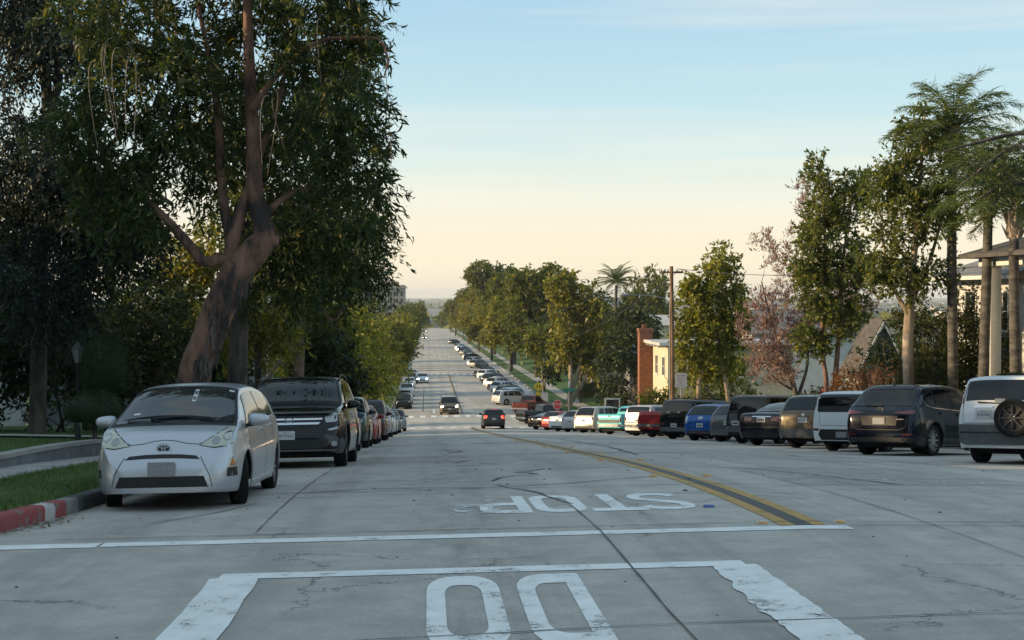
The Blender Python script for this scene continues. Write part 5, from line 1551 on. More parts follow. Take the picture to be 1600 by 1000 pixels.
car, S_ = build_car("hatchback", hatch(4.3, 1.80, 1.5), mat_paint("pearl_paint", (0.50, 0.50, 0.52), .3, .3), "pearl hatchback half hidden behind the white fastback sedan", "car", ROWG)
park_right(car, 10.0, 93.0, S_, 45)
car, S_ = build_car("hatchback", hatch(4.2, 1.76, 1.47), mat_paint("cherry_paint", (0.20, 0.02, 0.02), .3, .3), "cherry red hatchback between the white fastback and the low black coupe", "car", ROWG)
park_right(car, 9.45, 103.0, S_, 45)
car, S_ = build_car("coupe", sedan(4.4, 1.80, 1.36), P_black, "low black coupe ending the diagonal row at the crossing", "car", ROWG)
park_right(car, 9.0, 107.5, S_, 45)
car, S_ = build_car("pickup_truck", pickup(5.3, 1.9, 1.75, 1.15), P_black, "black pickup truck turning across the lower crossing", "truck")
place(car, 10.6, 123.5, R(68), 3.2)
car, S_ = build_car("pickup_truck", pickup(5.4, 1.95, 1.86, 1.2), mat_paint("maroon_paint", (0.10, 0.022, 0.020), .2, .3), "maroon pickup truck parked just past the lower crossing", "truck", ROWG)
park_right(car, 9.9, 142.0, S_, 30)
car, S_ = build_car("sport_utility_car", wagon(4.75, 1.88, 1.72), mat_paint("bright_silver_paint", (0.50, 0.51, 0.53), .4, .28), "bright silver SUV angled by the kerb beyond the lower crossing", "SUV", ROWG)
park_right(car, 8.4, 157.0, S_, 58)

# ---------------------------------------------------------------- cars along the lawn side, noses towards us
def park_left(kind, paint, label, y, x=-2.78, name="hatchback", cat="car", ang=180):
    c, S = build_car(name, kind, paint, label, cat, LEFTG); place(c, x, y + S.L / 2, R(ang), 2.6); return c
P_blue2 = mat_paint("slate_blue_paint", (0.05, 0.07, 0.13), .5, .25)
park_left(hatch(4.3, 1.80, 1.56, plates={'F': (.5, None, M_plate, 0, 0)}), P_blue2, "slate blue hatchback parked behind the large black SUV", 35.5, -2.76)
P_green = mat_paint("deep_green_paint", (0.018, 0.032, 0.026), .4, .25)
park_left(wagon(4.5, 1.84, 1.64, plates={'F': (.5, None, M_plate, 0, 0)}), P_green, "deep green crossover with pale lower bumper behind the slate blue hatchback", 42.5, -2.72, "crossover_car", "SUV")
park_left(sedan(4.7, 1.82, 1.46, plates={}), P_red, "red sedan along the lawn side behind the deep green crossover", 49.6, -2.68, "sedan")
park_left(boxy(4.75, 1.90, 1.78, plates={'F': (.5, None, M_plate, 0, 0)}), mat_paint("dark_maroon_paint", (0.055, 0.018, 0.02), .3, .3), "dark maroon SUV taller than the red sedan before it", 58.0, -2.66, "sport_utility_car", "SUV")
park_left(wagon(4.5, 1.82, 1.66, plates={}), mat_paint("light_grey_paint", (0.36, 0.37, 0.38), .4, .3), "light grey crossover behind the dark maroon SUV", 70.0, -2.7, "crossover_car", "SUV")
park_left(sedan(4.7, 1.82, 1.45, plates={}), mat_paint("ice_silver_paint", (0.42, 0.45, 0.48), .5, .3), "ice silver sedan behind the light grey crossover", 80.5, -2.7, "sedan")
park_left(hatch(4.2, 1.78, 1.5, plates={}), P_grey, "dark grey hatchback near the end of the lawn side row", 91.0, -2.65)
park_left(wagon(4.5, 1.84, 1.66, plates={}), mat_paint("steel_blue_paint", (0.16, 0.20, 0.25), .5, .3), "steel blue crossover last in line before the lower crossing", 101.5, -2.5, "crossover_car", "SUV")

# ---------------------------------------------------------------- cars on the move
BR = wagon(4.45, 1.80, 1.62, rim='5', feat=[("tail_light", 'B', [(.54, 1.02), (.84, 1.06), (.86, .80), (.60, .84)], M_tailon), ("brake_lamp", 'B', rrect(-.24, .24, 1.49, 1.56, .01), M_tailon, dict(mir=False)), ("bumper_trim", 'B', [(-.8, .5), (.8, .5), (.75, .3), (-.75, .3)], M_trim, dict(mir=False))])
car, S_ = build_car("crossover_car", BR, mat_paint("charcoal_paint", (0.035, 0.037, 0.042), .4, .3), "charcoal crossover driving away with its red brake lights lit", "SUV")
place(car, 5.15, 110.0, R(0), 2.6)
ON = boxy(4.9, 1.95, 1.76, feat=[("headlight", 'F', rrect(.62, .86, .78, .95, .04), M_headon), ("grille", 'F', rrect(-.55, .55, .66, .95, .04), M_trim, dict(mir=False)), ("lower_grille", 'F', rrect(-.7, .7, .36, .52, .03), M_trim, dict(mir=False))], plates={'F': (.58, None, M_plate, 0, 0)})
car, S_ = build_car("sport_utility_car", ON, mat_paint("bronze_paint", (0.16, 0.12, 0.085), .5, .3), "bronze SUV coming up to the crosswalk with headlights lit", "SUV")
place(car, 2.2, 142.0, R(180), 2.6)
W2 = sedan(4.7, 1.82, 1.46, feat=[("headlight", 'F', rrect(.52, .82, .60, .78, .04), M_headon), ("grille", 'F', rrect(-.4, .4, .4, .6, .03), M_trim, dict(mir=False))])
car, S_ = build_car("sedan", W2, P_white, "white sedan coming uphill in the middle distance with bright headlights", "car")
place(car, -0.75, 208.0, R(180), 2.6)
car, S_ = build_car("sedan", dict(W2), P_grey, "grey sedan far down the street with lit headlights", "car")
place(car, -1.2, 560.0, R(180), 2.6)
car, S_ = build_car("sedan", dict(W2), P_navy, "dark sedan farther down beyond the trees with small lit headlights", "car")
place(car, -1.6, 760.0, R(180), 2.6)

# ---------------------------------------------------------------- far parked cars (simple copies of a few built ones)
far_kinds = [("sedan", sedan(4.7, 1.82, 1.45, detail=0, step=.16, rings=(5, 3, 5), arch_n=7)), ("crossover_car", wagon(4.5, 1.84, 1.68, detail=0, step=.16, rings=(5, 3, 5), arch_n=7)), ("hatchback", hatch(4.1, 1.76, 1.5, detail=0, step=.16, rings=(5, 3, 5), arch_n=7)), ("pickup_truck", pickup(5.3, 1.9, 1.75, detail=0, step=.16, rings=(5, 3, 5), arch_n=7))]
far_paints = [("white", P_white), ("black", P_black), ("silver", P_silver), ("grey", P_grey), ("red", P_red), ("navy", P_navy), ("beige", P_champ)]
r_ = random.Random(21)
ORD = ["first", "second", "third", "fourth", "fifth", "sixth", "seventh", "eighth"]
_seen = {}
def nth(*k):
    _seen[k] = _seen.get(k, -1) + 1
    return ORD[_seen[k]]
FARR = [(152, 8.9, 'black', 0), (163.5, 8.9, 'white', 1), (168.5, 8.7, 'navy', 1), (173.5, 8.8, 'white', 0), (179, 8.6, 'silver', 1), (184.5, 8.5, 'grey', 0), (190, 8.5, 'beige', 1), (196, 8.5, 'white', 0), (202, 8.4, 'black', 1), (209, 8.3, 'silver', 0), (216, 8.2, 'white', 1), (223, 8.0, 'black', 3),
        (262, 8.3, 'grey', 1), (270, 8.3, 'silver', 0), (279, 8.2, 'white', 1), (302, 8.4, 'navy', 1), (312, 8.4, 'white', 0), (345, 8.4, 'grey', 0), (356, 8.3, 'black', 1), (372, 8.2, 'silver', 1), (388, 8.2, 'white', 0), (400, 8.1, 'white', 1), (470, 7.6, 'black', 1)]
for i, (y, x, cn, k) in enumerate(FARR[1:]):
    nm, sp = far_kinds[k]
    car, S_ = build_car(nm, sp, dict(far_paints)[cn], f"{nth(cn, k)} {cn} {nm.replace('_', ' ')} of the far diagonal row, counting from the crossing", "car", "far cars parked under the big trees")
    park_right(car, x + .6, y, S_, 40 + r_.uniform(-4, 4))
FARL = [(152.5, -2.6, 'black', 1), (160, -2.6, 'silver', 1), (167, -2.65, 'grey', 0), (175, -2.6, 'white', 1), (184, -2.6, 'navy', 0), (194, -2.55, 'white', 2), (207, -2.5, 'black', 1), (222, -2.4, 'silver', 0)]
for y, x, cn, k in FARL:
    nm, sp = far_kinds[k]
    car, S_ = build_car(nm, dict(sp, plates={}), dict(far_paints)[cn], f"{nth('L', cn, k)} {cn} {nm.replace('_', ' ')} past the crossing beside the yellow-green trees", "car", "far cars parked on the lawn side")
    place(car, x, y, R(180), 2.6)
# ================================================================ trees and plants
CAMR = cam.rotation_euler.to_matrix(); CAML = Vector((0, 0, 1.85))
def pt(px, py, Y):
    """world point at street distance Y whose bearing was read off at (px, py) when surveying the picture"""
    d = CAMR @ Vector(((px - 800) / 2170, -(py - 500) / 2170, -1))
    return CAML + d * (Y / d.y)

def mat_leaf(name, stops, transl=0.35, rough=0.5, tcol=None, spec=0.3):
    if name in MATS: return MATS[name]
    m, nt, b = new_mat(name)
    g = nt.nodes.new("ShaderNodeNewGeometry")
    r = ramp(nt, g.outputs["Random Per Island"], stops)
    big = noise(nt, 0.8, 3)
    c = mixc(nt, 0.35, r.outputs[0], big.outputs["Fac"], 'OVERLAY')
    nt.links.new(c, b.inputs["Base Color"])
    b.inputs["Roughness"].default_value = rough
    b.inputs["Specular IOR Level"].default_value = spec
    tr = nt.nodes.new("ShaderNodeBsdfTranslucent")
    t = mixc(nt, 1.0, c, tcol or (1.9, 1.75, 0.55), 'MULTIPLY')
    nt.links.new(t, tr.inputs[0])
    mx = nt.nodes.new("ShaderNodeMixShader"); mx.inputs[0].default_value = transl
    out = nt.nodes["Material Output"]
    nt.links.new(b.outputs[0], mx.inputs[1]); nt.links.new(tr.outputs[0], mx.inputs[2]); nt.links.new(mx.outputs[0], out.inputs[0])
    MATS[name] = m
    return m

def mat_bark(name, a, b_, c_, scale=3.0, stretch=(1, 1, 0.25), bmp=0.6):
    if name in MATS: return MATS[name]
    m, nt, b = new_mat(name)
    n = noise(nt, scale, 7, 0.65, stretch=stretch); n2 = noise(nt, scale * 6, 5, 0.7, stretch=(1, 1, 0.2))
    r = ramp(nt, n.outputs["Fac"], [(0.40, a), (0.50, b_), (0.60, c_)])
    c = mixc(nt, 0.5, r.outputs[0], n2.outputs["Fac"], 'OVERLAY')
    nt.links.new(c, b.inputs["Base Color"]); b.inputs["Roughness"].default_value = 0.85
    h = mixc(nt, 0.5, n.outputs["Fac"], n2.outputs["Fac"])
    bump(nt, b, h, bmp, 0.04)
    MATS[name] = m
    return m

B_gum = mat_bark("gum_bark", (0.032, 0.026, 0.024), (0.165, 0.085, 0.060), (0.24, 0.13, 0.092), 2.2, (1, 1, .45), .9)
B_dark = mat_bark("dark_bark", (0.03, 0.026, 0.023), (0.07, 0.058, 0.048), (0.12, 0.10, 0.085), 3.0)
B_red = mat_bark("reddish_bark", (0.085, 0.055, 0.042), (0.17, 0.10, 0.075), (0.24, 0.155, 0.12), 2.5)
B_pale = mat_bark("pale_bark", (0.14, 0.105, 0.08), (0.28, 0.21, 0.155), (0.38, 0.30, 0.235), 2.2)
B_palm = mat_bark("palm_bark", (0.04, 0.036, 0.032), (0.07, 0.063, 0.056), (0.11, 0.10, 0.085), 2.0, (1, 1, 3.0))

L_gum = mat_leaf("gum_leaf", [(0, (0.0144, 0.0264, 0.0115)), (0.45, (0.0316, 0.0528, 0.0186)), (0.8, (0.0546, 0.0776, 0.0259)), (0.96, (0.1077, 0.1164, 0.0316)), (1, (0.2300, 0.1862, 0.0575))], 0.36)
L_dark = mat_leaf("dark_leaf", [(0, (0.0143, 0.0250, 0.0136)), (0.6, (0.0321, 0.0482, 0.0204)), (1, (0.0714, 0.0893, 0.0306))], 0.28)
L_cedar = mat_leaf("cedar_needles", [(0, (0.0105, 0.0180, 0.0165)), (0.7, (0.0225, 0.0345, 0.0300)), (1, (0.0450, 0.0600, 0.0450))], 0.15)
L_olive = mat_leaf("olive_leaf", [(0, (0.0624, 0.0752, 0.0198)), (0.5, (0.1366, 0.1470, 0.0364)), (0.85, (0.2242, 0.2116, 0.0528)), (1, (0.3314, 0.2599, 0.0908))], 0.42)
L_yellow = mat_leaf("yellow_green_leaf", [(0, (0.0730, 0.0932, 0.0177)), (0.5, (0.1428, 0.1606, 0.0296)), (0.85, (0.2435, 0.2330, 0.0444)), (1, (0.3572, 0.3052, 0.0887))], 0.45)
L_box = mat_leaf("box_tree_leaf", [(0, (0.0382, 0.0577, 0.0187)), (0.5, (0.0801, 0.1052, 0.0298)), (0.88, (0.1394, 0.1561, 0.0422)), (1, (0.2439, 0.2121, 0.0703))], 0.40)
L_pink = mat_leaf("dry_pink_leaf", [(0, (0.1232, 0.0812, 0.0700)), (0.5, (0.2465, 0.1705, 0.1501)), (0.85, (0.3915, 0.2842, 0.2501)), (1, (0.5220, 0.4060, 0.3502))], 0.35, tcol=(1.4, 1.05, 0.85))
L_jun = mat_leaf("juniper_tuft", [(0, (0.018, 0.026, 0.009)), (0.6, (0.045, 0.058, 0.016)), (1, (0.095, 0.10, 0.025))], 0.25)
L_red = mat_leaf("bougainvillea_bract", [(0, (0.25, 0.015, 0.02)), (0.6, (0.42, 0.03, 0.04)), (1, (0.5, 0.08, 0.07))], 0.4, tcol=(1.2, 0.8, 0.8))
L_rust = mat_leaf("rust_leaf", [(0, (0.10, 0.035, 0.015)), (0.5, (0.16, 0.07, 0.02)), (1, (0.22, 0.12, 0.04))], 0.4, tcol=(1.3, 1.0, 0.7))
L_palm = mat_leaf("palm_leaf", [(0, (0.0392, 0.0620, 0.0185)), (0.6, (0.0784, 0.1109, 0.0317)), (1, (0.1437, 0.1701, 0.0528))], 0.35)
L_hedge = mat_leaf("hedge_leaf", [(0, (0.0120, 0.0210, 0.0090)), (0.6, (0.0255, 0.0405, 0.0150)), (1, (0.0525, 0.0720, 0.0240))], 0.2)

def unit(v): return v / (np.linalg.norm(v, axis=-1, keepdims=True) + 1e-9)

def leaf_mesh(name, P, D, Ln, Wd, g, fine=True, bend=0.25):
    n = len(P)
    D = unit(D)
    q = unit(np.cross(D, g.normal(0, 1, (n, 3))))
    N = np.cross(D, q)
    L_, W_ = Ln[:, None], Wd[:, None]
    if fine:
        m1 = P + D * L_ * 0.30 + N * L_ * 0.05; m2 = P + D * L_ * 0.66 + N * L_ * 0.02
        tip = P + D * L_ + N * (-L_ * bend)
        V = np.stack([P, m1 - q * W_ * .5, m1 + q * W_ * .5, m2 - q * W_ * .42, m2 + q * W_ * .42, tip], 1).reshape(-1, 3)
        b = np.arange(n)[:, None] * 6
        F3 = np.concatenate([b + np.array([[0, 2, 1]]), b + np.array([[3, 4, 5]])], 0)
        F4 = b + np.array([[1, 2, 4, 3]])
        return mesh_np(name, V, F3, F4)
    m1 = P + D * L_ * 0.45 + N * L_ * 0.10
    tip = P + D * L_
    V = np.stack([P, m1 - q * W_ * .5, tip, m1 + q * W_ * .5], 1).reshape(-1, 3)
    F4 = np.arange(n)[:, None] * 4 + np.array([[0, 3, 2, 1]])
    return mesh_np(name, V, None, F4)

def bez(a, b, lift, n, g, jit=0.0):
    a, b = np.asarray(a, float), np.asarray(b, float)
    t = np.linspace(0, 1, n)[:, None]
    m = (a + b) / 2 + np.array([0, 0, lift]) + g.normal(0, 1, 3) * np.linalg.norm(b - a) * 0.10
    P = (1 - t) ** 2 * a + 2 * t * (1 - t) * m + t * t * b
    if jit: P[1:-1] += g.normal(0, jit, (n - 2, 3))
    return P

def smooth_path(pts, step=0.25):
    P = np.array([p[:3] for p in pts], float); r = np.array([p[3] for p in pts])
    d = np.concatenate([[0], np.cumsum(np.linalg.norm(np.diff(P, axis=0), axis=1))])
    n = max(4, int(d[-1] / step)); t = np.linspace(0, d[-1], n)
    out = np.stack([pchip(d, P[:, i])(t) for i in range(3)], -1)
    return out, np.interp(t, d, r)

def build_tree(name, label, trunks, blobs, ncl, per, leaf, bark, lmat, seed, cr=0.55, droop=0.4, up=0.0, group=None, cat="tree", fine=False, sides=10, twig=True, shell=0.45, lvar=0.35, base=None, bend=0.25, step=0.25, wob=0.06, twigs=8, extra=None):
    """trunks: list of [(x, y, z, radius)...] in world space; blobs: (cx, cy, cz, rx, ry, rz)"""
    g = np.random.default_rng(seed)
    b0 = np.array(base if base is not None else trunks[0][0][:3], float)
    root = empty(name, tuple(b0)); tag(root, label, cat, group)
    T = Tubes(); nodes, nrad = [], []
    for tr in trunks:
        P, r = smooth_path(tr, step)
        T.add(P - b0, r, sides, wob, g)
        nodes.append(P); nrad.append(r)
    nodes = np.concatenate(nodes); nrad = np.concatenate(nrad)
    # clump centres through the crown's volume, thicker towards its skin
    B = np.array(blobs, float); vol = B[:, 3] * B[:, 4] * B[:, 5]; pr = vol ** 0.75; pr /= pr.sum()
    k = g.choice(len(B), ncl, p=pr)
    d = unit(g.normal(0, 1, (ncl, 3))); rr = g.random(ncl) ** shell
    C = B[k, :3] + d * rr[:, None] * B[k, 3:]
    order = np.argsort(np.min(np.linalg.norm(C[:, None, :] - nodes[None, ::3, :], axis=2), axis=1))
    for i in order:
        c = C[i]
        dist = np.linalg.norm(nodes - c, axis=1)
        cost = dist + 0.8 * np.maximum(0, nodes[:, 2] - c[2] + 0.15 * dist) + 0.15 * np.maximum(0, 0.05 - nrad)
        j = int(np.argmin(cost))
        ln = dist[j]
        if ln < 0.12: continue
        r0 = min(nrad[j] * 0.62, 0.010 + 0.016 * ln)
        P = bez(nodes[j], c, 0.12 * ln, max(4, int(ln / 0.35) + 2), g, 0.02 * min(ln, 1))
        r = np.linspace(r0, max(0.005, r0 * 0.3), len(P))
        if twig: T.add(P - b0, r, 5 if r0 < 0.05 else 7)
        nodes = np.concatenate([nodes, P[1:]]); nrad = np.concatenate([nrad, r[1:]])
    me = T.mesh("trunk")
    me_obj("trunk", me, bark, root)
    # leaves in sprays along hanging or rising twigs
    n = ncl * per
    ci = np.repeat(np.arange(ncl), per)
    tw = unit(g.normal(0, 1, (ncl, twigs, 3)) + np.array([0, 0, up]) + 0.5 * d[:, None, :])
    tl = cr * g.uniform(0.6, 1.35, (ncl, twigs))
    ti = g.integers(0, twigs, n); t = g.random(n) ** 0.7
    W = tw[ci, ti]; Lt = tl[ci, ti]
    P = C[ci] + W * (Lt * t)[:, None] - np.array([0, 0, 1.0]) * (droop * Lt * t * t)[:, None] + g.normal(0, 0.05 * cr, (n, 3))
    D = W * 0.7 + g.normal(0, 0.55, (n, 3)) + np.array([0, 0, -1.0]) * droop + np.array([0, 0, 1.0]) * up * 0.4
    Ln = leaf[0] * (1 + lvar * g.normal(0, 1, n)).clip(0.45, 1.8); Wd = leaf[1] * (Ln / leaf[0])
    cm = leaf_mesh("crown", P - b0, D, Ln, Wd, g, fine, bend)
    co = me_obj("crown", cm, lmat, root)
    if extra: extra(root, b0, g)
    return root

def blob(px, py, rxp, ryp, Y, dy=0.0, depth=None):
    c = pt(px, py, Y + dy); s = (Y + dy) / 2170
    return (c.x, c.y, c.z, rxp * s, (depth if depth else max(rxp, ryp) * s * 0.9), ryp * s)
def trunk_px(pts, Y):
    """pts: (px, py, radius, dY)"""
    out = []
    for p in pts:
        q = pt(p[0], p[1], Y + (p[3] if len(p) > 3 else 0)); out.append((q.x, q.y, q.z, p[2]))
    return out

# ---------------------------------------------------------------- the leaning gum by the hatchback
Y1 = 26.0
gum_trunks = [trunk_px([(284, 722, .42), (292, 655, .375), (303, 590, .35), (326, 525, .345), (351, 462, .335), (376, 418, .325), (402, 388, .30), (415, 368, .25), (407, 340, .20), (398, 290, .175), (396, 230, .165, .1), (392, 150, .135, .2), (388, 60, .11, .1), (386, -60, .085), (380, -180, .05)], Y1),
              trunk_px([(356, 425, .16), (362, 385, .145), (374, 340, .13, .1), (388, 300, .11, .15), (402, 250, .08, .4), (430, 180, .06, .8), (450, 90, .04, 1.0)], Y1),
              trunk_px([(372, 410, .15, .1), (360, 370, .12, .3), (350, 320, .105, .4), (344, 255, .095, .5), (342, 200, .085, .5), (330, 110, .065, .4), (310, 10, .04, .2)], Y1),
              trunk_px([(372, 405, .15), (345, 405, .13), (322, 410, .12, -.1), (300, 388, .115, -.2), (272, 356, .10, -.3), (247, 330, .08, -.2), (225, 305, .05, .2), (205, 270, .03, .6)], Y1),
              trunk_px([(410, 345, .12), (425, 325, .075, .2), (450, 305, .06, .5), (500, 285, .04, .8), (560, 250, .025, 1.0)], Y1),
              trunk_px([(394, 170, .09), (440, 110, .06, -.3), (520, 60, .045, -.6), (590, 60, .03, -.8), (606, 95, .022, -.8), (600, 120, .015, -.8)], Y1),
              trunk_px([(412, 372, .26), (428, 376, .17), (437, 377, .10)], Y1)]
gum_trunks = [[(x, y, z, r * .86) for x, y, z, r in t_] for t_ in gum_trunks]
def gum_extra(root, b0, g):
    # peeling strips of bark and long bare hanging twigs
    V, F = [], []
    for k in range(150):
        py = g.uniform(425, 610); u = g.uniform(-.35, .98); px = np.interp(py, [425, 462, 525, 590, 620], [372, 351, 326, 303, 296]) + u * 24
        if u < .25 and g.random() < .6: continue
        a = np.array(pt(px, py, Y1 - .315 * math.sqrt(1 - u * u) - .012)) - b0
        l = g.uniform(.12, .38); w = g.uniform(.01, .03); o = np.array([g.uniform(-.06, .03), g.uniform(-.06, -.01), -l])
        s = np.array([w, 0, g.uniform(-.02, .02)]); i = len(V)
        V += [a - s, a + s, a + o * .6 + s * .8, a + o * .6 - s * .8, a + o + np.array([g.uniform(-.03, .06), -.04, 0])]
        F += [(i, i + 1, i + 2), (i, i + 2, i + 3), (i + 3, i + 2, i + 4)]
    me_obj("peeling_bark", mesh_np("peeling_bark", np.array(V), np.array(F)), B_dark, root)
    for px, py, ln in ((195, 70, 1.6), (150, 95, 1.5), (175, 60, 1.8), (186, 75, 1.4), (420, 150, 1.2), (428, 140, 1.5), (500, 30, 1.3), (430, 155, .9), (220, 85, 1.0), (165, 70, 1.2), (602, 110, 1.6), (160, 80, 1.0), (205, 90, 1.3)):
        a = np.array(pt(px, py, Y1 - 1.5)) - b0
        e = a + np.array([g.uniform(-.15, .2), 0, -ln]); m = a + np.array([g.uniform(-.3, .35), 0, .12])
        t = np.linspace(0, 1, 9)[:, None]; P = (1 - t) ** 2 * a + 2 * t * (1 - t) * m + t * t * e
        T = Tubes(); T.add(P, np.linspace(.009, .004, 9), 5)
        me_obj("hanging_twig", T.mesh("hanging_twig"), B_pale, root)
gum_blobs = [blob(235, 325, 55, 35, Y1, -.3, .8), blob(200, 345, 50, 30, Y1, .3, .8), blob(240, 120, 120, 110, Y1, -.3, 2.0), blob(390, 60, 120, 110, Y1, 1.7, 1.5), blob(515, 110, 80, 110, Y1, -.2, 1.8), blob(550, 250, 55, 75, Y1, 0, 1.5), blob(475, 230, 80, 85, Y1, 1.2, 1.3), blob(280, 230, 105, 70, Y1, 1.2, 1.2), blob(180, 40, 100, 90, Y1, .2, 2.0), blob(480, -70, 120, 110, Y1, 0, 2.2), blob(320, -110, 150, 100, Y1, .8, 2.0), blob(200, 290, 90, 45, Y1, .4, 1.5), blob(585, 185, 22, 40, Y1, -.2, .6), blob(560, 30, 40, 60, Y1, 0, 1.2), blob(590, 300, 25, 30, Y1, .3, .6), blob(150, 200, 70, 80, Y1, .6, 1.6)]
build_tree("gum_tree", "big leaning gum tree with smooth brown bark rising behind the silver hatchback", gum_trunks, gum_blobs, 520, 135, (.135, .030), B_gum, L_gum, 11, cr=.50, droop=.5, fine=True, sides=18, step=.12, extra=gum_extra, shell=.4)

Y2 = 33.5
build_tree("gum_tree", "upright dark-barked gum tree just behind the leaning one", [trunk_px([(368, 712, .25), (371, 600, .23), (374, 500, .22), (380, 430, .20), (392, 350, .15), (410, 260, .10), (420, 150, .06)], Y2), trunk_px([(380, 430, .14), (430, 380, .10, .2), (490, 330, .07, .3), (550, 300, .04, .4)], Y2), trunk_px([(390, 360, .10), (360, 280, .07), (330, 200, .04)], Y2)],
    [blob(470, 360, 100, 70, Y2, 0, 2.4), blob(545, 320, 60, 60, Y2, 0, 1.6), blob(415, 320, 90, 80, Y2, .3, 2.4), blob(560, 385, 40, 32, Y2, 0, 1.2), blob(480, 430, 70, 40, Y2, .2, 2.0), blob(590, 330, 20, 45, Y2, 0, .8), blob(380, 200, 120, 100, Y2, .5, 2.5), blob(500, 180, 80, 100, Y2, 0.2, 2.0), blob(430, 470, 40, 30, Y2)],
    380, 85, (.15, .038), B_dark, L_gum, 12, cr=.55, droop=.6, fine=True, sides=14)
Y3 = 48.0
build_tree("gum_tree", "gum tree with a straight reddish trunk behind the large black SUV", [trunk_px([(465, 700, .22), (466, 600, .20), (468, 520, .19), (476, 440, .14), (490, 360, .08)], Y3), trunk_px([(470, 500, .10), (440, 560, .06), (420, 590, .05)], Y3 - 4), trunk_px([(480, 450, .09), (520, 500, .07), (545, 450, .05), (560, 400, .03)], Y3)],
    [blob(500, 430, 70, 40, Y3, 0, 2.2), blob(560, 390, 45, 50, Y3, 0, 1.8), blob(430, 470, 50, 40, Y3), blob(470, 390, 70, 45, Y3, 0, 2.4), blob(585, 440, 30, 24, Y3), blob(530, 350, 50, 50, Y3), blob(520, 480, 40, 25, Y3, 1)],
    300, 55, (.19, .06), B_red, L_gum, 13, cr=.7, droop=.5, sides=12)
Y4 = 38.0
build_tree("gum_tree", "thin forked grey tree between the dark gum and the reddish gum", [trunk_px([(408, 700, .11), (404, 600, .10), (402, 540, .09), (392, 490, .07), (380, 450, .04)], Y4), trunk_px([(402, 545, .07), (425, 500, .05), (440, 460, .03)], Y4)], [blob(400, 470, 60, 40, Y4), blob(425, 520, 45, 30, Y4), blob(355, 500, 40, 40, Y4, 1), blob(390, 555, 30, 20, Y4, 1)], 110, 60, (.16, .05), B_dark, L_olive, 14, cr=.5, droop=.5, sides=8)

# small yellow-green trees down the lawn side
SG = "yellow-green street trees along the lawn side"
def street_tree(name, label, x, y, h, rad, lmat, bark, seed, ncl=110, per=60, leaf=(.2, .09), group=None, multi=1, z=None, lean=0, low=.32, cr=.75):
    g = random.Random(seed); z0 = (road_z(x, y) + .15) if z is None else z
    tr = []
    for k in range(multi):
        a = 6.28 * k / multi + g.random(); o = .12 * (multi > 1)
        tr.append([(x + o * math.cos(a), y + o * math.sin(a), z0 - .1, .022 * h / multi ** .5), (x + 2 * o * math.cos(a) + lean * .2, y + 2 * o * math.sin(a), z0 + h * .28, .018 * h / multi ** .5), (x + 5 * o * math.cos(a) + lean * .6 + g.uniform(-.2, .2), y + 5 * o * math.sin(a), z0 + h * .55, .012 * h / multi ** .5), (x + 6 * o * math.cos(a) + lean + g.uniform(-.4, .4), y + g.uniform(-.4, .4), z0 + h * .88, .004 * h)])
    B = [(x + lean, y, z0 + h * (.5 + low * .5), rad * .5, rad * .5, h * (.5 - low * .5) * .75)]
    for k in range(11):
        a = g.uniform(0, 6.28); rr = rad * g.uniform(.45, .82); hz = g.uniform(low + .06, .92)
        s = rad * g.uniform(.26, .44)
        rr *= min(1, 1.6 * (1.05 - hz) + .3)
        B.append((x + lean * hz + rr * math.cos(a), y + rr * math.sin(a), z0 + h * hz, s, s, s * .85))
    return build_tree(name, label, tr, B, ncl, per, leaf, bark, lmat, seed, cr=cr, droop=.35, group=group, sides=7, twigs=7)
ST = [(-4.9, 56, 6.6, 2.2, L_olive, "behind the deep green crossover"), (-4.8, 64, 7.2, 2.6, L_yellow, "beside the dark maroon SUV"), (-4.8, 73, 7.0, 2.7, L_yellow, "beside the light grey crossover"), (-4.7, 83, 7.6, 3.0, L_olive, "beside the ice silver sedan"), (-4.6, 94, 7.4, 3.1, L_yellow, "above the last cars of the lawn side"), (-4.8, 106, 8.2, 3.3, L_olive, "at the corner of the lower crossing")]
for i, (x, y, h, r_a, lm, where) in enumerate(ST):
    street_tree("street_tree", f"yellow-green street tree with several thin stems {where}", x, y, h, r_a, lm, B_red, 40 + i, 130, 60, (.22, .10), SG, 3)
build_tree("magnolia_tree", "dark glossy low tree standing behind the parked cars of the lawn side", [trunk_px([(505, 690, .12), (508, 620, .10), (520, 560, .06)], 50)], [blob(510, 560, 40, 45, 50, 1, 1.6), blob(540, 590, 35, 30, 50, 1), blob(480, 600, 25, 30, 50, 1)], 110, 55, (.2, .09), B_dark, L_dark, 55, cr=.5, droop=.3)

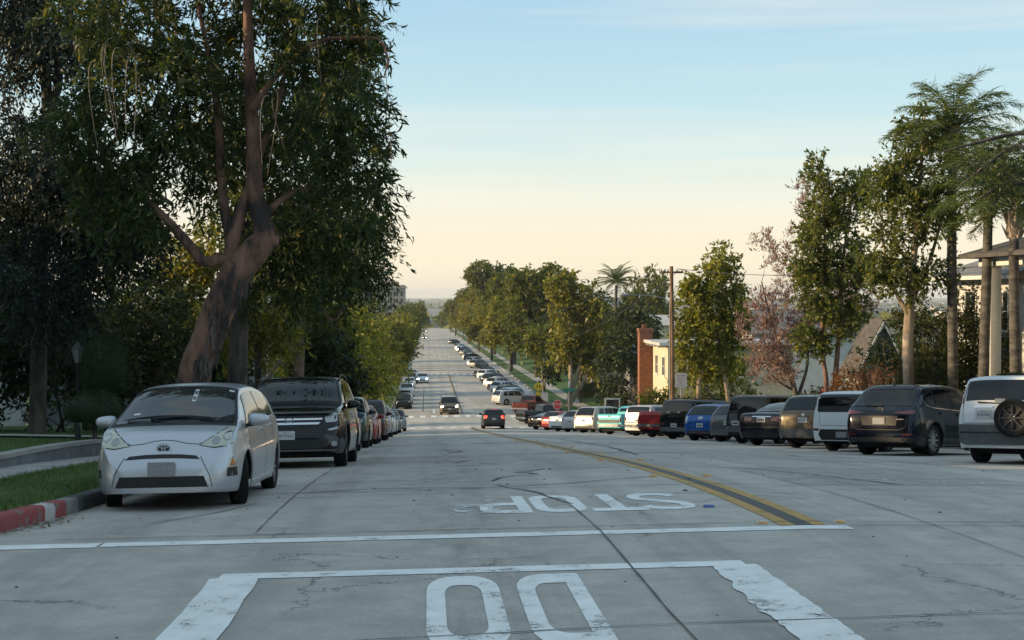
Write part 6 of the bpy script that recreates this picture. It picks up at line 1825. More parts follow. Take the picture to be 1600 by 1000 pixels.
# ---------------------------------------------------------------- dark garden behind the lawn
Yc = 35.0
build_tree("cedar_tree", "tall dark cedar with sweeping drooping limbs over the front garden", [trunk_px([(58, 690, .22), (62, 500, .19), (66, 330, .16), (74, 160, .14), (62, 60, .11), (70, -80, .07)], Yc), trunk_px([(74, 190, .12), (92, 120, .10), (70, 30, .10)], Yc), trunk_px([(66, 320, .16), (120, 290, .12, -.5), (200, 280, .09, -1), (270, 320, .05, -1)], Yc), trunk_px([(66, 280, .14), (30, 260, .10, -.6), (-60, 300, .06, -1)], Yc), trunk_px([(72, 200, .12), (130, 230, .09, -.6), (180, 270, .05, -1.2)], Yc)],
    [blob(40, 30, 90, 45, Yc, 0, 2.4), blob(110, 70, 70, 36, Yc, -.5, 1.8), blob(20, 130, 40, 30, Yc), blob(120, 180, 50, 30, Yc, -.5), blob(60, 260, 90, 45, Yc, -.8, 2.0), blob(150, 320, 70, 50, Yc, -.8, 1.6), blob(20, 310, 50, 35, Yc, -.5), blob(110, 375, 55, 35, Yc, -.8, 1.2), blob(210, 350, 60, 40, Yc, -.4, 1.6), blob(30, -60, 120, 50, Yc, 0, 2.5), blob(40, 420, 80, 45, Yc, -1.5, 1.2), blob(90, 470, 60, 50, Yc, -1.2, 1.0), blob(30, 190, 60, 40, Yc, -1)],
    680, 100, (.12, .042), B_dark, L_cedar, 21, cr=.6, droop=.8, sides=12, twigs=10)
def shrub(name, label, cx, cy, z0, rx_, ry_, h, lmat, seed, ncl=120, per=70, leaf=(.12, .06), cr=.4, group=None, cat="shrub", bark=B_dark, shell=.3, droop=.2):
    g = random.Random(seed)
    tr = [[(cx + g.uniform(-.2, .2) * rx_, cy + g.uniform(-.2, .2) * ry_, z0 - .1, .05), (cx + g.uniform(-.4, .4) * rx_, cy, z0 + h * .45, .03), (cx + g.uniform(-.5, .5) * rx_, cy, z0 + h * .8, .012)] for _ in range(3)]
    B = [(cx, cy, z0 + h * .48, rx_ * .85, ry_ * .85, h * .48)]
    for k in range(6):
        a = g.uniform(0, 6.28); s = g.uniform(.3, .5)
        B.append((cx + .6 * rx_ * math.cos(a), cy + .6 * ry_ * math.sin(a), z0 + h * g.uniform(.3, .8), rx_ * s, ry_ * s, h * s * .5))
    return build_tree(name, label, tr, B, ncl, per, leaf, bark, lmat, seed, cr=cr, droop=droop, group=group, cat=cat, sides=6, shell=shell)
def lz(x, y): return lawn_z(x, y)
for i, (x, y, rx_, h, lm, where) in enumerate([(-15.5, 38, 2.6, 4.2, L_dark, "at the outer edge of the front garden hedge"), (-12.6, 39, 2.3, 4.4, L_hedge, "behind the garden lamp post"), (-10.2, 39.5, 2.0, 4.3, L_dark, "behind the clipped dome bush"), (-8.6, 42, 1.8, 4.4, L_dark, "between the dome bush and the leaning gum"), (-7.6, 47, 1.8, 3.8, L_hedge, "under the forked grey tree"), (-20, 41, 3.5, 4.6, L_dark, "in the corner of the garden by the cedar")]):
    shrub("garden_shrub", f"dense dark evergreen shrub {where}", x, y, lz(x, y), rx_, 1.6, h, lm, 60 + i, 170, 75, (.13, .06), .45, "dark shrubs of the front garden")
def topiary(name, label, x, y, z0, prof_, seed, n=9000, lsize=.035):
    """clipped bush: dark twig core under a skin of small leaves"""
    root = empty(name, (x, y, z0)); tag(root, label, "topiary")
    lathe("twig_core", [(max(.001, r * .93), h) for r, h in prof_], L_hedge, root, 20)
    g = np.random.default_rng(seed); pr = np.array(prof_)
    t = g.random(n); d = np.concatenate([[0], np.cumsum(np.hypot(np.diff(pr[:, 0]), np.diff(pr[:, 1])))]); d /= d[-1]
    rr = np.interp(t, d, pr[:, 0]); hh = np.interp(t, d, pr[:, 1]); a = g.uniform(0, 2 * np.pi, n)
    rr = rr * (1 + .04 * g.normal(0, 1, n))
    P = np.stack([rr * np.cos(a), rr * np.sin(a), hh], -1)
    D = np.stack([np.cos(a), np.sin(a), .3 + 0 * a], -1) + g.normal(0, .6, (n, 3))
    me_obj("clipped_leaves", leaf_mesh("clipped_leaves", P, D, lsize * g.uniform(.6, 1.5, n), lsize * .5 * g.uniform(.6, 1.4, n), g), L_hedge, root)
    tube_obj("stem", [(0, 0, -.1), (.02, 0, pr[:, 1].min() + .2)], .05, B_dark, root, 7)
    return root
c = pt(165, 660, 30.0); z0 = lz(c.x, c.y)
topiary("clipped_bush", "clipped bullet-shaped bush beside the garden lamp post", c.x, c.y, z0, [(.02, 1.02), (.38, 1.0), (.46, 1.15), (.475, 1.5), (.44, 1.8), (.34, 2.05), (.18, 2.2), (.01, 2.26)], 71)
c = pt(148, 660, 29.2); z0 = lz(c.x, c.y)
topiary("clipped_bush", "low umbrella-shaped clipped bush at the foot of the taller one", c.x, c.y, z0, [(.02, .55), (.50, .42), (.60, .55), (.56, .75), (.42, .92), (.2, 1.02), (.01, 1.04)], 72, 6000)

for i, (x, y, h, r_a, lm, lab) in enumerate([(-15.0, 44, 10.0, 3.6, L_dark, "tall dark tree filling the corner behind the cedar"), (-11.0, 46, 8.6, 3.0, L_gum, "tall dark tree behind the clipped bush and shrubs"), (-19.5, 38, 11.0, 4.0, L_dark, "tall dark tree at the outer edge of the front garden"), (-8.2, 52, 8.0, 2.6, L_olive, "leafy tree seen between the leaning gum's limbs")]):
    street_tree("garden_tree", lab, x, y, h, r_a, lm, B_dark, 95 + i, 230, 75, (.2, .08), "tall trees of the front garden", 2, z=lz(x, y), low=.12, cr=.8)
# ---------------------------------------------------------------- trees behind the diagonal parking
RG = "street trees behind the diagonal parking"
def rz_(x, y): return yard_z(x, y) if x > KR + 2.9 else krz(y) + .2
Y5 = 48.5
build_tree("street_tree", "tall dark street tree with a sunlit orange trunk behind the dark blue crossover", [trunk_px([(1424, 700, .22), (1420, 600, .20), (1418, 545, .19), (1421, 490, .18), (1424, 450, .12), (1432, 360, .10), (1440, 250, .06), (1445, 180, .03)], Y5), trunk_px([(1420, 490, .12), (1404, 465, .07), (1390, 430, .05), (1375, 350, .03)], Y5), trunk_px([(1426, 470, .08), (1455, 400, .06), (1480, 300, .04), (1490, 220, .02)], Y5)],
    [blob(1445, 205, 48, 40, Y5, 0, 1.2), blob(1415, 265, 55, 45, Y5, 0, 1.4), blob(1485, 235, 42, 50, Y5, 0, 1.2), blob(1400, 340, 55, 55, Y5, 0, 1.4), blob(1462, 330, 40, 55, Y5, 0, 1.2), blob(1378, 285, 30, 30, Y5), blob(1420, 430, 52, 32, Y5, 0, 1.3), blob(1370, 400, 28, 40, Y5), blob(1475, 420, 25, 30, Y5)],
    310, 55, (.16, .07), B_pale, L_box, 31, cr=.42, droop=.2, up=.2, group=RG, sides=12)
Y6 = 59.5
build_tree("street_tree", "slender pointed street tree rising behind the white boxy hatchback", [trunk_px([(1290, 690, .12), (1291, 600, .11), (1284, 540, .09), (1290, 420, .07), (1284, 300, .04), (1278, 250, .02)], Y6), trunk_px([(1302, 690, .13), (1305, 600, .12), (1310, 530, .10), (1316, 420, .07), (1330, 320, .03)], Y6)],
    [blob(1280, 275, 24, 32, Y6, 0, .8), blob(1300, 330, 42, 38, Y6), blob(1264, 380, 28, 45, Y6), blob(1312, 400, 45, 50, Y6), blob(1272, 450, 38, 45, Y6), blob(1310, 490, 45, 40, Y6), blob(1335, 300, 22, 35, Y6), blob(1270, 530, 30, 28, Y6), blob(1345, 420, 28, 40, Y6)],
    340, 55, (.19, .08), B_red, L_box, 32, cr=.45, droop=.15, up=.4, group=RG)
Y7 = 83.0
build_tree("street_tree", "yellow-green street tree with forked stems behind the square black SUV", [trunk_px([(1090, 690, .16), (1092, 600, .14), (1101, 560, .11), (1104, 500, .08), (1112, 420, .04)], Y7), trunk_px([(1144, 690, .15), (1134, 600, .13), (1124, 550, .11), (1124, 470, .08), (1128, 390, .03)], Y7)],
    [blob(1128, 408, 30, 28, Y7, 0, 1.1), blob(1105, 445, 40, 32, Y7), blob(1145, 455, 24, 30, Y7), blob(1085, 470, 22, 40, Y7), blob(1115, 500, 44, 36, Y7), blob(1090, 540, 34, 28, Y7), blob(1140, 530, 28, 28, Y7), blob(1075, 570, 22, 24, Y7), blob(1120, 570, 40, 25, Y7), blob(1155, 500, 18, 30, Y7), blob(1065, 520, 18, 30, Y7)],
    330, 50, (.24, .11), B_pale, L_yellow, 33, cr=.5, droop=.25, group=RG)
Y8 = 70.0
build_tree("blossom_tree", "wide tree with dry pinkish-brown plumes standing beyond the navy sedan", [trunk_px([(1245, 690, .16), (1243, 620, .14), (1230, 570, .10), (1205, 500, .06), (1190, 440, .03)], Y8), trunk_px([(1244, 630, .10), (1262, 560, .07), (1262, 450, .05), (1262, 330, .02)], Y8), trunk_px([(1240, 610, .07), (1215, 595, .06), (1185, 560, .04)], Y8)],
    [blob(1200, 490, 36, 38, Y8), blob(1230, 535, 50, 38, Y8), blob(1252, 450, 36, 50, Y8), blob(1262, 345, 14, 48, Y8, 0, .6), blob(1204, 400, 12, 30, Y8, 0, .5), blob(1190, 555, 30, 28, Y8), blob(1280, 500, 30, 50, Y8), blob(1225, 430, 14, 30, Y8, 0, .6), blob(1340, 450, 40, 50, Y8, 2), blob(1300, 330, 20, 40, Y8, 2), blob(1215, 580, 50, 22, Y8), blob(1175, 510, 22, 30, Y8), blob(1255, 300, 10, 32, Y8, 0, .5), blob(1192, 375, 9, 24, Y8, 0, .5), blob(1232, 390, 12, 34, Y8, 0, .5)],
    340, 60, (.17, .045), B_dark, L_pink, 34, cr=.5, droop=-.1, up=.9, group=None)
shrub("juniper_bush", "large twisted juniper in yellow-green tufts behind the sunlit trunk", 18.6, 50, rz_(18.6, 50), 1.6, 1.2, 5.6, L_jun, 81, 230, 70, (.09, .05), .42, None, "bush")
shrub("juniper_bush", "darker juniper beside the palm trunks", 20.0, 49.5, rz_(20, 49.5), 1.4, 1.2, 5.8, L_jun, 82, 210, 70, (.09, .05), .42, None, "bush")
shrub("garden_shrub", "round shrub with yellowed leaves behind the white boxy hatchback", 17.6, 56.5, rz_(17.6, 56), 1.0, .9, 1.7, L_yellow, 83, 70, 50, (.11, .05), .35, None)
shrub("bougainvillea", "small red flowering bush behind the white boxy hatchback", 16.6, 57.5, rz_(16.6, 57), .42, .4, 2.0, L_red, 84, 40, 50, (.08, .06), .22, None)
shrub("garden_shrub", "rust-leaved shrub under the white gable", 18.3, 58, rz_(18, 58), 1.2, .8, 3.4, L_rust, 85, 90, 40, (.10, .05), .35, None)
shrub("garden_shrub", "low dark shrub at the foot of the palms", 18.2, 45.5, rz_(18.2, 45), 1.1, .8, 1.5, L_hedge, 86, 80, 60, (.09, .045), .3, None)
shrub("garden_shrub", "spiky pale green plants in front of the cream garden wall", 17.6, 71, rz_(17.6, 71), 1.9, .8, 1.3, L_olive, 87, 90, 40, (.20, .04), .4, None, droop=-.6)
shrub("garden_shrub", "leafy shrub spilling over by the brick chimney", 15.9, 96, rz_(15.9, 96), 1.6, 1.2, 3.0, L_olive, 88, 70, 40, (.2, .10), .5, None)
shrub("garden_shrub", "tall loose shrub before the cream house wall", 19.5, 92, rz_(19.5, 92), 2.8, 1.3, 5.2, L_yellow, 93, 150, 50, (.2, .09), .6, None)
shrub("garden_shrub", "tall dark hedge shrub behind the rust-leaved bush", 21.5, 61, rz_(21.5, 61), 2.4, 1.4, 5.0, L_hedge, 94, 170, 60, (.14, .065), .5, None)
shrub("garden_shrub", "dark shrub below the blossom tree", 19.6, 66, rz_(19.6, 66), 2.2, 1.2, 2.2, L_hedge, 89, 110, 55, (.13, .06), .4, None)
shrub("garden_shrub", "broad dark shrub beyond the forked yellow-green tree", 18.8, 86, rz_(18.8, 86), 2.6, 1.5, 3.0, L_dark, 90, 110, 50, (.18, .08), .5, None)
# bare twiggy small tree
def bare_tree(name, label, base, h, spread, seed, bark, lmat, nl, levels=4):
    g = np.random.default_rng(seed); root = empty(name, base); tag(root, label, "tree")
    T = Tubes(); tips = []
    def rec(p, d, l, r, lv):
        q = p + d * l; m = (p + q) / 2 + g.normal(0, .06 * l, 3)
        T.add(np.array([p, m, q]), [r, r * .85, r * .65], 6 if lv > 1 else 4)
        if lv == 0: tips.append(q); return
        for _ in range(g.integers(2, 4)):
            nd_ = unit(d + g.normal(0, spread, 3) + np.array([0, 0, .12])); rec(q, nd_, l * g.uniform(.6, .85), r * .62, lv - 1)
    for a in range(3):
        d = unit(np.array([g.normal(0, .35), g.normal(0, .35), 1.0])); rec(np.zeros(3), d, h * .3, .05, levels)
    me_obj("trunk", T.mesh("trunk"), bark, root)
    tips = np.array(tips); i = g.integers(0, len(tips), nl)
    P = tips[i] + g.normal(0, .12, (nl, 3))
    me_obj("crown", leaf_mesh("crown", P, g.normal(0, 1, (nl, 3)), np.full(nl, .08), np.full(nl, .04), g), lmat, root)
    return root
bare_tree("bare_tree", "bare twiggy small tree in front of the white gable", (17.9, 55.0, rz_(17.9, 55)), 3.2, .45, 91, B_red, L_rust, 500)
bare_tree("bare_tree", "bare thin shrub of pale twigs beside the brick chimney", (16.4, 108, rz_(16.4, 108)), 4.2, .4, 92, B_pale, L_rust, 150)
# limbs of a dark tree reaching in from beyond the white SUV
Yd = 31.0
build_tree("dark_limbed_tree", "dark tree whose long bare limbs reach in above the palms", [[(17.5, 31.0, rz_(17.5, 31) - .1, .30), (17.2, 31, 2.0, .25), (16.6, 31, 4.2, .18), (16.0, 31, 5.8, .10)], trunk_px([(1800, 300, .14), (1700, 235, .08), (1600, 208, .055), (1530, 222, .035), (1470, 238, .015)], Yd), trunk_px([(1760, 330, .12), (1650, 270, .07), (1590, 228, .05), (1545, 255, .03), (1500, 290, .015)], Yd), trunk_px([(1740, 330, .1), (1640, 300, .06), (1580, 285, .04), (1530, 310, .02)], Yd)],
    [blob(1640, 230, 70, 40, Yd, 0, 1.2), blob(1580, 270, 55, 40, Yd), blob(1690, 300, 60, 50, Yd), blob(1540, 260, 45, 40, Yd), blob(1760, 220, 70, 60, Yd, 0, 1.5)], 170, 40, (.10, .035), B_dark, L_dark, 36, cr=.45, droop=.3)
# clipped hedge by the white house
hb = pt(1592, 580, 40.0)
root = empty("clipped_hedge", (hb.x + .8, 40.0, rz_(hb.x + .8, 40))); tag(root, "dark square-clipped hedge at the foot of the white house column", "hedge")
box("twig_core", (-1.15, -.5, -.3), (1.2, .5, 1.95), L_hedge, root, .1)
g_ = np.random.default_rng(5); n = 9000
P = g_.uniform((-1.2, -.55, -.2), (1.25, .55, 2.0), (n, 3)); ax = g_.integers(0, 5, n)
P[ax == 0, 1] = -.53; P[ax == 1, 1] = -.53; P[ax == 2, 2] = 1.98; P[ax == 3, 0] = -1.18; P[ax == 4, 2] = 1.98
me_obj("clipped_leaves", leaf_mesh("clipped_leaves", P + g_.normal(0, .02, (n, 3)), g_.normal(0, 1, (n, 3)), np.full(n, .06), np.full(n, .035), g_), L_hedge, root)

# ---------------------------------------------------------------- palms
def palm(name, label, x, y, z0, crown_z, tr, nf, fl, seed, leaflet=.42, plum=.5, dead=True, group=None, lmat=None, droop=1.0, shaft=True, upb=0.0, thick=.030):
    g = np.random.default_rng(seed); root = empty(name, (x, y, z0)); tag(root, label, "palm", group)
    H = crown_z - z0
    t = np.linspace(0, 1, 22); wob = np.stack([.10 * np.sin(t * 3 + seed) * t, .08 * np.sin(t * 2.2 + seed * 2) * t, t * H], -1)
    T = Tubes(); rr = tr * (1.12 - .25 * t) * (1 + .025 * (np.arange(22) % 2)); T.add(wob, rr, 14)
    me_obj("trunk", T.mesh("trunk"), B_palm, root)
    top = wob[-1]
    if shaft:
        T = Tubes(); T.add(np.array([top + [0, 0, -.55], top + [0, 0, -.2], top + [0, 0, .25], top + [0, 0, .8]]), [tr * .85, tr * 1.55, tr * 1.25, tr * .3], 12)
        for k in range(22):
            a = g.uniform(0, 6.28); d = np.array([math.cos(a), math.sin(a), 0])
            b0 = top + d * tr * 1.1 + [0, 0, g.uniform(-.5, .2)]
            T.add(np.array([b0, b0 + d * .12 + [0, 0, .25], b0 + d * .22 + [0, 0, .45]]), [.05, .035, .01], 5)
        me_obj("leaf_bases", T.mesh("leaf_bases"), B_pale, root)
    rach = Tubes(); LP, LD, LL = [], [], []
    for k in range(nf):
        a = 2.4 * k + g.uniform(-.2, .2); el_ = np.interp(k / nf, [0, 1], [1.35 + upb, -.25]) + g.uniform(-.12, .12)
        L_ = fl * g.uniform(.85, 1.1); s = np.linspace(0, 1, 15)
        ang = el_ - droop * 1.5 * s ** 1.7 * (1.0 if el_ > .3 else .7)
        dr = np.cumsum(np.cos(ang)) * L_ / 15; dz = np.cumsum(np.sin(ang)) * L_ / 15
        P = top + np.array([0, 0, .45]) + np.stack([dr * math.cos(a), dr * math.sin(a), dz], -1)
        rach.add(P, np.linspace(thick, .005, 15), 5)
        n = 140; si = np.linspace(.12, .995, n); Q = np.stack([np.interp(si, s, P[:, i]) for i in range(3)], -1)
        Tn = unit(np.stack([np.interp(si, s, np.gradient(P[:, i])) for i in range(3)], -1))
        sd = np.where(np.arange(n) % 2, 1, -1)[:, None]
        side = np.array([-math.sin(a), math.cos(a), 0])[None, :]
        D = Tn * .55 + sd * side * 1.0 + g.normal(0, plum * .45, (n, 3)) + np.array([0, 0, -.35 * droop])
        LP.append(Q); LD.append(D); LL.append(leaflet * np.sin(np.clip(si, .1, .97) * np.pi) ** .5 * g.uniform(.8, 1.15, n))
    me_obj("frond_stalks", rach.mesh("frond_stalks"), L_palm, root)
    LP, LD, LL = np.concatenate(LP), np.concatenate(LD), np.concatenate(LL)
    me_obj("fronds", leaf_mesh("fronds", LP, LD, LL, LL * .034 + .006, g, True, .25), lmat or L_palm, root)
    return root
PG = "queen palms in front of the white house"
for px, cy, Y, sd, lab in ((1490, 225, 48.0, 3, "tallest feathery palm with its trunk beside the juniper"), (1538, 318, 46.0, 5, "feathery palm in the middle of the three by the white house"), (1588, 350, 43.5, 9, "feathery palm standing before the white house column")):
    p = pt(px, 500, Y); palm("queen_palm", lab, p.x, Y, rz_(p.x, Y) - .05, pt(px, cy, Y).z, .17, 30, 2.9 if cy > 300 else 2.7, sd, .58, .7, group=PG, droop=.9, upb=.1)
p = pt(962, 500, 182); palm("date_palm", "tall date palm above the rooftops beyond the lower crossing", p.x, 182, road_z(12, 182), pt(962, 446, 182).z, .22, 46, 3.4, 4, .55, .3, shaft=False, droop=.75, thick=.06)

# ---------------------------------------------------------------- beyond the crossing
MG = "big street trees beyond the lower crossing"
Y9 = 150.0
build_tree("street_tree", "tall pale-stemmed tree with bright olive crown past the stop sign", [trunk_px([(888, 650, .32), (892, 590, .26), (890, 520, .2), (884, 450, .08)], Y9), trunk_px([(890, 620, .24), (904, 580, .2), (912, 520, .14), (922, 450, .06)], Y9), trunk_px([(892, 630, .22), (918, 585, .18), (935, 540, .1), (945, 490, .05)], Y9)],
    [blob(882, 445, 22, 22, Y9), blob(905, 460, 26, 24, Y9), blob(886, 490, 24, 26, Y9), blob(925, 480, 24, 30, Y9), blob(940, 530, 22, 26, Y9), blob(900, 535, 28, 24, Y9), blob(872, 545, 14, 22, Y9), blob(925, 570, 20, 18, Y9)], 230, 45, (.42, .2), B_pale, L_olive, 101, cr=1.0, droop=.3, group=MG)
street_tree("street_tree", "dark round tree beyond the stop sign and street name sign", 17.5, 158, 9.5, 4.2, L_dark, B_dark, 102, 130, 45, (.42, .22), MG, cr=1.2)
street_tree("street_tree", "dark tree behind the date palm trunk", 25.0, 165, 11.0, 4.4, L_dark, B_dark, 103, 130, 45, (.42, .22), MG, cr=1.2)
street_tree("street_tree", "dark dense tree at the far corner between the date palm and the brick chimney", 21.0, 139, 11.0, 3.6, L_dark, B_dark, 110, 190, 50, (.36, .18), MG, 2, low=.1, cr=1.1)
street_tree("street_tree", "small rounded tree with pale forked trunk by the yellow diamond sign", 14.8, 176, 8.8, 3.2, L_box, B_pale, 104, 130, 45, (.4, .2), MG, 2, cr=1.0)
proto = street_tree("street_tree", "broad dark crown nearest of the big trees over the far parking", 17.5, 222, 17.5, 6.6, L_box, B_dark, 105, 300, 60, (.5, .26), MG, 2, low=.2, cr=1.25)
proto2 = street_tree("street_tree", "lit olive crown next to the broad dark one over the far parking", 14.8, 246, 15.0, 6.0, L_olive, B_dark, 106, 280, 60, (.5, .26), MG, 2, low=.2, cr=1.25)
def tree_copy(src, x, y, s, rot, label, group, zs=1.0):
    c = copy_tree(src); c.location = (x, y, road_z(min(max(x, -12), 18), y) + .1); c.rotation_euler = (0, 0, rot); c.scale = (s, s, s * zs); tag(c, label, "tree", group); return c
names = ["third", "fourth", "fifth", "sixth", "seventh", "eighth", "ninth", "tenth", "eleventh"]
for i, (x, y, s, k) in enumerate([(17.5, 278, 1.05, 0), (14.0, 305, .82, 1), (16.5, 345, 1.28, 0), (14.0, 378, .95, 1), (15.5, 420, 1.36, 1), (14.0, 478, 1.05, 0), (14.0, 550, 1.0, 1), (13.0, 640, .95, 0), (12.5, 760, .95, 0)]):
    tree_copy((proto, proto2)[k], x, y, s, i * 1.7, f"{names[i]} big tree down the far parking row, counted from the crossing", MG)
FLG = "trees along the far lawn side"
protoL = street_tree("street_tree", "dark-leaved tree first past the crossing on the lawn side", -6.2, 146, 9.0, 3.6, L_box, B_dark, 107, 170, 50, (.4, .2), FLG, 2, cr=1.2)
protoM = street_tree("street_tree", "yellow-green tree second past the crossing on the lawn side", -6.0, 160, 10.0, 4.0, L_olive, B_dark, 108, 190, 50, (.42, .22), FLG, 2, cr=1.2)
for i, (x, y, s, k) in enumerate([(-6.3, 180, .95, 0), (-6.0, 205, .95, 1), (-6.0, 235, 1.05, 0), (-6.2, 275, 1.05, 1), (-5.6, 330, 1.2, 0), (-5.6, 400, 1.3, 0), (-5.4, 490, 1.5, 0), (-5.2, 610, 1.6, 0), (-5.0, 740, 1.7, 0)]):
    tree_copy((protoL, protoM)[k], x, y, s, i * 2.3, f"{names[i]} tree down the far lawn side, counted from the crossing", FLG)
# trees standing in back yards and on the slope behind the houses
BG = "trees in the back yards"
protoB = street_tree("yard_tree", "rounded dark tree behind the house with the brick chimney", 34, 150, 10.5, 4.6, L_box, B_dark, 109, 150, 45, (.5, .25), BG, z=road_z(15, 150), low=.15, cr=1.3)
yards = [(42, 262, 1.0, 1.85, "tall rounded conifer standing alone against the hazy plain"), (45.5, 268, .85, 1.6, "shorter companion of the tall lone conifer"), (52, 190, .8, .8, "low tree on the slope below the lone conifer"), (62, 215, .9, .8, "low tree under the street lamp arm"), (44, 132, .75, .75, "small tree behind the forked yellow-green street tree"), (58, 150, .9, .8, "tree behind the pink blossom tree"), (36, 98, .8, .7, "tree behind the gable roof"), (48, 110, .9, .75, "rounded tree seen between the pink and pointed trees"), (-22, 62, .8, .7, "tree behind the grey house"), (-18, 85, .8, .7, "tree behind the thin street trees"), (-22, 120, .9, .75, "broad tree behind the corner of the lower crossing"), (-24, 46, 1.0, .9, "shadowy tree behind the cedar"), (-31, 34, 1.1, .95, "shadowy tree at the garden's outer corner"), (-19, 175, .9, .8, "tree behind the far lawn side row"), (-24, 230, 1.1, .8, "tree below the tan building"), (-16, 300, 1.4, 1.0, "tree in front of the tan building"), (-22, 420, 1.6, 1.0, "tree at the foot of the tan building"), (26, 200, 1.1, 1.0, "tree behind the date palm"), (32, 240, 1.1, .9, "tree farther behind the date palm"), (28, 128, .9, .8, "tree at the corner by the cream house"), (26.5, 76, .7, .75, "low tree behind the gable and the sunlit trunk"), (31, 84, .75, .75, "low tree between the gable and the palms"), (24.5, 60, .55, .55, "low tree beside the juniper hedge")]
for i, (x, y, s, zs, lab) in enumerate(yards):
    c = copy_tree(protoB); c.location = (x, y, prof(y) - .3); c.rotation_euler = (0, 0, i * 1.3); c.scale = (s, s, s * zs); tag(c, lab, "tree", BG)

# unseen trees added behind and beside the viewer for shade and dark reflections
UG = "unseen trees added for shade and dark reflections"
for i, (x, y, s_, lab) in enumerate([(-11, -34, .9, "tree on the upper block's lawn corner"), (-18, -40, 1.0, "second unseen tree added on the upper block lawn"), (-34, -20, .9, "unseen tree added along the cross street on the lawn side"), (22, -34, .9, "unseen tree added on the upper block by the parking side"), (30, -40, 1.0, "second unseen tree added on the upper parking side"), (38, -22, .9, "unseen tree added along the cross street on the parking side"), (-66, -12, 1.15, "first unseen shade tree added across the cross street"), (-68, -3, 1.15, "middle unseen shade tree added across the cross street"), (-66, 6, 1.15, "last unseen shade tree added across the cross street"), (-46, 12, 1.1, "unseen shade tree added by the outer garden house"), (-24, 17, .8, "first unseen shade tree added before the outer garden house"), (-24.5, 26, .85, "second unseen shade tree added before the outer garden house")]):
    c = copy_tree((proto, proto2)[i % 2]); c.location = (x, y, prof(max(y, -60)) - .2); c.rotation_euler = (0, 0, i * 1.9); c.scale = (s_,) * 3; tag(c, lab, "tree", UG)
# ================================================================ buildings, poles, signs
W_white = mat_plain("white_siding", (0.48, 0.48, 0.47), 0.7, var=0.12, scale=1.5)
W_cream = mat_plain("cream_stucco", (0.52, 0.46, 0.34), 0.85, var=0.12, scale=2, bmp=0.3)
W_grey = mat_plain("grey_stucco", (0.24, 0.25, 0.27), 0.85, var=0.12, scale=2, bmp=0.3)
W_tan = mat_plain("tan_stone", (0.34, 0.31, 0.27), 0.85, var=0.10, scale=.4, bmp=0.2)
W_brick = mat_plain("brick_red", (0.22, 0.085, 0.045), 0.85, var=0.3, scale=6, bmp=0.4)
W_trim = mat_plain("white_trim", (0.58, 0.58, 0.56), 0.6, var=0.1, scale=2)
W_roof = mat_plain("dark_shingle", (0.075, 0.070, 0.068), 0.9, var=0.35, scale=3, bmp=0.5)
W_roofg = mat_plain("grey_shingle", (0.16, 0.16, 0.165), 0.9, var=0.3, scale=3, bmp=0.5)
W_roofw = mat_plain("pale_flat_roof", (0.42, 0.41, 0.40), 0.85, var=0.15, scale=1)
W_win = mat_gloss("window_glass", (0.02, 0.025, 0.03), .05, spec=.6)
M_metal = mat_gloss("galvanised_metal", (0.25, 0.26, 0.27), .4, .7)
M_dkmetal = mat_plain("dark_painted_metal", (0.02, 0.02, 0.02), .5, var=.3, scale=10)
M_wood = mat_bark("pole_wood", (0.10, 0.055, 0.03), (0.17, 0.095, 0.055), (0.24, 0.145, 0.085), 4)
M_lantern = mat_gloss("frosted_lantern", (0.2, 0.21, 0.2), .3)

def prism(bm, pts, ax, a, b_):
    """extrude a polygon (u, v) along axis ax between a and b_"""
    def P(u, v, t): return (t, u, v) if ax == 'X' else (u, t, v)
    A = [bm.verts.new(P(u, v, a)) for u, v in pts]; B = [bm.verts.new(P(u, v, b_)) for u, v in pts]
    n = len(pts)
    bm.faces.new(A); bm.faces.new(B[::-1])
    for i in range(n): bm.faces.new((A[i], B[i], B[(i + 1) % n], A[(i + 1) % n]))
    bmesh.ops.recalc_face_normals(bm, faces=bm.faces[:])

def window(root, face, lo, hi, u, z, w, h, trim=W_trim, bars=True, sill=True):
    """face: S (towards -Y), W (-X); u along the wall"""
    t = .05
    def bx(nm, u0, u1, z0, z1, d0, d1, m, par):
        if face == 'S': return box(nm, (u0, lo[1] - d1, z0), (u1, lo[1] - d0, z1), m, par)
        return box(nm, (lo[0] - d1, u0, z0), (lo[0] - d0, u1, z1), m, par)
    f = bx("window", u - w / 2, u + w / 2, z, z + h, -.04, .012, W_win, root)
    bm = bmesh.new()
    fr = .07
    for (a, b_, c, d) in ((u - w / 2 - fr, u + w / 2 + fr, z + h, z + h + fr), (u - w / 2 - fr, u + w / 2 + fr, z - fr, z), (u - w / 2 - fr, u - w / 2, z, z + h), (u + w / 2, u + w / 2 + fr, z, z + h)) + (((u - .02, u + .02, z, z + h), (u - w / 2, u + w / 2, z + h * .5 - .02, z + h * .5 + .02)) if bars else ()):
        e = .05 if (b_ - a) > .05 and (d - c) > .05 else .035
        if face == 'S': bm_box(bm, (a, lo[1] - e, c), (b_, lo[1] + .02, d))
        else: bm_box(bm, (lo[0] - e, a, c), (lo[0] + .02, b_, d))
    bm_obj("frame", bm, trim, f)
    if sill: bx("sill", u - w / 2 - .12, u + w / 2 + .12, z - fr - .06, z - fr, -.02, .11, trim, f)
    return f

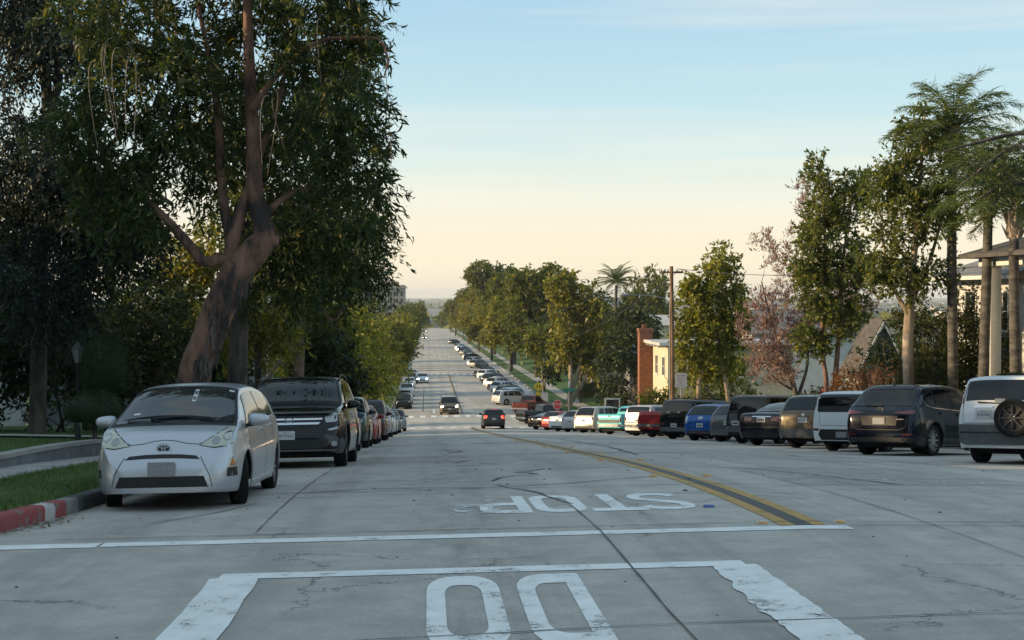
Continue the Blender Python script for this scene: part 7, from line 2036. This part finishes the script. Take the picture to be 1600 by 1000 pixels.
def house(name, label, x0, x1, y0, y1, zb, ze, wall, roof, ridge='Y', rise=1.8, over=.45, wins=(), cat="house", flat=False, trim=W_trim):
    root = empty(name, (0, 0, 0)); tag(root, label, cat)
    box("wall", (x0, y0, zb - 1.2), (x1, y1, ze), wall, root)
    if flat:
        box("roof", (x0 - over, y0 - over, ze + .002), (x1 + over, y1 + over, ze + .22), roof, root)
        box("fascia", (x0 - over - .03, y0 - over - .03, ze + .02), (x1 + over + .03, y0 - over, ze + .24), trim, root)
    else:
        if ridge == 'Y': c, w, a, b_ = (x0 + x1) / 2, (x1 - x0) / 2, y0, y1
        else: c, w, a, b_ = (y0 + y1) / 2, (y1 - y0) / 2, x0, x1
        bm = bmesh.new(); prism(bm, [(c - w, ze), (c + w, ze), (c, ze + rise)], 'Y' if ridge == 'Y' else 'X', a + .01, b_ - .01); bm_obj("gable", bm, wall, root)
        k = rise / w; th = .14
        for s in (-1, 1):
            bm = bmesh.new(); e = w + over
            prism(bm, [(c, ze + rise + .02), (c + s * e, ze + rise - k * e + .02), (c + s * e, ze + rise - k * e + .02 + th), (c, ze + rise + .02 + th)], 'Y' if ridge == 'Y' else 'X', a - over, b_ + over)
            bm_obj("roof_slope", bm, roof, root)
            bm = bmesh.new()
            prism(bm, [(c, ze + rise - .14), (c + s * e, ze + rise - k * e - .14), (c + s * e, ze + rise - k * e + .06), (c, ze + rise + .06)], 'Y' if ridge == 'Y' else 'X', a - over - .06, a - over - .002)
            bm_obj("bargeboard", bm, trim, root)
    for (f, u, z, w, h) in wins: window(root, f, (x0, y0), (x1, y1), u, z, w, h)
    return root

# --- white house with the tall columns, its front to the street
XW = 21.3
zb = rz_(XW, 47); ze = pt(1520, 436, 51).z; zp = pt(1572, 415, 46.5).z
root = empty("white_house", (0, 0, 0)); tag(root, "two-storey white house with tall square columns beside the palms", "house")
box("wall", (XW, 36.0, zb - 1), (XW + 10, 55.5, ze), W_white, root)
for k in range(40):                                   # lap boards on the wall that faces the street
    z0 = zb - .4 + k * .24
    if z0 + .24 > ze - .02: break
    bm = bmesh.new(); prism(bm, [(XW - .002, z0), (XW - .045, z0), (XW - .022, z0 + .232), (XW - .002, z0 + .232)], 'Y', 36.0, 55.5); bm_obj("siding_board", bm, W_white, root)
for k, yy in enumerate((46.6, 43.2, 39.8)):
    box("column", (XW - 2.0, yy, zb - 1.2), (XW - 1.62, yy + .38, zp - .02), W_white, root, .02)
    box("column_base", (XW - 2.08, yy - .08, zb - 1.2), (XW - 1.54, yy + .46, zb - .3), W_white, root, .02)
box("portico_beam", (XW - 2.15, 36.2, zp - .018), (XW - .05, 47.3, zp + .26), W_trim, root)
bm = bmesh.new(); prism(bm, [(XW - 2.7, zp + .262), (XW + 10.6, zp + .262), (XW + 10.6, zp + .36), (XW + 4, zp + 2.2), (XW - 2.7, zp + .40)], 'Y', 35.6, 47.8); bm_obj("portico_roof", bm, W_roof, root)
bm = bmesh.new(); prism(bm, [(XW - .75, ze + .002), (XW + 10.7, ze + .002), (XW + 10.7, ze + .14), (XW + 5, ze + 1.9), (XW - .75, ze + .16)], 'Y', 47.82, 56.2); bm_obj("roof", bm, W_roofg, root)
box("gutter", (XW - .86, 47.85, ze - .02), (XW - .755, 56.2, ze + .12), W_trim, root)
for yy, zz, hh in ((53.2, ze - 1.9, 1.4), (50.2, ze - 1.9, 1.4), (53.2, zb + .3, 1.6), (50.2, zb + .3, 1.6), (45.0, zp - 2.2, 1.6), (41.5, zp - 2.2, 1.6), (45.0, zb + .3, 1.8)): window(root, 'W', (XW - .04, 0), (0, 0), yy, zz, 1.0, hh)
tube_obj("downpipe", [(XW - .12, 47.6, ze - .05), (XW - .12, 47.6, zb + .1)], .05, M_dkmetal, root, 6)
# --- gabled house
g = pt(1383, 500, 66)
house("gabled_house", "small grey house with white bargeboards on a steep gable", g.x - 1.15, g.x + 1.15, 66.5, 68.6, rz_(20, 66), g.z - 2.3, W_grey, W_roof, 'Y', 2.2, .3, [('S', g.x, g.z - 4.4, .9, 1.3)])
# --- cream house with the brick chimney
zb = rz_(17, 100); zc_e = pt(1030, 538, 100).z; cx = 17.0
ch = house("cream_house", "two-storey cream stucco house catching the low sun", cx, cx + 9, 97.5, 104, zb, zc_e, W_cream, W_roofw, flat=True, over=.7, wins=[('W', 99.2, zc_e - 2.2, 1.0, 1.3), ('W', 102.2, zc_e - 2.2, 1.0, 1.3), ('W', 100.6, zb + .7, 1.4, 1.3), ('S', cx + 2, zc_e - 2.2, 1.1, 1.3), ('S', cx + 5, zc_e - 2.2, 1.1, 1.3), ('S', cx + 2, zb + .7, 1.1, 1.3)])
zt_ = pt(1008, 512, 104.5).z
box("chimney", (cx - 1.02, 104.1, zb - 1), (cx - .02, 105.0, zt_ - .25), W_brick, ch)
box("chimney_cap", (cx - 1.08, 104.04, zt_ - .248), (cx + .04, 105.06, zt_ - .05), W_brick, ch)
box("chimney_pot", (cx - .75, 104.4, zt_ - .048), (cx - .4, 104.7, zt_ + .25), W_brick, ch)
for k in range(4):
    box("rafter_end", (cx - .66, 98 + k * 1.7, zc_e - .16), (cx - .02, 98.12 + k * 1.7, zc_e - .002), W_trim, ch)
# cream garden wall sunlit between the trees
gw = tag(empty("garden_wall", (0, 0, 0)), "low cream garden wall glimpsed beneath the blossom tree", "wall")
for k in range(4): box("wall_panel", (18.9, 64 + k * 6.01, rz_(19, 66 + k * 6) - .5), (19.15, 70 + k * 6.0, rz_(19, 66 + k * 6) + 1.25), W_cream, gw)
# --- grey houses beyond
for nm, lab, px, py, Y, w, dp, wl_, rf, rise in (("grey_house", "grey house with white eaves beyond the cream house", 992, 560, 148, 9, 10, W_grey, W_roofg, 1.6), ("grey_house", "blue-grey house behind the big trees", 872, 480, 300, 16, 14, W_grey, W_roofg, 2.0), ("pale_house", "pale house down the slope under the lone conifer", 1012, 508, 235, 18, 12, W_cream, W_roofw, 1.5), ("pale_house", "pale-roofed house below the street lamp arm", 1055, 497, 290, 22, 12, W_white, W_roofw, 1.5), ("white_house", "white house behind the forked street tree", 1175, 520, 120, 9, 10, W_white, W_roofg, 1.8), ("dark_house", "low shaded house behind the hedge by the stop sign", 925, 600, 172, 16, 10, W_grey, W_roof, 1.6)):
    q = pt(px, py, Y); zb_ = prof(Y) - .2
    house(nm, lab, q.x, q.x + w, Y, Y + dp, zb_, max(q.z, zb_ + 2.6), wl_, rf, 'X', rise, .5, [('S', q.x + 2 + k * 3, zb_ + 1.2, 1.3, 1.2) for k in range(int(w / 3.2))])
# --- lawn side houses
house("grey_house", "grey house with white fascia behind the dark gum trunk", -17, -8.6, 62, 74, lawn_z(-12, 62), lawn_z(-12, 62) + 2.9, W_grey, W_roof, flat=True, over=.4, wins=[('S', -10.4, lawn_z(-12, 62) + .9, 1.4, 1.2), ('S', -14, lawn_z(-12, 62) + .9, 1.4, 1.2)])
house("white_house", "pale house lost in the shade behind the garden shrubs", -30, -17, 46, 60, lawn_z(-22, 46), lawn_z(-22, 46) + 5.4, W_white, W_roof, 'X', 2.2, .5, [('S', -20, lawn_z(-22, 46) + 1, 1.2, 1.3), ('S', -24, lawn_z(-22, 46) + 1, 1.2, 1.3), ('S', -20, lawn_z(-22, 46) + 3.4, 1.2, 1.3)])
house("tan_house", "tan bungalow beyond the thin street trees", -20, -9.5, 84, 98, lawn_z(-12, 90), lawn_z(-12, 90) + 3.2, W_tan, W_roof, 'X', 1.8, .5, [('S', -12, lawn_z(-12, 90) + .9, 1.4, 1.2)])
house("tan_house", "unseen two-storey tan house added across the cross street as a sun blocker", -40, -27, -44, -15, prof(-5) - .2, prof(-5) + 7.2, W_tan, W_roof, 'Y', 2.6, .6, [('S', -30, prof(-5) + 1, 1.2, 1.4), ('S', -35, prof(-5) + 1, 1.2, 1.4)])  # out of view, added to keep low sun off the near road
house("white_house", "unseen two-storey white house added beyond the cedar garden as a sun blocker", -40, -27, 13, 33, prof(20), prof(20) + 7.4, W_white, W_roof, 'Y', 2.8, .6, [('S', -30, prof(20) + 1, 1.2, 1.4), ('S', -35, prof(20) + 1, 1.2, 1.4)])  # unseen block added so the road beside the lawn stays shaded
# --- tan building
Yt = 520.0
q0, q1, qt = pt(556, 444, Yt), pt(633, 446, Yt), pt(600, 446, Yt)
zb = prof(Yt) - 1; zt = qt.z
root = empty("apartment_building", (0, 0, 0)); tag(root, "tan stone building with rows of dark windows above the far trees", "building")
box("wall", (q0.x, Yt, zb), (q1.x, Yt + 14, zt - 1.0), W_tan, root)
box("cornice", (q0.x - .5, Yt - .5, zt - .998), (q1.x + .5, Yt + 14.5, zt - .35), W_tan, root)
box("parapet", (q0.x + .1, Yt + .1, zt - .348), (q1.x - .1, Yt + 13.9, zt + .2), W_tan, root)
box("stair_tower", (q1.x - 6.6, Yt + 2, zt + .202), (q1.x - 2.4, Yt + 8, zt + 1.3), W_tan, root)
box("string_course", (q0.x - .2, Yt - .2, zt - 2.2), (q1.x + .2, Yt - .002, zt - 1.95), W_tan, root)
for r in range(4):
    for k in range(8):
        u = q1.x - 1.3 - k * 2.2
        z0 = zt - 3.9 - r * 2.6
        if u < q0.x + 1: continue
        if k % 4 == 0: window(root, 'S', (q0.x, Yt), (0, 0), u, z0, .8, 1.5, W_tan, True)
        else:
            for du in (-.45, .45): window(root, 'S', (q0.x, Yt), (0, 0), u + du, z0, .65, 1.5, W_tan, False)

# ---------------------------------------------------------------- far plain: city and woods that read as one mass
g = np.random.default_rng(77)
bm = bmesh.new()
for k in range(1700):
    Y = 1100 + 8500 * g.random() ** 1.5; X = (g.random() - .42) * Y * .95
    w, d, h = g.uniform(10, 60), g.uniform(10, 40), 4 + 11 * g.random() ** 3 + (45 * g.random() if g.random() < .012 else 0)
    z = prof(Y) - .6
    bm_box(bm, (X, Y, z - 1), (X + w, Y + d, z + h))
W_city = mat_plain("far_city_walls", (0.36, 0.35, 0.33), 0.9, var=0.5, scale=0.004)
tag(bm_obj("far_city", bm, W_city), "pale buildings of the distant city on the hazy plain", "city", kind='stuff')
V, F, n0 = [], [], 0
ncl = 5200
Y = 950 + 7000 * g.random(ncl) ** 1.6; X = (g.random(ncl) - .42) * Y * .95
for x, y in zip(X, Y):
    if abs(x) < 9 and y < 1000: continue
    s = g.uniform(3, 6.5); z = prof(y) - .6
    for k in range(7):
        a = g.normal(0, 1, 3); a /= np.linalg.norm(a); b_ = np.cross(a, g.normal(0, 1, 3)); b_ /= np.linalg.norm(b_)
        c = np.array([x, y, z + s * .8]) + g.normal(0, .55, 3) * s * np.array([1, 1, .6]); r = s * g.uniform(.5, .9)
        cc = np.cross(a, b_)
        V += [c - b_ * r, c + cc * r * .8, c + b_ * r, c - cc * r * .8]; F.append((n0, n0 + 1, n0 + 2, n0 + 3)); n0 += 4
tag(me_obj("far_woods", mesh_np("far_woods", np.array(V), None, np.array(F)), L_box), "distant tree cover on the plain below the horizon", "woods", kind='stuff')

# ---------------------------------------------------------------- poles, lamps, signs
# garden lamp post
c = pt(122, 660, 30.3); z0 = lawn_z(c.x, c.y)
root = empty("garden_lamp", (c.x, c.y, z0)); tag(root, "black garden lamp post with a glass lantern beside the clipped bush", "lamp")
lathe("post", [(.075, -.1), (.07, .25), (.035, .32), (.03, 1.55), (.05, 1.6), (.028, 1.64)], M_dkmetal, root, 12)
lathe("lantern_glass", [(.07, 1.66), (.115, 1.92), (.11, 1.93)], M_lantern, root, 6, smooth=10)
lathe("lantern_cap", [(.135, 1.935), (.13, 1.95), (.05, 2.05), (.012, 2.11), (.001, 2.14)], M_dkmetal, root, 6, smooth=10)
for k in range(6):
    a = 2 * math.pi * k / 6
    tube_obj("lantern_bar", [(.073 * math.cos(a), .073 * math.sin(a), 1.65), (.118 * math.cos(a), .118 * math.sin(a), 1.94)], .006, M_dkmetal, root, 4)
# utility pole with street lamp arm and wires
c = pt(1051, 600, 82.0); px_, py_ = c.x, 82.0; z0 = krz(82) + .15; zt = pt(1049, 416, 82).z
root = empty("utility_pole", (px_, py_, z0)); tag(root, "wooden utility pole with a street lamp arm beside the white parking sign", "pole")
H = zt - z0
tube_obj("post", [(0, 0, -.2), (-.03, 0, H * .5), (-.09, 0, H)], [.155, .135, .11], M_wood, root, 10)
box("crossarm", (-.75, -.06, H - .42), (.62, .06, H - .30), M_wood, root)
for u in (-.68, -.3, .25, .55): lathe("insulator", [(.03, H - .298), (.045, H - .26), (.02, H - .2), (.03, H - .16), (.001, H - .15)], M_dkmetal, root, 8).location = (u, 0, 0)
hz = pt(1049, 462, 82).z - z0
tube_obj("lamp_arm", [(-.1, 0, hz - .55), (-.5, 0, hz - .15), (-1.2, 0, hz), (-2.55, 0, hz + .05)], [.035, .03, .028, .026], M_metal, root, 8)
bm = bmesh.new(); bmesh.ops.create_uvsphere(bm, u_segments=14, v_segments=8, radius=1, matrix=Matrix.Translation((-2.85, 0, hz + .04)) @ Matrix.Diagonal((.36, .15, .09, 1)))
bm_obj("lamp_head", bm, M_metal, root, 60)
tube_obj("conduit", [(-.18, -.05, 0), (-.2, -.05, hz - .4)], .025, M_metal, root, 6)
def wire(name, label, a, b_, sag):
    t = np.linspace(0, 1, 24)[:, None]; P = np.array(a) * (1 - t) + np.array(b_) * t; P[:, 2] -= sag * 4 * (t * (1 - t))[:, 0]
    o = tube_obj(name, P, .017, M_dkmetal, None, 5); tag(o, label, "wire", "wires strung from the utility pole"); return o
top = (px_ - .75, py_, zt - .15)
wire("overhead_wire", "upper wire running from the pole across the street block", top, (px_ - 13.5, 150, zt - 6.5), .9)
wire("overhead_wire", "second wire running from the pole beyond the crossing", (px_ + .5, py_, zt - .15), (px_ - 2, 150, zt - 7.0), 1.0)
wire("overhead_wire", "wire running back from the pole over the parked cars", (px_ + .3, py_, zt - .15), (24, 30, zt + .6), 1.0)

def sign_post(name, label, x, y, z0, h, rad=.03, mat=M_metal):
    root = empty(name, (x, y, z0)); tag(root, label, "sign")
    tube_obj("post", [(0, 0, -.2), (0, 0, h)], rad, mat, root, 8)
    return root
def plate(root, name, pts, z, mat, y=-.045, th=.012):
    bm = bmesh.new(); prism(bm, [(u, z + v) for u, v in pts], 'Y', y, y + th); return bm_obj(name, bm, mat, root)
FACE = Matrix(((1, 0, 0, 0), (0, 0, -1, 0), (0, 1, 0, 0), (0, 0, 0, 1)))
def sign_text(root, name, s, size, z, mat, y=-.049, x=0, sx=1): return text_obj(name, s, size, mat, root, Matrix.Translation((x, y, z)) @ FACE, .001, sx)
M_sred = mat_plain("sign_red", (0.38, 0.03, 0.035), .45, var=.15, scale=4); M_sgreen = mat_plain("sign_green", (0.02, 0.16, 0.12), .45, var=.15, scale=4); M_syel = mat_plain("sign_yellow", (0.75, 0.47, 0.02), .45, var=.15, scale=4); M_swhite = mat_plain("sign_white", (0.55, 0.52, 0.52), .5, var=.12, scale=4)
octa = lambda r: [(r * math.cos(R(22.5 + 45 * k)), r * math.sin(R(22.5 + 45 * k))) for k in range(8)]
c = pt(871, 632, 117.5); zg = road_z(c.x, 117.5) + .1
root = sign_post("stop_sign", "red octagonal stop sign at the near corner of the lower crossing", c.x, 117.5, zg, c.z - zg + .2)
zc = c.z - zg
plate(root, "sign_rim", octa(.42), zc, M_swhite); f = plate(root, "sign_face", octa(.385), zc, M_sred, -.0495, .004)
sign_text(root, "lettering", "STOP", .30, zc, M_swhite, -.052)
plate(root, "all_way_plate", [(-.23, -.08), (.23, -.08), (.23, .08), (-.23, .08)], zc - .56, M_sred); sign_text(root, "plate_lettering", "ALL WAY", .10, zc - .56, M_swhite, -.047)
c = pt(889, 622, 117.0); zc_ = pt(889, 609, 117).z - zg
root = sign_post("street_name_sign", "green street name blades on a pole next to the stop sign", c.x, 117.0, zg, zc_ + .5)
plate(root, "name_blade", [(-.55, -.13), (.40, -.13), (.40, .13), (-.55, .13)], zc_, M_sgreen); 
box("cross_blade", (-.02, -.35, zc_ + .16), (.0, .55, zc_ + .40), M_sgreen, root)
plate(root, "pole_tag", [(-.08, -.22), (.08, -.22), (.08, .22), (-.08, .22)], zc_ + .48, M_swhite, -.06)
c = pt(841, 604, 150); zg = road_z(14, 150) + .2; zc = c.z - zg
root = sign_post("warning_sign", "yellow diamond pedestrian sign with a small yellow plaque below", c.x, 150, zg, zc + .3)
plate(root, "diamond", [(0, -.54), (.54, 0), (0, .54), (-.54, 0)], zc, M_syel)
bm = bmesh.new()
for k in (-.12, .14):                                   # two walking figures
    s = 1.0 if k < 0 else .85
    for q in ([(k - .04, .14 * s), (k + .04, .14 * s), (k + .05, .0), (k - .05, .0)], [(k - .05, 0), (k, 0), (k - .06, -.20 * s), (k - .10, -.20 * s)], [(k, 0), (k + .05, 0), (k + .11, -.20 * s), (k + .07, -.20 * s)], [(k + .03, .13 * s), (k + .12, .03), (k + .10, .01), (k + .02, .08 * s)], ell(k, .20 * s, .04, .045, 8)):
        bm.faces.new([bm.verts.new((u, -.0475, zc + v)) for u, v in q])
bm_obj("walking_figures", bm, M_dkmetal, root)
plate(root, "plaque", [(-.24, -.36), (.24, -.36), (.24, .36), (-.24, .36)], zc - .95, M_syel)
c = pt(851, 620, 152); zg = road_z(14, 152) + .2
root = sign_post("speed_sign", "white rectangular sign half behind the yellow diamond sign", c.x, 152, zg, c.z - zg + .3); plate(root, "sign_face", [(-.38, -.48), (.38, -.48), (.38, .48), (-.38, .48)], c.z - zg, M_swhite)
c = pt(801, 600, 190); zg = road_z(14, 190) + .2
root = sign_post("stop_sign", "grey back of an octagonal sign beyond the silver SUV", c.x, 190, zg, c.z - zg + .3); plate(root, "sign_face", octa(.42), c.z - zg, M_metal)
c = pt(793, 580, 192); root = sign_post("parking_sign", "narrow white sign on a post under the big trees", c.x, 192, zg, pt(793, 570, 192).z - zg); plate(root, "sign_face", [(-.16, -.26), (.16, -.26), (.16, .26), (-.16, .26)], c.z - zg, M_swhite)
c = pt(1064, 594, 80); zg = krz(80) + .15; zc = c.z - zg
root = sign_post("parking_sign", "white parking sign with rows of red print beside the utility pole", c.x, 80, zg, zc + .42)
plate(root, "sign_face", [(-.33, -.42), (.33, -.42), (.33, .42), (-.33, .42)], zc, M_swhite)
for v, t_, sz in ((.26, "NO PARKING", .085), (.12, "2AM TO 5AM", .085), (-.02, "EXCEPT BY", .085), (-.16, "PERMIT", .085), (-.30, "TOW AWAY", .085)): sign_text(root, "lettering", t_, sz, zc + v, M_sred, -.047)
# white framed notice board in the corner yard
c = pt(957, 640, 124); 
c = pt(957, 632, 112); zg = krz(112) + .2
root = empty("notice_board", (c.x, 112, zg)); tag(root, "small white framed notice board on the corner behind the turquoise pickup", "sign")
w = .62
for nm, lo, hi in (("frame_post", (-w, -.05, -.2), (-w + .1, .05, 2.3)), ("frame_post", (w - .1, -.05, -.2), (w, .05, 2.3)), ("frame_rail", (-w + .1, -.05, 2.2), (w - .1, .05, 2.3)), ("frame_panel", (-w + .1, -.03, .1), (w - .1, .03, 1.0))): box(nm, lo, hi, W_trim, root)
box("board", (-w + .1, -.015, 1.0), (w - .1, .015, 2.198), M_dkmetal, root)
# low clipped hedge by the far corner
root = empty("clipped_hedge", (22, 166, prof(166))); tag(root, "long low dark hedge across the yard beyond the stop sign", "hedge")
box("twig_core", (-4.0, -.6, -.2), (6, .6, 1.9), L_hedge, root, .15)
g_ = np.random.default_rng(6); n = 2500; P = g_.uniform((-4, -.65, 0), (6, .65, 1.95), (n, 3)); P[: n // 2, 1] = -.62; P[n // 2:, 2] = 1.92
me_obj("clipped_leaves", leaf_mesh("clipped_leaves", P, g_.normal(0, 1, (n, 3)), np.full(n, .22), np.full(n, .12), g_, False), L_hedge, root)
# ---------------------------------------------------------------- haze over the plain
bm = bmesh.new(); bm_box(bm, (-12500, -600, -46), (12500, 15600, 34))
hm = bpy.data.materials.new("haze_air"); hm.use_nodes = True
nt = hm.node_tree; nt.nodes.clear()
ho = nt.nodes.new("ShaderNodeOutputMaterial"); pv = nt.nodes.new("ShaderNodeVolumePrincipled")
pv.inputs["Color"].default_value = (0.90, 0.93, 0.97, 1); pv.inputs["Density"].default_value = 0.00009; pv.inputs["Anisotropy"].default_value = 0.1
nt.links.new(pv.outputs[0], ho.inputs["Volume"])
ho_ = bm_obj("haze", bm, hm); tag(ho_, "thin evening haze thickening towards the distant plain", "haze", kind='stuff')
try: hm.cycles.homogeneous_volume = True
except Exception: pass
